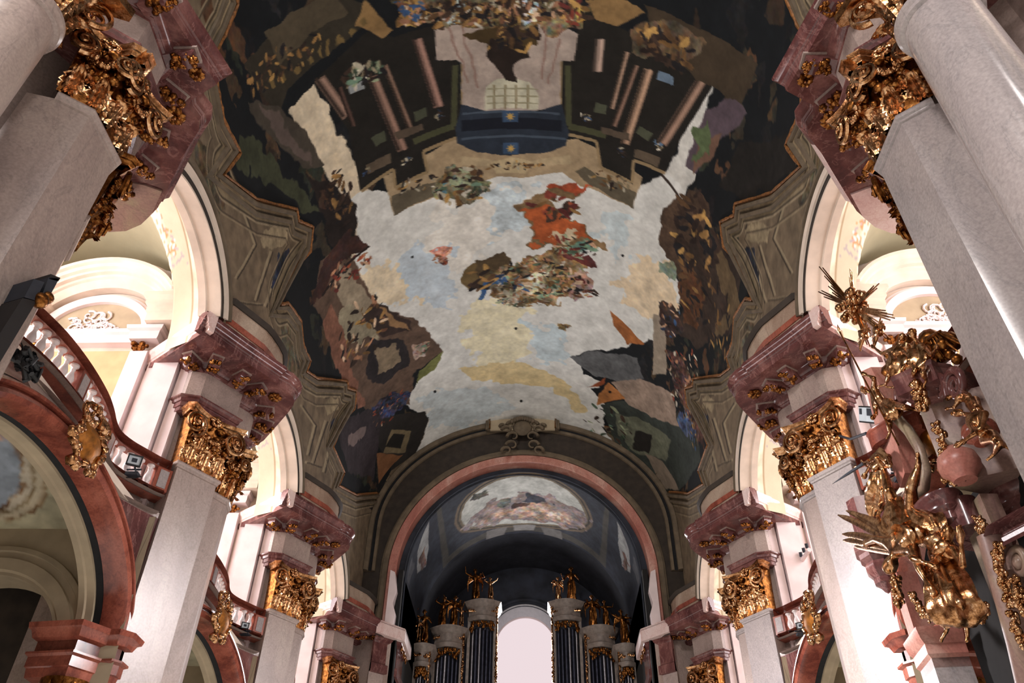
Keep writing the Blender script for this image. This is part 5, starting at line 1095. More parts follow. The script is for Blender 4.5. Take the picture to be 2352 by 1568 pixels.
    P_ = [((132, 104, 74), .12, .12, ov(2.35, 3.05)), ((206, 194, 168), .05, .05, ov(2.28, 2.98)), ((140, 120, 90), .05, .08, ov(2.1, 2.82)), ((206, 196, 176), .04, .05, ov(2.04, 2.76)), ((124, 92, 62), .15, .15, ov(1.9, 2.62)), ((150, 160, 172), .08, .1, ov(1.84, 2.56)),
          ((196, 164, 152), .35, .12, [(8.8, -1.0), (10.4, -1.4), (10.6, 1.0), (9, .6)]), ((170, 130, 110), .35, .2, [(9.0, -.2), (9.9, -.4), (9.9, .5), (9.2, .5)])]
    mb = MB().grid([[(sg * X[i, j], yb + Y[i, j], Z[i, j]) for j in range(n)] for i in range(n)])
    me = mb.mesh('chapel_ceiling', M['fresco_soft'], 180); paint_mesh(me, paint_points(X, Y, P_, (186, 180, 152), 5)); link('ceiling', me, kind='structure')
    fw = MB(); ar = ell(1.75, 1.7, 30); tw = lambda a, b, h: (sg * (10.35 + a), yb + h, 6.9 + b)
    fw.grid([[tw(a, b, 3.3) for a, b in [(2.6, -7)] + [(1.75, -7)] + ar + [(-1.75, -7), (-3.2, -7)]], [tw(a, b, 3.3) for a, b in [(2.6, -6)] + [(2.9, 3)] + [(a * 1.66, 3.0) for a, b in ar] + [(-2.9, 3), (-3.2, -6)]]])
    link('wall_chapel_' + wn, fw.mesh('wall', M['sage'], 35), kind='structure')
    ca = thing('chapel_arch', 'sage plaster arch inside the %s side chapel, %s bay' % (wn, bn), 'arch', (0, 0, 0))
    P('moulding', MB().sweep([(1.75, -2)] + ar + [(-1.75, -2)], [(0.62, 3.3), (0.60, 3.22), (0.5, 3.2), (0.48, 3.26), (0.36, 3.26), (0.34, 3.2), (0.1, 3.2), (0.06, 3.25), (0, 3.25), (0, 3.9)], tw, side=1), 'sage', ca)
    P('dark_recess', MB().box(*sorted((sg * 8.2, sg * 13.2)), yb + 4.2, yb + 4.3, 0, 9.6), 'olive_dark', ca)
    cp = [(12.9, 3.35), (12.9, 2.9), (11.6, 2.9), (11.6, 2.7), (8.7, 2.7), (8.7, 3.3)]
    ow = MB(); bx(ow, 13.2, 13.5, -3.7, 4.5, 0, 10); link('wall_chapel_outer_' + wn, ow.mesh('wall', M['sage'], 35), kind='structure')
# ---------------------------------------------------------------- the great arch and the organ apse
YA = 33.35
def build_great_arch():
    T = lambda a, b, h: (a, YA - h, 17.1 + b)
    r0 = 5.5
    def ring(r, n=72): return [(r, -2.5)] + [(r * math.cos(pi * i / n), r * math.sin(pi * i / n)) for i in range(n + 1)] + [(-r, -2.5)]
    def outer(n=72):
        out = [(7.2, -2.5)]
        for i in range(n + 1):
            a = pi * i / n; c, s_ = math.cos(a), math.sin(a)
            # vault section as seen from the arch centre
            lo, hi = 3.0, 12.0
            for _ in range(40):
                mid = (lo + hi) / 2; x, z = mid * c, 17.1 + mid * s_
                ins = abs(x) < VA and (z < VZ or (x / VA) ** 2 + ((z - VZ) / VB) ** 2 < 1)
                if ins: lo = mid
                else: hi = mid
            out.append((lo * c * 1.01, lo * s_ * 1.01))
        return out + [(-7.2, -2.5)]
    R = ring(5.9); O = outer()
    rows = [[T(a, b, 0) for a, b in R], [T(a, b, 0) for a, b in O]]
    n = 24; rows = [[T(R[i][0] * (1 - k / n) + O[i][0] * k / n, R[i][1] * (1 - k / n) + O[i][1] * k / n, 0) for i in range(len(R))] for k in range(n + 1)]
    me = MB().grid(rows).mesh('wall', M['olive_dark'], 35)
    link('wall_back', me, kind='structure')
    t = thing('great_arch', 'broad dark moulded arch closing the nave, with rose marble inner ring', 'arch', (0, 0, 0))
    A = lambda nm, r, prof, mt: link(nm, MB().sweep(ring(r), prof, T, side=1).mesh(nm, M[mt], 35), t)
    A('rose_ring', r0, [(0.0, -0.5), (0.0, 0.10), (0.03, 0.14), (0.36, 0.14), (0.40, 0.06)], 'rose')
    A('inner_moulding', 5.9, [(0.0, 0.0), (0.0, 0.14), (0.08, 0.22), (0.20, 0.22), (0.22, 0.12), (0.30, 0.10), (0.32, 0.04)], 'olive')
    oe = O[1:-1]
    m_ = MB().sweep([(a * 0.988, b * 0.988) for a, b in oe], [(-0.50, 0.02), (-0.48, 0.12), (-0.36, 0.16), (-0.34, 0.08), (-0.2, 0.08), (-0.18, 0.20), (-0.06, 0.28), (0.0, 0.28), (0.02, 0.0)], T, side=1)
    link('outer_moulding', m_.mesh('outer_moulding', M['olive'], 35), t)
    link('groove', MB().sweep([(a * 0.988, b * 0.988) for a, b in oe], [(-0.34, 0.085), (-0.20, 0.085)], T, side=1).mesh('groove', M['groove'], 35), t)
    A('inner_return', r0, [(0.02, -0.45), (-0.36, -0.5)], 'navy')
    # keystone cartouche and tablet
    c = thing('keystone_tablet', 'moulded green-grey tablet with gilt rim above the crown of the great arch', 'tablet', (0, YA - 0.3, 24.6))
    p = [(1.6, -0.35), (1.6, 0.42), (-1.6, 0.42), (-1.6, -0.35)]
    tt = lambda a, b, h: (a, -h, b)
    link('field', MB().prism(p, 0.0, 0.1, tt).mesh('field', M['sage'], 35), c)
    link('frame', MB().sweep(p, [(-0.22, 0.1), (-0.2, 0.2), (-0.1, 0.2), (-0.08, 0.28), (0, 0.28), (0.02, 0)], tt, side=-1).mesh('frame', M['olive'], 35), c)
    link('gilt_rim', MB().tube([tt(a, b + (0.02 if b > 0 else 0), 0.26) for a, b in p], 0.04, 6).mesh('rim', M['gold_dark'], 60), c)
    c = thing('keystone_cartouche', 'carved stucco cartouche with scrolls over the crown of the great arch', 'cartouche', (0, YA - 0.45, 24.2))
    m_ = MB().ball((0, -.1, 0.05), 0.42, 16, 1.1, .5, 1); link('boss', m_.mesh('boss', M['olive'], 60), c)
    m_ = MB()
    for s_ in (-1, 1):
        for q, (x0, z0, r0_) in enumerate([(0.55, 0.25, .22), (0.75, -.05, .26), (0.45, -.45, .3), (0.95, .15, .16), (0.5, -.95, .3), (0.75, -1.25, .25)]):
            m_.tube([(s_ * (x0 + r0_ * math.cos(u) * (1 - u / 8)), -.12, z0 + r0_ * math.sin(u) * (1 - u / 8)) for u in np.linspace(0, 5, 12)], .09, 6, .03)
    for q in range(9): m_.ball((-.5 + q / 8, -.2, .42 + .15 * math.sin(pi * q / 8)), .12, 8)
    link('scrolls', m_.mesh('scrolls', M['olive'], 60), c)
    # stilts of the arch: pale consoles at both feet
    for s_ in (-1, 1):
        k = thing('console', 'pale lit console at the %s foot of the great arch' % ('left' if s_ < 0 else 'right'), 'console', (s_ * 5.45, YA, 14.6))
        link('stone', MB().prism([(-.25, 0), (.12, 0), (.14, .5), (.0, .9), (.10, 1.5), (-.05, 2.3), (-.25, 2.4)], -0.1, 1.2, lambda a, b, h: (-s_ * a, h - .3, b)).mesh('stone', M['white'], 35), k)
def build_apse():
    r = 5.2; z0 = 17.1; y1 = 44.0
    ny, nt = 260, 360
    ys = np.linspace(YA + 0.3, y1, ny); th = np.linspace(-0.42, pi + 0.42, nt)
    Y, Th = np.meshgrid(ys, th, indexing='ij')
    X = r * np.cos(np.clip(Th, 0, pi)); Z = z0 + r * np.sin(np.clip(Th, 0, pi)) - np.where(Th < 0, -Th, np.where(Th > pi, Th - pi, 0)) * 6
    U = (Th - pi / 2) * r; V = Y
    P = []
    oct_ = lambda cx, cy, a, b: [(cx + a * math.cos(t) * (1 if abs(math.cos(t)) < .9 else .96), cy + b * math.sin(t)) for t in np.linspace(0, 2 * pi, 26)[:-1]]
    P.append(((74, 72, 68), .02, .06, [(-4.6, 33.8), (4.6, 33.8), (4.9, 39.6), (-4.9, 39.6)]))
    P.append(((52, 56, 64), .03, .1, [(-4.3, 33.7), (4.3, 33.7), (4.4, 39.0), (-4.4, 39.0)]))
    P.append(((104, 92, 78), .02, .06, oct_(0, 36.4, 3.9, 2.75)))
    P.append(((60, 58, 56), .02, .06, oct_(0, 36.4, 3.72, 2.6)))
    P.append(((110, 100, 84), .02, .06, oct_(0, 36.4, 3.62, 2.5)))
    P.append(((176, 178, 172), .05, .08, oct_(0, 36.4, 3.45, 2.35)))
    P.append(((134, 122, 120), .4, .16, [(-3.3, 36.2), (-1.5, 35.6), (0, 35.8), (1.6, 36.0), (3.2, 37.4), (2.2, 38.4), (0, 38.2), (-2, 38.4), (-3.3, 37.6)]))
    P.append(((156, 134, 120), .4, .22, [(-2.9, 37.2), (-1, 36.6), (1, 36.8), (2.6, 37.8), (0, 38), (-2, 38.1)]))
    P.append(((58, 60, 70), .3, .2, [(-1.2, 35.9), (-.3, 35.8), (.1, 36.3), (-.7, 36.7), (-1.3, 36.4)]))
    P.append(((86, 92, 88), .3, .25, [(.6, 36), (1.3, 36.1), (1.4, 36.6), (.7, 36.6)])); P.append(((70, 70, 66), .3, .25, [(1.6, 34.8), (2.4, 34.9), (2.6, 35.5), (1.9, 35.5)]))
    P.append(((70, 52, 44), .3, .25, [(-.4, 36.6), (.4, 36.5), (.5, 37.1), (-.2, 37.2)])); P.append(((196, 180, 166), .3, .2, [(-2.3, 37.3), (-1.4, 37), (-1.3, 37.5), (-2, 37.7)]))
    for s_ in (-1, 1):
        P.append(((150, 152, 152), .06, .08, [(s_ * 5.2, 34.1), (s_ * 6.4, 34.9), (s_ * 6.9, 36.3), (s_ * 6.1, 37.2), (s_ * 5.6, 36.2)]))
        P.append(((104, 84, 78), .3, .25, [(s_ * 5.9, 35.8), (s_ * 6.5, 35.6), (s_ * 6.6, 37.0), (s_ * 6.1, 37)]))
        P.append(((76, 78, 84), .1, .1, [(s_ * 6.9, 34.5), (s_ * 8, 34.5), (s_ * 8, 35.2), (s_ * 7, 35.6)]))
        P.append(((110, 108, 106), .03, .06, [(s_ * .9, 39.0), (s_ * 2.0, 38.9), (s_ * 2.1, 39.9), (s_ * 1.1, 40)]))
    P.append(((132, 130, 128), .03, .06, [(-.6, 38.9), (.6, 38.9), (.5, 39.5), (-.5, 39.5)]))
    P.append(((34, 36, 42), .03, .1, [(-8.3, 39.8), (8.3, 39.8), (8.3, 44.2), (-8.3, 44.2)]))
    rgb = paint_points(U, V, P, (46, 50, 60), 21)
    mb = MB().grid([[(X[i, j], Y[i, j], Z[i, j]) for j in range(nt)] for i in range(ny)])
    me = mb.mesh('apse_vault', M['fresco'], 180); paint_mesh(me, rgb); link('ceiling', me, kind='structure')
    # end wall with the round-headed window
    WZ = 18.03; WR = 1.68
    hole = [(1.95, -16)] + [(1.95 * math.cos(a), 1.95 * math.sin(a)) for a in np.linspace(0, pi, 31)] + [(-1.95, -16)]
    T = lambda a, b, h: (a, y1 - h, WZ + b)
    big = [(6, -16)] + [(6 * math.cos(a), 6 * math.sin(a)) for a in np.linspace(0, pi, 31)] + [(-6, -16)]
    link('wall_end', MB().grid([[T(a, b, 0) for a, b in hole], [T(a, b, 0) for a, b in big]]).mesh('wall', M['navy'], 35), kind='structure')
    sur = thing('window_surround', 'pale grey splayed surround of the tall round-headed end window', 'window frame', (0, y1, 10))
    T2 = lambda a, b, h: (a, -h, WZ - 10 + b)
    inner = [(WR, -16)] + [(WR * math.cos(a), WR * math.sin(a)) for a in np.linspace(0, pi, 37)] + [(-WR, -16)]
    link('reveal', MB().sweep(inner, [(0.0, -0.9), (0.03, -0.6), (0.30, -0.02), (0.34, 0.06), (0.38, 0.06), (0.40, 0.0)], T2, side=1).mesh('reveal', plain('grey_reveal', (186, 188, 192), 0.8, var=.03), 40), sur)
    link('inner_bead', MB().sweep(inner, [(0.0, -0.95), (-0.05, -0.9), (-0.05, -0.8), (0.02, -0.78)], T2, side=1).mesh('bead', M['white'], 40), sur)
    gl = MB().prism([(a, b) for a, b in inner], 0.88, 0.9, lambda a, b, h: (a, y1 + h, WZ + b))
    link('window_9', gl.mesh('pane', M['win_end'], 35), kind='structure')
    rl = MB().sweep([(2.25, -8), (2.25, 0)] + [(2.25 * math.cos(a), 2.25 * math.sin(a)) for a in np.linspace(0, pi, 25)] + [(-2.25, 0), (-2.25, -8)], [(0, 0), (0, .06), (.1, .1), (.2, .06), (.2, 0)], T, side=1)
    link('trim_1', rl.mesh('trim', M['navy'], 35), kind='structure')
    for s_ in (-1, 1):
        wn = 'left' if s_ < 0 else 'right'
        link('wall_back_' + wn, MB().box(*sorted((s_ * 5.25, s_ * 9)), YA, YA + .3, 0, 14.7).mesh('wall', M['grey'], 35), kind='structure')
        e = thing('apse_entablature', 'pale pink marble entablature ending the nave cornice at the %s foot of the great arch' % wn, 'entablature', (0, 0, 0))
        T3 = lambda a, b, h: (s_ * a, b, h)
        pa = [(5.9, 32.4), (4.88, 33.5), (4.88, 35.6), (5.5, 35.9)]; pb = [(6.1, 32.9), (5.2, 33.7), (5.2, 35.3), (5.6, 35.5)]
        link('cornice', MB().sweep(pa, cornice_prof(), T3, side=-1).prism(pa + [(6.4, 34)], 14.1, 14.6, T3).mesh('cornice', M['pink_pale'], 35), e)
        link('frieze', MB().sweep(pb, [(0, 12.7), (.1, 12.72), (.1, 13.05), (.03, 13.1), (.03, 13.9), (.15, 14.0), (.2, 14.12)], T3, side=-1).mesh('frieze', M['purple'], 35), e)
        link('pilaster', MB().prism(pb + [(6.4, 34)], 0, 12.7, T3).mesh('pilaster', M['grey'], 35), e)
        for q, (y_, x_) in enumerate(((33.9, 4.95), (34.5, 4.95), (35.1, 4.95))): link('gilded_leaf', flutter(rosette_mb(.16), .02, q).xf(lambda p: (s_ * (5.05 - p.y), y_ + p.x, 13.9 + p.z)).mesh('leaf', M['gold_dark'], 60), e)
    # apse side walls down to the floor
    for s_ in (-1, 1):
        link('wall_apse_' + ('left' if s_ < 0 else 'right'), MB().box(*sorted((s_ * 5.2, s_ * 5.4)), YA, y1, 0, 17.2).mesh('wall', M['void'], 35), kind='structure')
def case_top(x0, x1, y0, y1, z0, bulge):
    """plan of a tower front bulging towards the nave"""
    n = 10; return [(x0, y1)] + [(x0 + (x1 - x0) * i / n, y0 - bulge * math.sin(pi * i / n)) for i in range(n + 1)] + [(x1, y1)]
def build_organ(side):
    s_ = -1 if side == 'L' else 1; wn = 'left' if side == 'L' else 'right'
    t = thing('organ_case', 'grey and gilt stepped organ case with tall pipes, %s of the end window' % wn, 'organ', (0, 0, 0))
    towers = [(1.45, 2.85, 40.6, 18.75, .35), (3.05, 4.45, 40.0, 17.15, .4), (4.45, 5.15, 38.6, 15.8, .2)]
    for q, (a, b, y, z, bul) in enumerate(towers):
        pl = case_top(a, b, y, y + 1.2, z, bul)
        T = lambda p, r, h: (s_ * p, r, h)
        cor = MB().sweep(pl, [(-.1, z - 1.0), (0.0, z - 1.0), (0.05, z - .92), (0.05, z - .78), (-.02, z - .72), (-.02, z - .35), (.06, z - .3), (.16, z - .18), (.2, z - .06), (.26, z), (-.1, z + .03)], T, side=1).prism(pl, z - .02, z + .02, T).prism([(x, max(r, y - bul * .2)) for x, r in pl], z - 1.0, z - .02, T)
        k = link('tower_cornice', cor.mesh('tower_cornice', M['casing'], 35), t)
        link('tower_back', MB().box(*sorted((s_ * a, s_ * b)), y + .5, y + 1.2, 8, z - .9).mesh('tower_back', M['navy'], 35), t)
        for e in (a + .04, b - .04):
            link('frame_post', MB().box(*sorted((s_ * (e - .07), s_ * (e + .07))), y - .02, y + .3, 8, z - .95).mesh('frame_post', M['casing'], 35), t)
        n = 6 if q < 2 else 3
        for i in range(n):
            x = a + .16 + (b - a - .32) * (i + .5) / n; yy = y + .12 - bul * .6 * math.sin(pi * (i + .5) / n); r = (b - a - .32) / n * .46
            link('pipe', MB().lathe([(r, 8), (r, z - 1.35 - .25 * abs(i - n / 2 + .5) / n)], (s_ * x, yy, 0), 12).mesh('pipe', M['pipe' if (i in (n // 2, n - 1)) else 'pipe_dark'], 60), t)
        g = MB(); rnd = random.Random(q + 20)
        for i in range(46):
            x = a + .1 + (b - a - .2) * rnd.random(); d_ = abs((x - a) / (b - a) - .5) * 2
            g.ball((s_ * x, y - .1 - bul * .7 * (1 - d_ ** 2), z - 1.1 - rnd.random() * (.25 + .5 * d_ ** 2)), rnd.uniform(.04, .09), 6, 1, .7, 1.2)
        link('pipe_shade', flutter(g, .015, q).mesh('pipe_shade', M['gold_dark'], 60), t)
        g = MB().tube([(s_ * (a - .05 if q < 2 else a), y - .03, z - .3), (s_ * (a - .05 if q < 2 else a), y - .03, z - 4.0)], .05, 6).tube([(s_ * (a - .05 if q < 2 else a), y - .03, z - .45), (s_ * b, y - .1 - bul * .3, z - .5)], .04, 6)
        for i in range(34):
            g.ball((s_ * (a - .05 if q < 2 else a), y - .05 + rnd.uniform(-.06, .06), z - .3 - i * .11), rnd.uniform(.04, .09), 6)
        for i in range(12): g.ball((s_ * (a + (b - a) * i / 11), y - .1 - bul * .3 * i / 11, z - rnd.uniform(.45, .55)), rnd.uniform(.05, .08), 6)
        link('gilt_festoon', flutter(g, .02, q).mesh('gilt_festoon', M['gold'], 60), t)
    for x, z in ((2.95, 14.9),):
        link('rail', MB().box(*sorted((s_ * 2.7, s_ * 4.0)), 40.2, 40.35, 14.1, 14.22).mesh('rail', M['casing'], 35), t)
    return t
# ---------------------------------------------------------------- carved figures
_Rm = Matrix(((_R.x, _U.x, -_F.x), (_R.y, _U.y, -_F.y), (_R.z, _U.z, -_F.z)))
CAM0 = Vector((0.4896, 0, 1.6))
def AT(px, py, x=None, y=None, z=None):
    """a surveyed point of the place: the photo's sight line met with a plane of known x, y or z"""
    d = _F + _R * ((px - 1176) / 1867.5) - _U * ((py - 784) / 1867.5)
    t = (x - CAM0.x) / d.x if x is not None else (y - CAM0.y) / d.y if y is not None else (z - CAM0.z) / d.z
    return CAM0 + d * t
def capsules(caps, voxel=0.03, smooth=4, extra=None):
    """one continuous skin round a set of tapered bones: union by voxel remesh"""
    mb = MB()
    for p0, p1, r0, r1 in caps:
        p0, p1 = Vector(p0), Vector(p1); n = 10
        d = (p1 - p0); 
        if d.length < 1e-4: mb.ball(p0, r0, 10); continue
        mb.tube([p0.lerp(p1, k / 4) for k in range(5)], [r0 + (r1 - r0) * k / 4 for k in range(5)], n)
        mb.ball(p0, r0 * 1.0, 10); mb.ball(p1, r1 * 1.0, 10)
    if extra: mb.add(extra.v, extra.f)
    me = bpy.data.meshes.new('tmp'); me.from_pydata([tuple(v) for v in mb.v], [], mb.f)
    o = bpy.data.objects.new('tmp', me); COL.objects.link(o)
    r = o.modifiers.new('r', 'REMESH'); r.mode = 'VOXEL'; r.voxel_size = voxel; r.use_smooth_shade = True
    s_ = o.modifiers.new('s', 'SMOOTH'); s_.iterations = smooth; s_.factor = 0.5
    dg = bpy.context.evaluated_depsgraph_get(); dg.update()
    out = bpy.data.meshes.new_from_object(o.evaluated_get(dg)); bpy.data.objects.remove(o)
    return out
def fingers(caps, hand, dirv, side, ln):
    dirv = Vector(dirv).normalized(); side = Vector(side).normalized(); hand = Vector(hand)
    caps.append((hand, hand + dirv * ln * .45, ln * .2, ln * .22))
    for k, l_ in enumerate((.42, .5, .47, .36)):
        b = hand + dirv * ln * .45 + side * ln * (k - 1.5) * .13; c = b + dirv * ln * l_ * .55; nrm = dirv.cross(side)
        e = c + (dirv * .8 + nrm * .6).normalized() * ln * l_ * .45
        caps.append((b, c, ln * .062, ln * .056)); caps.append((c, e, ln * .056, ln * .045))
    b = hand + side * -ln * .18 + dirv * ln * .1
    caps.append((b, b + (dirv * .7 - side * .7).normalized() * ln * .34, ln * .075, ln * .055))
def figure(name, label, J, H, mat='gold', voxel=None, group=None, cat='statue', hair=True, drape=None, base=None, hands=True, fat=1.0):
    """J: joints as world points: head, neck, chest, pelvis, shL, elL, haL, shR, elR, haR, hipL, knL, ftL, hipR, knR, ftR. H: body height it would stand"""
    g = {k: Vector(v) for k, v in J.items()}; u = H / 7.5; base = Vector(base) if base else g['pelvis']
    root = thing(name, label, cat, base, group=group)
    up = (g['head'] - g['neck']).normalized(); lat = (g['shL'] - g['shR']).normalized(); face = lat.cross(up).normalized()
    if 'face' in J: face = Vector(J['face']).normalized()
    c = []
    hc = g['head']
    c += [(hc - up * u * .08, hc + up * u * .16, u * .34, u * .36), (hc - up * u * .2 + face * u * .1, hc - up * u * .32 + face * u * .16, u * .22, u * .15)]
    c += [(hc + face * u * .30 + up * u * .02, hc + face * u * .46 - up * u * .10, u * .055, u * .075), (hc + face * u * .33 - up * u * .22 - lat * u * .07, hc + face * u * .33 - up * u * .22 + lat * u * .07, u * .05, u * .05)]
    for s_ in (-1, 1):
        c.append((hc + face * u * .30 + lat * s_ * u * .06 + up * u * .1, hc + face * u * .28 + lat * s_ * u * .22 + up * u * .1, u * .05, u * .05))
        c.append((hc + lat * s_ * u * .36 - up * u * .04, hc + lat * s_ * u * .36 + up * u * .08, u * .06, u * .06))
        c.append((hc + face * u * .27 + lat * s_ * u * .15 - up * u * .07, hc + face * u * .25 + lat * s_ * u * .15 - up * u * .12, u * .09, u * .08))
    c += [(g['head'] - up * u * .25, g['neck'], u * .19, u * .21)]
    c += [(g['neck'], g['chest'], u * .24, u * .5), (g['chest'], g['pelvis'].lerp(g['chest'], .35), u * .52, u * .40), (g['pelvis'].lerp(g['chest'], .4), g['pelvis'], u * .40, u * .46)]
    for a in 'LR':
        c += [(g['neck'].lerp(g['chest'], .25), g['sh' + a], u * .24, u * .25), (g['chest'], g['sh' + a], u * .36, u * .25)]
        c += [(g['sh' + a], g['el' + a], u * .24, u * .16), (g['el' + a], g['ha' + a], u * .17, u * .10)]
        d = (g['ha' + a] - g['el' + a]).normalized(); sd = d.cross(Vector((0.3, 0.9, 0.2))).normalized()
        if hands: fingers(c, g['ha' + a], d, sd, u * .85)
        else: c.append((g['ha' + a], g['ha' + a] + d * u * .5, u * .12, u * .08))
        c += [(g['pelvis'], g['hip' + a], u * .42, u * .36), (g['hip' + a], g['kn' + a], u * .36, u * .23), (g['kn' + a], g['kn' + a].lerp(g['ft' + a], .35), u * .22, u * .22), (g['kn' + a].lerp(g['ft' + a], .35), g['ft' + a], u * .22, u * .12)]
        fd = (g['ft' + a] - g['kn' + a]).normalized(); fo = (face - fd * face.dot(fd)).normalized()
        c.append((g['ft' + a], g['ft' + a] + (fo * .8 + fd * .5) * u * .75, u * .13, u * .10))
    c = [(a_, b_, r0_ * fat, r1_ * fat) if i_ > 12 and r0_ > u * .1 else (a_, b_, r0_, r1_) for i_, (a_, b_, r0_, r1_) in enumerate(c)]
    me = capsules(c, voxel or u * .055, 3); me.materials.clear(); me.materials.append(M[mat]); me.shade_smooth()
    me.transform(Matrix.Translation(-base)); me.name = 'body'
    link('body', me, root)
    if hair:
        mb = MB(); rnd = random.Random(int(H * 100) + len(label))
        for k in range(26):
            a = rnd.uniform(0, 2 * pi); e = rnd.uniform(-.2, 1.5)
            d = (lat * math.cos(a) + face * math.sin(a) * .9) * math.cos(e) + up * math.sin(e)
            if d.dot(face) > .62: continue
            mb.ball(hc + up * u * .05 + d * u * .36 - base, u * rnd.uniform(.09, .16), 6)
        link('hair', mb.mesh('hair', M['gold_dark'], 70), root)
    if drape:
        for k, dr in enumerate(drape):
            link('drapery', cloth_sheet([Vector(p) - base for p in dr[0]], dr[1], dr[2] if len(dr) > 2 else k).mesh('drapery', M[mat], 70), root)
    return root
def cloth_sheet(path, widths, seed=0, folds=5, nu=30, amp=0.10):
    """a folded strip of carved cloth along a path, closed round so that it has body"""
    P = [Vector(p) for p in path]; m_ = 4 * (len(P) - 1); rows = []; rnd = random.Random(seed); ph = rnd.uniform(0, 6)
    pts = []
    for i in range(len(P) - 1):
        a = P[max(i - 1, 0)]; b = P[i]; c = P[i + 1]; d = P[min(i + 2, len(P) - 1)]
        for k in range(5):
            t = k / 5; pts.append(0.5 * ((2 * b) + (c - a) * t + (2 * a - 5 * b + 4 * c - d) * t * t + (3 * b - a - 3 * c + d) * t ** 3))
    pts.append(P[-1]); n = len(pts); side = None
    for i, p in enumerate(pts):
        d = (pts[min(i + 1, n - 1)] - pts[max(i - 1, 0)]).normalized()
        if side is None:
            side = d.cross((CAM0 - Vector(p)).normalized()) if False else d.cross(Vector((-0.6, -0.75, -0.3)))
            side.normalize()
        side = (side - d * side.dot(d)).normalized(); nr = d.cross(side)
        t = i / (n - 1); f_ = t * (len(widths) - 1); j = min(int(f_), len(widths) - 2); w_ = widths[j] + (widths[j + 1] - widths[j]) * (f_ - j)
        row = []
        for k in range(nu + 1):
            a = 2 * pi * k / nu
            rr = 1 + 0.22 * math.sin(folds * a + ph + 1.5 * math.sin(t * 4)) + .10 * math.sin((folds * 2 + 1) * a + t * 9)
            row.append(p + side * math.cos(a) * w_ * rr + nr * math.sin(a) * w_ * .55 * rr + d * math.sin(a * 3 + ph) * amp * w_)
        rows.append(row)
    mb = MB().grid(rows); q = nu + 1
    mb.f += [tuple(range(nu)), tuple((n - 1) * q + k for k in reversed(range(nu)))]
    return mb
def wing(root, base, tip, up, span, mat='gold', n=9):
    """feathered wing: root bone from base to tip, quills hanging along up"""
    b, t_, up = Vector(base), Vector(tip), Vector(up).normalized(); d = (t_ - b)
    nr = d.normalized().cross(up)
    mb = MB()
    for lay, (l_, r_, off) in enumerate(((1.0, .085, 0), (.62, .08, .05), (.34, .075, .09))):
        for k in range(n):
            f_ = (k + .5) / n; s0 = b + d * f_ * (1 if lay else 1.0); ln = span * l_ * (.55 + .75 * f_)
            dr = (up * (1.15 - .5 * f_) + d.normalized() * (.15 + .75 * f_)).normalized()
            pts = [s0 + dr * ln * q + nr * (off + .10 * span * q * q) for q in np.linspace(0, 1, 6)]
            mb.tube([Vector(p) for p in pts], [r_ * span * .75 * v for v in (.7, 1, 1, .95, .8, .3)], 6)
    mb.tube([b, b + d * .5 + nr * .03 - up * span * .06, t_], [span * .11, span * .12, span * .05], 8)
    loc = root.location
    mb.xf(lambda p: p - loc)
    link('wing', mb.mesh('wing', M[mat], 60), root)
def standing(name, label, foot, H, face=(0, -1, 0), pose=0, group=None, mat='gold_dark', wings=False, voxel=None):
    """a small upright draped figure seen from afar"""
    f = Vector(face).normalized(); l_ = Vector((0, 0, 1)).cross(f) * 1.0; b = Vector(foot); z = Vector((0, 0, 1)); u = H / 7.5; rnd = random.Random(pose)
    sw = l_ * u * rnd.uniform(-.4, .4)
    J = dict(pelvis=b + z * u * 3.9, chest=b + z * u * 5.3 + sw, neck=b + z * u * 6.1 + sw, head=b + z * u * 6.9 + sw * 1.3)
    for a, s_ in (('L', 1), ('R', -1)):
        J['sh' + a] = J['chest'] + z * u * .45 + l_ * s_ * u * .85
        e = rnd.choice([(1.6, .6, .3), (1.5, -.4, .7), (1.2, -1.2, .5), (1.0, -1.3, .6)])
        J['el' + a] = J['sh' + a] + l_ * s_ * u * e[0] * .7 + z * u * e[1] + f * u * e[2]
        J['ha' + a] = J['el' + a] + l_ * s_ * u * rnd.uniform(-.7, .6) + z * u * rnd.uniform(-.5, .9) + f * u * .6
        J['hip' + a] = J['pelvis'] + l_ * s_ * u * .4 - z * u * .1
        J['kn' + a] = J['hip' + a] - z * u * 1.8 + f * u * (.4 if s_ > 0 else .05)
        J['ft' + a] = b + l_ * s_ * u * .4 + z * u * .12
    J['face'] = f
    r = figure(name, label, J, H, mat, voxel=voxel or u * .11, group=group, base=b, hands=False,
               drape=[([J['chest'] - z * u * .6, J['pelvis'] + f * u * .1, b + z * u * 1.6 + f * u * .15, b + z * u * .35], [u * .5, u * .75, u * .85, u * .95], pose)])
    if wings:
        for s_ in (-1, 1):
            mb = MB(); c0 = J['chest'] - f * u * .5 + l_ * s_ * u * .4 - b
            for q in range(6): mb.tube([c0, c0 + l_ * s_ * u * (.7 + .1 * q) + z * u * (1.3 - .45 * q), c0 + l_ * s_ * u * (1.15 - .02 * q) + z * u * (1.1 - .75 * q)], [u * .14, u * .17, u * .05], 5)
            link('wing', mb.mesh('wing', M[mat], 60), r)
    return r

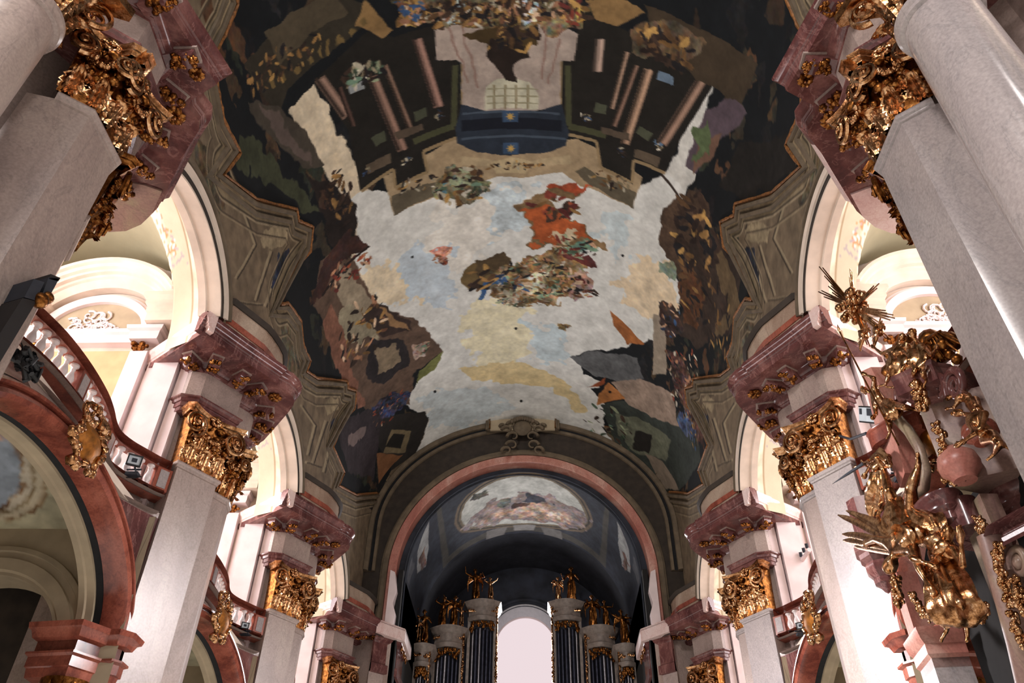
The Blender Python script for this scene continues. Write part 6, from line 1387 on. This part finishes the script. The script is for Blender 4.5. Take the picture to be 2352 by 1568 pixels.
def quills(root, pairs, r, mat='gold', nm='wing'):
    """a spread wing drawn as separate long feathers, from root to tip"""
    mb = MB()
    for a, b, bend in pairs:
        a, b = Vector(a) - root.location, Vector(b) - root.location; d = b - a; nr = d.cross(Vector((-.5, -.8, -.4))).normalized(); dp = Vector((-.5, -.8, -.4)).normalized()
        rows = []
        for k in range(9):
            t = k / 8; c = a + d * t + nr * bend * math.sin(pi * t) - dp * 0 ; w_ = r * (0.45 + 0.75 * math.sin(pi * min(1, .15 + t * .8))) * (1 if t < .95 else .3)
            rows.append([c + nr * w_ * math.cos(q) + dp * w_ * (.35 * math.sin(q) + (.16 if abs(math.cos(q)) < .3 and math.sin(q) > 0 else 0)) for q in [x * pi / 4 for x in range(9)]])
        mb.grid(rows)
    link(nm, mb.mesh(nm, M[mat], 50), root)
# ---------------------------------------------------------------- canopied altar with gilded figures, right side
AX = 6.6
def pt(px, py, dx=0.0): return AT(px, py, x=AX + dx)
def plan(pts, z): return [(AT(px, py, z=z).x, AT(px, py, z=z).y) for px, py in pts]
def zof(px, py, dx=0.0): return pt(px, py, dx).z
def build_canopy():
    t = thing('altar_canopy', 'dark red marble canopy with curving cornices between the right piers', 'canopy', (AX, 11.5, 5.5))
    o = Vector((AX, 11.5, 5.5)); sh = lambda p: Vector(p) - o
    T = lambda a, b, h: (a - o.x, b - o.y, h - o.z)
    add = lambda n, mb, mt, s=35, par=t: link(n, mb.mesh(n, M[mt], s), par)
    PR = lambda z, k=1.0: [(-.25 * k, z - .62 * k), (-.22 * k, z - .5 * k), (-.12 * k, z - .44 * k), (-.12 * k, z - .32 * k), (-.04 * k, z - .24 * k), (-.04 * k, z - .18 * k), (0.0, z - .12 * k), (.04 * k, z - .05 * k), (.04 * k, z), (-.4 * k, z + .02)]
    def closed(p, back=1.6): return p + [(p[-1][0] + back, p[-1][1] + .3), (p[0][0] + back, p[0][1] + .4)]
    z = zof(2190, 1125)
    p1 = plan([(2100, 1180), (2106, 1158), (2128, 1138), (2160, 1124), (2188, 1122), (2204, 1132), (2212, 1146), (2236, 1152), (2262, 1146), (2276, 1132), (2300, 1116), (2362, 1090)], z)[::-1]; p1 = smooth_path(p1, 4)
    add('lower_cornice', MB().sweep(p1, PR(z, .9), T, side=-1).prism(closed(p1[::-1]), z - .1, z, T).prism(closed([(a + .22, b) for a, b in p1[::-1]]), z - .55, z - .1, T), 'purple')
    z2 = zof(2140, 832)
    p2 = plan([(2046, 868), (2136, 826), (2150, 834), (2180, 838), (2196, 848), (2216, 852)], z2)[::-1]
    add('top_cornice', MB().sweep(p2, PR(z2, .6), T, side=-1).prism(closed(p2[::-1], .9), z2 - .36, z2, T), 'purple')
    z3 = zof(2050, 962)
    p3 = plan([(1992, 1000), (2000, 985), (2048, 958), (2100, 940), (2104, 950)], z3)[::-1]; p3 = smooth_path(p3, 4)
    add('side_cornice', MB().sweep(p3, PR(z3, .5), T, side=-1).prism(closed(p3[::-1], .8), z3 - .3, z3, T), 'red')
    # body between the cornices
    b1 = plan([(2125, 1120), (2150, 1105), (2300, 1070), (2352, 1040)], z)
    add('attic_body', MB().prism(closed([(a + .35, b) for a, b in b1], 1.2), z, z2 - .35, T), 'slab')
    # volute flanks
    fl = MB()
    fl.prism([(0, 0), (.30, .1), (.42, .8), (.30, 1.3), (.50, 1.75), (.42, 2.2), (.05, 2.4), (-.15, 1.2)], 0, .35, lambda a, b, h: tuple(sh(pt(2082, 1120) + Vector((h - .1, -a, b)))))
    add('flank_scroll', fl, 'rose')
    fr = MB().tube([sh(pt(x, y, -.05)) for x, y in [(2060, 960), (2088, 990), (2112, 1030), (2128, 1080), (2124, 1120), (2095, 1140)]], .09, 8, .07)
    add('scroll_moulding', fr, 'slab', 60)
    for (x, y, r, h, mt, n_) in ((2218, 1104, .29, .55, 'rose', 'urn'), (2138, 925, .33, .62, 'purple', 'urn'), (2262, 1016, .24, .36, 'red', 'knob')):
        pr = [(0.01, 0), (r * .55, 0), (r * .62, h * .12), (r * .95, h * .3), (r, h * .5), (r * .9, h * .72), (r * .5, h * .9), (r * .35, h), (0.01, h)]
        c = sh(pt(x, y)); add(n_, MB().lathe(pr, c, 24), mt, 60)
    # curled dark volutes
    for (x, y, r, dx) in ((2195, 885, .26, .0), (2072, 905, .17, -.05), (2160, 890, .2, .05)):
        c = pt(x, y, dx); add('volute', MB().tube([sh(c + Vector((0, r * math.cos(u) * (1 - u / 14), r * math.sin(u) * (1 - u / 14)))) for u in np.linspace(0, 11, 34)], .075, 8, .04), 'purple', 60)
    # recess behind, and the reredos column on the right
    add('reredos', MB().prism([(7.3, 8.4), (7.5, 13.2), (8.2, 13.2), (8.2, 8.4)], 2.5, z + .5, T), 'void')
    c = pt(2262, 1225, .25)
    pn = MB().box(c.x - .05 - o.x, c.x + .2 - o.x, c.y - .33 - o.y, c.y + .33 - o.y, c.z - 1.5 - o.z, c.z + .45 - o.z)
    add('side_pier', pn, 'slab')
    c2 = pt(2335, 1400)
    add('corner_shaft', MB().tube([sh(pt(2280, 1230)), sh(pt(2310, 1330)), sh(pt(2352, 1480)), sh(pt(2380, 1600))], .2, 12), 'slab', 60)
    add('corner_cornice', MB().sweep(plan([(2380, 1170), (2300, 1212), (2296, 1225), (2330, 1240)], pt(2310, 1215).z), PR(pt(2310, 1215).z, .45), T, side=1), 'purple')
    c = sh(pt(2342, 1292)); add('corner_volute', MB().tube([c + Vector((0, .2 * math.cos(u) * (1 - u / 14), .2 * math.sin(u) * (1 - u / 14))) for u in np.linspace(0, 11, 30)], .06, 8, .03).ball(c, .09, 10), 'slab', 60)
    # hanging console on the left
    c = pt(2018, 1288, .12)
    add('console', MB().lathe([(0, -.62), (.05, -.58), (.10, -.5), (.18, -.44), (.19, -.38), (.17, -.34), (.26, -.22), (.27, -.12), (.24, -.06), (.32, .02), (.33, .1), (.38, .16), (.38, .26), (.0, .28)], sh(c), 8).lathe([(.28, .28), (.28, 1.2)], sh(c), 8), 'purple', 30)
    c = pt(2112, 1452, .1); pl = [(c.x + .05, c.y + .5), (c.x, c.y - .12), (c.x + .55, c.y - .2)]
    cp = closed(pl, .2)
    add('lower_pilaster', MB().prism(pl + [(c.x + .6, c.y + .5)], 2.0, c.z - .3, T), 'grey_light')
    add('lower_pilaster_cap', MB().sweep(pl, [(-.1, c.z - .62), (0, c.z - .58), (0, c.z - .45), (.05, c.z - .4), (.05, c.z - .24), (.10, c.z - .18), (.14, c.z - .03), (.14, c.z), (-.1, c.z)], T, side=1).prism(pl + [(c.x + .6, c.y + .5)], c.z - .6, c.z - .01, T), 'rose')
    c5 = pt(2075, 1400, .3); z6 = zof(2055, 1325, .3)
    for q in range(3): add('shaft_strip', MB().box(c5.x - .05 + .08 * q - o.x, c5.x + .3 - o.x, c5.y - .28 + .22 * q - o.y, c5.y - .10 + .22 * q - o.y, c.z - o.z, z6 - o.z), ('rose', 'slab', 'rose')[q])
    # gilded drops and garlands
    def drop(pts, r, n, seed, nm='gilt_garland'):
        m_ = MB(); rnd = random.Random(seed); P = [pt(x, y, d) for x, y, d in pts]
        for k in range(n):
            f_ = k / (n - 1) * (len(P) - 1); j = min(int(f_), len(P) - 2); c = P[j].lerp(P[j + 1], f_ - j)
            for q in range(2): m_.ball(sh(c + Vector([rnd.uniform(-r, r) for _ in range(3)])), rnd.uniform(.5, 1) * r, 6, 1, 1, rnd.uniform(.7, 1.6))
        link(nm, m_.mesh(nm, M['gold'], 60), t)
    drop([(2150, 975, -.1), (2160, 1000, -.1), (2172, 1030, -.1), (2165, 1060, -.1), (2170, 1090, -.1), (2190, 1108, -.1)], .05, 40, 1)
    drop([(2105, 880, -.25), (2112, 905, -.25), (2125, 935, -.25)], .07, 26, 2)
    drop([(2060, 1330, -.1), (2058, 1360, -.1), (2066, 1385, -.1)], .06, 26, 3)
    drop([(2095, 1365, -.1), (2115, 1395, -.1), (2140, 1420, -.1)], .05, 24, 4)
    drop([(2290, 1255, -.2), (2296, 1300, -.2), (2310, 1350, -.2), (2330, 1420, -.2), (2350, 1480, -.2)], .05, 60, 5)
    drop([(2330, 1330, -.2), (2345, 1370, -.2), (2352, 1400, -.2)], .05, 26, 6)
    drop([(2240, 1190, 0), (2262, 1205, 0), (2250, 1218, 0)], .04, 22, 7)
    drop([(2230, 1400, 0), (2255, 1420, 0), (2262, 1385, 0)], .05, 26, 8)
def build_sunburst():
    c = pt(1962, 706, .1); t = thing('sunburst', 'gilded glory of bundled rays above the altar group', 'sunburst', c)
    m_ = MB(); rnd = random.Random(3)
    for k in range(60):
        d = Vector((rnd.uniform(-.2, .2), rnd.uniform(-.34, .34), rnd.uniform(-.34, .34))); m_.ball(d * .8, rnd.uniform(.05, .10), 6)
    link('cloud_cluster', m_.mesh('cloud_cluster', M['gold'], 60), t)
    for k, (x, y) in enumerate([(1878, 608), (1952, 612), (2022, 648), (1876, 668), (2060, 732), (2036, 760), (2000, 800), (2050, 782), (2056, 724), (1900, 655)]):
        e = pt(x, y, .1) - c; b = MB(); L_ = e.length; s_ = e.cross(Vector((1, .2, 0))).normalized()
        for q in range(3):
            o_ = s_ * (q - 1) * .05; kk = 1 - .13 * abs(q - 1) - .05 * q
            b.tube([o_ * .3 + e * .12, o_ + e * kk], .028, 5, .012)
        link('ray_bundle', b.mesh('ray_bundle', M['gold' if k % 3 else 'gold_dark'], 60), t)
def build_figures():
    P = pt
    # the head-down angel
    J = dict(pelvis=P(2078, 1200, -.35), chest=P(2070, 1248, -.45), neck=P(2056, 1272, -.55), head=P(2046, 1296, -.6),
             shL=P(2098, 1262, -.5), elL=P(2112, 1305, -.6), haL=P(2132, 1340, -.6), shR=P(2040, 1246, -.5), elR=P(2012, 1238, -.5), haR=P(1990, 1248, -.4),
             hipL=P(2096, 1190, -.3), knL=P(2092, 1122, -.45), ftL=P(2110, 1068, -.3), hipR=P(2062, 1188, -.3), knR=P(2042, 1128, -.45), ftR=P(2030, 1080, -.3), face=(-.6, -.7, -.2))
    r = figure('angel_statue', 'large gilded winged angel swooping head down with both legs in the air', J, 2.5, 'gold', .028, 'gilded angels of the altar', fat=1.18, drape=[
        ([P(2052, 1150, -.4), P(2062, 1180, -.45), P(2075, 1212, -.5)], [.12, .18, .2], 3),
        ([P(2096, 1150, -.35), P(2112, 1178, -.35), P(2140, 1190, -.3), P(2158, 1215, -.3), P(2160, 1240, -.3)], [.08, .14, .16, .12, .04], 4),
        ([P(2072, 1218, -.5), P(2092, 1232, -.5), P(2104, 1250, -.45)], [.16, .2, .12], 5)])
    ql = [((2062, 1256), (1924, 1182), .05), ((2058, 1250), (1943, 1172), .07), ((2056, 1244), (1966, 1180), .07), ((2054, 1238), (1986, 1190), .06), ((2052, 1232), (2004, 1200), .04),
          ((2048, 1256), (1934, 1226), .05), ((2046, 1262), (1936, 1240), .03), ((2048, 1268), (1962, 1254), .02), ((2052, 1230), (2014, 1182), -.06), ((2058, 1226), (2030, 1178), -.07), ((2062, 1222), (2044, 1182), -.05),
          ((2060, 1236), (2012, 1212), -.05), ((2062, 1244), (2024, 1226), -.04), ((2060, 1250), (1996, 1240), .03)]
    quills(r, [(P(*a, -.35), P(*b, -.3), c) for a, b, c in ql], .058)
    quills(r, [(P(2100, 1236, -.15), P(2150, 1180, -.1), .05), (P(2104, 1240, -.15), P(2166, 1200, -.1), .05), (P(2106, 1246, -.15), P(2172, 1226, -.1), .04)], .08)
    # the draped figure beneath
    J = dict(pelvis=P(2170, 1330, -.2), chest=P(2165, 1275, -.3), neck=P(2172, 1248, -.3), head=P(2176, 1226, -.3),
             shL=P(2192, 1262, -.3), elL=P(2212, 1300, -.35), haL=P(2206, 1240, -.35), shR=P(2142, 1270, -.3), elR=P(2150, 1302, -.5), haR=P(2112, 1288, -.6),
             hipL=P(2188, 1340, -.2), knL=P(2205, 1385, -.4), ftL=P(2222, 1440, -.2), hipR=P(2160, 1340, -.2), knR=P(2172, 1385, -.4), ftR=P(2175, 1445, -.2), face=(-.6, -.8, -.1))
    figure('angel_statue', 'gilded figure in long draped robe under the swooping angel, one arm raised', J, 2.1, 'gold', .032, 'gilded angels of the altar', fat=1.18, drape=[
        ([P(2160, 1290, -.3), P(2170, 1330, -.35), P(2188, 1380, -.4), P(2205, 1415, -.35), P(2212, 1436, -.3)], [.2, .24, .30, .30, .10], 7),
        ([P(2145, 1295, -.4), P(2150, 1350, -.45), P(2165, 1400, -.45), P(2172, 1440, -.35)], [.10, .13, .16, .04], 8),
        ([P(2180, 1240, -.25), P(2160, 1255, -.4), P(2150, 1275, -.4)], [.12, .2, .1], 9)])
    # spear bearer
    J = dict(pelvis=P(2040, 940, -.1), chest=P(2018, 915, -.2), neck=P(2002, 902, -.2), head=P(1986, 896, -.25),
             shL=P(2008, 890, -.2), elL=P(2008, 868, -.3), haL=P(1988, 860, -.35), shR=P(2010, 930, -.2), elR=P(2012, 950, -.25), haR=P(2008, 955, -.3),
             hipL=P(2052, 930, -.1), knL=P(2078, 935, -.25), ftL=P(2100, 940, -.1), hipR=P(2040, 950, -.1), knR=P(2042, 970, -.25), ftR=P(2044, 992, -.2), face=(-.75, -.6, -.3))
    figure('putto_statue', 'gilded youth leaning out and holding a long spear', J, 1.35, 'gold', .022, 'gilded putti of the altar', fat=1.35, drape=[([P(2030, 925, -.2), P(2050, 945, -.25), P(2062, 960, -.2)], [.1, .15, .06], 2)])
    sp = thing('spear', 'thin gilded spear held by the leaning youth', 'spear', P(1990, 865, -.35))
    a, b = P(1929, 762, -.35) - sp.location, P(2064, 1022, -.35) - sp.location
    link('shaft', MB().tube([a, b], .018, 6, .014).mesh('shaft', M['gold_dark'], 60), sp)
    link('spearhead', MB().lathe([(0, 0), (.03, .05), (.0, .2)], a, 6).mesh('spearhead', M['gold'], 60), sp)
    # small angel with sword
    J = dict(pelvis=P(2018, 1098, -.3), chest=P(2012, 1074, -.35), neck=P(2000, 1066, -.35), head=P(1986, 1092, -.35),
             shL=P(2002, 1060, -.3), elL=P(1984, 1064, -.35), haL=P(1968, 1072, -.4), shR=P(2026, 1062, -.3), elR=P(2040, 1052, -.35), haR=P(2044, 1066, -.4),
             hipL=P(2012, 1112, -.3), knL=P(2008, 1132, -.4), ftL=P(2012, 1158, -.3), hipR=P(2024, 1112, -.3), knR=P(2028, 1128, -.4), ftR=P(2030, 1150, -.3), face=(-.8, -.6, -.1))
    figure('putto_statue', 'small gilded angel bending forward with a sword', J, 1.15, 'gold', .022, 'gilded putti of the altar', fat=1.35, drape=[
        ([P(2000, 1068, -.3), P(2025, 1052, -.3), P(2042, 1060, -.3)], [.09, .14, .1], 5), ([P(2018, 1085, -.35), P(2016, 1120, -.4), P(2008, 1158, -.3), P(2006, 1185, -.3)], [.12, .17, .15, .06], 6)])
    sw = thing('sword', 'dark blade pointing down left from the small gilded angel', 'sword', P(1975, 1070, -.42))
    a, b = P(1984, 1064, -.42) - sw.location, P(1912, 1111, -.5) - sw.location; d = (b - a)
    link('blade', MB().tube([a, a + d * .5, b], [.03, .026, .004], 4).mesh('blade', M['slate'], 30), sw)
    link('hilt', MB().tube([a - d * .14, a], .022, 6).tube([a + Vector((0, -.07, -.1)), a + Vector((0, .07, .1))], .018, 6).mesh('hilt', M['gold'], 60), sw)
    # putto on the right edge
    J = dict(pelvis=P(2268, 1000, -.15), chest=P(2244, 965, -.2), neck=P(2222, 952, -.2), head=P(2200, 948, -.25),
             shL=P(2262, 950, -.15), elL=P(2252, 985, -.3), haL=P(2215, 1012, -.35), shR=P(2228, 972, -.25), elR=P(2240, 995, -.4), haR=P(2205, 1018, -.45),
             hipL=P(2280, 1000, -.15), knL=P(2296, 1018, -.3), ftL=P(2284, 1042, -.2), hipR=P(2264, 1012, -.15), knR=P(2286, 1008, -.3), ftR=P(2306, 1020, -.2), face=(-.7, -.6, -.4))
    figure('putto_statue', 'gilded child at the right pier edge reaching down beside the marble urn', J, 1.3, 'gold', .022, 'gilded putti of the altar', fat=1.35)
    J = dict(pelvis=P(2230, 920, .05), chest=P(2208, 910, 0), neck=P(2196, 908, 0), head=P(2182, 912, -.05),
             shL=P(2210, 898, .05), elL=P(2226, 905, -.1), haL=P(2238, 925, -.15), shR=P(2200, 922, -.05), elR=P(2192, 935, -.1), haR=P(2178, 938, -.1),
             hipL=P(2240, 918, .05), knL=P(2250, 938, -.1), ftL=P(2262, 950, .0), hipR=P(2228, 930, .05), knR=P(2236, 945, -.1), ftR=P(2250, 958, .0), face=(-.7, -.6, -.4))
    figure('putto_statue', 'gilded child crouching behind the dark marble volute', J, .95, 'gold', .02, 'gilded putti of the altar', fat=1.35)
    # group on top of the canopy
    J = dict(pelvis=P(2070, 846, -.1), chest=P(2062, 812, -.15), neck=P(2066, 792, -.1), head=P(2072, 776, -.1),
             shL=P(2078, 806, -.1), elL=P(2092, 822, -.2), haL=P(2080, 838, -.3), shR=P(2044, 806, -.15), elR=P(2026, 812, -.2), haR=P(2008, 798, -.2),
             hipL=P(2080, 850, -.1), knL=P(2070, 868, -.35), ftL=P(2052, 890, -.2), hipR=P(2062, 852, -.1), knR=P(2042, 862, -.3), ftR=P(2034, 884, -.2), face=(-.7, -.7, -.1))
    figure('angel_statue', 'gilded seated angel on the left of the canopy top, arm outstretched', J, 1.4, 'gold', .024, 'gilded angels of the altar', fat=1.18, drape=[
        ([P(2060, 810, -.1), P(2068, 840, -.2), P(2058, 866, -.25)], [.15, .2, .14], 2), ([P(2090, 790, 0), P(2082, 815, -.05), P(2074, 842, -.1)], [.12, .18, .12], 3)])
    J = dict(pelvis=P(2122, 836, 0), chest=P(2112, 805, -.05), neck=P(2104, 785, -.05), head=P(2096, 766, -.1),
             shL=P(2126, 800, 0), elL=P(2140, 816, -.1), haL=P(2150, 800, -.15), shR=P(2098, 806, -.1), elR=P(2090, 826, -.2), haR=P(2100, 840, -.25),
             hipL=P(2132, 842, 0), knL=P(2120, 858, -.3), ftL=P(2128, 872, -.2), hipR=P(2112, 846, 0), knR=P(2100, 856, -.3), ftR=P(2096, 874, -.2), face=(-.7, -.7, -.1))
    r = figure('angel_statue', 'gilded angel with dark wings at the centre of the canopy top', J, 1.4, 'gold', .024, 'gilded angels of the altar', fat=1.18, drape=[
        ([P(2110, 800, -.05), P(2115, 830, -.1), P(2105, 858, -.2)], [.16, .2, .14], 6)])
    wing(r, P(2120, 795, .1), P(2160, 760, .15), P(2150, 800) - P(2150, 765), .45, 'gold_dark', 8)
    c = thing('cloud_bank', 'lumpy worn-gilt cloud behind the angels on the canopy top', 'cloud', P(2130, 820, .3)); m_ = MB(); rnd = random.Random(9)
    for k in range(60):
        x, y = rnd.uniform(2040, 2200), rnd.uniform(770, 860)
        if y < 760 + abs(x - 2140) * .5: continue
        m_.ball(P(x, y, rnd.uniform(.15, .5)) - c.location, rnd.uniform(.08, .2), 8)
    link('puffs', m_.mesh('puffs', M['gold_dark'], 60), c)
    for x, y, n_ in ((1985, 770, 'left'), (2018, 762, 'right')):
        h = thing('cherub_head', 'gilded winged cherub head under the sunburst, %s of the two' % n_, 'cherub', P(x, y, 0))
        me = capsules([((0, 0, 0), (0, 0, .04), .10, .10), ((-.07, -.07, .0), (-.08, -.08, -.03), .025, .025), ((-.05, -.06, -.06), (-.05, -.06, -.07), .05, .04)], .02); me.materials.clear(); me.materials.append(M['gold']); me.shade_smooth(); link('head', me, h)
        m_ = MB()
        for s_ in (-1, 1):
            for q in range(4): m_.tube([(0, s_ * .08, -.02), (-.02, s_ * (.16 + .03 * q), .06 - .05 * q), (-.02, s_ * (.26 + .01 * q), .10 - .08 * q)], .035, 6, .012)
        link('wings', m_.mesh('wings', M['gold'], 60), h)
        m_ = MB()
        for q in range(14): a = rnd.uniform(0, 6.28); m_.ball((.08 * math.cos(a) + .03, .08 * math.sin(a), .07 + rnd.uniform(0, .05)), .035, 6)
        link('curls', m_.mesh('curls', M['gold_dark'], 60), h)
def build_fittings():
    def spot(name, label, px, py, x, sz, tilt=0.2, rz=0.5):
        c = AT(px, py, x=x); t = thing(name, label, 'spotlight', c); sg = 1 if x < 0 else -1
        R_ = Matrix.Rotation(rz * sg, 4, 'Z') @ Matrix.Rotation(tilt, 4, 'X')
        def b(n, x0, x1, y0, y1, z0, z1, mt): link(n, MB().box(x0, x1, y0, y1, z0, z1).xf(lambda p: R_ @ p).mesh(n, M[mt], 35), t)
        b('housing', -sz * .45, sz * .45, 0.02, sz * .5, -sz * .35, sz * .35, 'black')
        f = MB(); s2 = sz * .55
        for q in ((-s2, s2, -.03, .03, -s2 * .8, -s2 * .62), (-s2, s2, -.03, .03, s2 * .62, s2 * .8), (-s2, -s2 * .8, -.03, .03, -s2 * .62, s2 * .62), (s2 * .8, s2, -.03, .03, -s2 * .62, s2 * .62)): f.box(*q)
        link('frame', f.xf(lambda p: R_ @ p).mesh('frame', M['black'], 35), t)
        b('glass', -s2 * .8, s2 * .8, -.01, .01, -s2 * .62, s2 * .62, 'lampglass')
        b('reflector', -s2 * .35, s2 * .35, -.02, 0, -s2 * .28, s2 * .28, 'slate')
        link('bracket', MB().tube([(0, .1, -sz * .4), (.05, .12, -sz * .75), (-.04, .1, -sz * .95)], .025, 6).tube([(-.15, .1, -sz * .6), (.15, .12, -sz * .55)], .02, 6).box(-.12, .14, .02, .16, -sz * 1.2, -sz * .92).mesh('bracket', M['slate'], 60), t)
        link('cable', MB().tube([(0, .15, -sz * .9), (.2, .12, -sz * 1.2), (.1, .1, -sz * 1.35), (-.1, .1, -sz * 1.3)], .012, 5).mesh('cable', M['cable'], 60), t)
    spot('spotlight', 'square framed spotlight clamped to the nearest left balustrade', 309, 1057, -7.85, .27)
    spot('spotlight', 'small dark spotlight clamped to the second left balustrade', 563, 1436, -7.85, .2)
    spot('spotlight', 'small dark spotlight clamped to the farther right balustrade', 1838, 1436, 7.85, .2)
    spot('spotlight', 'square framed spotlight beside the gilded angel with the sword', 2062, 1062, 7.7, .3)
    c = AT(1992, 952, x=7.2); t = thing('flood_panel', 'pale flat lamp panel in dark frame behind the spear bearer', 'lamp', c)
    u = AT(2012, 936, x=7.2) - AT(1972, 934, x=7.2); v = AT(1974, 972, x=7.2) - AT(1972, 934, x=7.2)
    nr = u.cross(v).normalized()
    q = lambda a, b, h: tuple(u * a + v * b + nr * h - u * .5 - v * .5)
    link('frame', MB().prism([(0, 0), (1, 0), (1, 1), (0, 1)], 0, .06, lambda a, b, h: q(a, b, h)).mesh('frame', M['black'], 35), t)
    link('panel', MB().prism([(.06, .08), (.94, .08), (.94, .9), (.06, .9)], -.02, .08, lambda a, b, h: q(a, b, h)).mesh('panel', M['lampglass'], 35), t)
    link('louvre', MB().prism([(.55, .12), (.9, .12), (.9, .55), (.55, .55)], -.03, .09, lambda a, b, h: q(a, b, h)).prism([(.12, .15), (.25, .15), (.25, .5), (.12, .5)], -.03, .09, lambda a, b, h: q(a, b, h)).mesh('louvre', M['slate'], 35), t)
    link('arm', MB().tube([tuple(-u * .1 + v * 1.1), tuple(-u * 1.1 + v * 1.6), tuple(-u * 1.8 + v * 1.5)], .03, 6).mesh('arm', M['slate'], 60), t)
    c = AT(1842, 1282, x=8.7); t = thing('lamp_bar', 'pale bar with a row of dark lamps on farther right gallery wall', 'lamp', c)
    e = AT(1854, 1262, x=8.7) - AT(1828, 1300, x=8.7)
    link('bar', MB().tube([-e * .6 + Vector((0, 0, -.05)), e * .6 + Vector((0, 0, -.05))], .07, 6).mesh('bar', M['white'], 35), t)
    for q in range(5): link('lamp', MB().tube([e * (-.5 + .25 * q) + Vector((-.02, -.05, .03)), e * (-.5 + .25 * q) + Vector((-.04, -.1, .16))], .05, 6).mesh('lamp', M['slate'], 35), t)
    # black projector and boxes on the near left pier
    X = -5.3
    def quadbox(name, pts, dx, mt, par, o):
        P = [AT(px, py, x=X) for px, py in pts]
        mb = MB().add([tuple(p - o) for p in P] + [tuple(p - o + Vector((-dx, .1, 0))) for p in P], [(0, 1, 2, 3), (7, 6, 5, 4), (0, 4, 5, 1), (1, 5, 6, 2), (2, 6, 7, 3), (3, 7, 4, 0)])
        link(name, mb.mesh(name, M[mt], 35), par)
    o = AT(60, 720, x=X); t = thing('loudspeaker', 'long black loudspeaker column with slate top on the near left pier', 'loudspeaker', o)
    quadbox('column', [(-30, 800), (50, 686), (82, 690), (62, 740), (10, 830), (-30, 850)][:0] or [(-30, 812), (52, 684), (84, 692), (0, 832)], .3, 'black', t, o)
    quadbox('top_box', [(56, 682), (78, 640), (102, 648), (82, 690)], .3, 'slate', t, o)
    o = AT(120, 640, x=X); t = thing('projector', 'dark projector box with ribbed side beside the black loudspeaker', 'projector', o)
    quadbox('body', [(94, 684), (112, 636), (136, 640), (112, 684)], .28, 'slate', t, o)
    quadbox('front', [(112, 640), (117, 629), (139, 638), (134, 646)], .3, 'black', t, o)
    link('lens', MB().ball(AT(92, 690, x=X) - o, .10, 12).ball(AT(108, 684, x=X) - o, .08, 10).mesh('lens', M['gold_dark'], 60), t)
    # black drape of cable on the gallery
    o = AT(60, 832, x=-6.9); t = thing('cable_bundle', 'crumpled black cable bundle at the left edge below the loudspeaker', 'cable', o); rnd = random.Random(4); m_ = MB()
    for k in range(16):
        a = [Vector([rnd.uniform(-.1, .1), rnd.uniform(-.28, .28), rnd.uniform(-.16, .16)]) for _ in range(4)]; m_.tube(a, .04, 6)
    link('coils', m_.mesh('coils', M['black'], 60), t)
# ---------------------------------------------------------------- build everything
build_vault()
build_rim()
for sd in 'LR':
    for i in range(4): build_pier(sd, i)
    build_column(sd)
    for k in range(4):
        build_side_arch(sd, k); bay_vault(sd, k); build_bay_room(sd, k)
        if k > 0: build_gallery(sd, k)
build_great_arch(); build_apse()
for sd in 'LR': build_organ(sd)
build_statues()
build_canopy(); build_sunburst(); build_figures(); build_fittings()
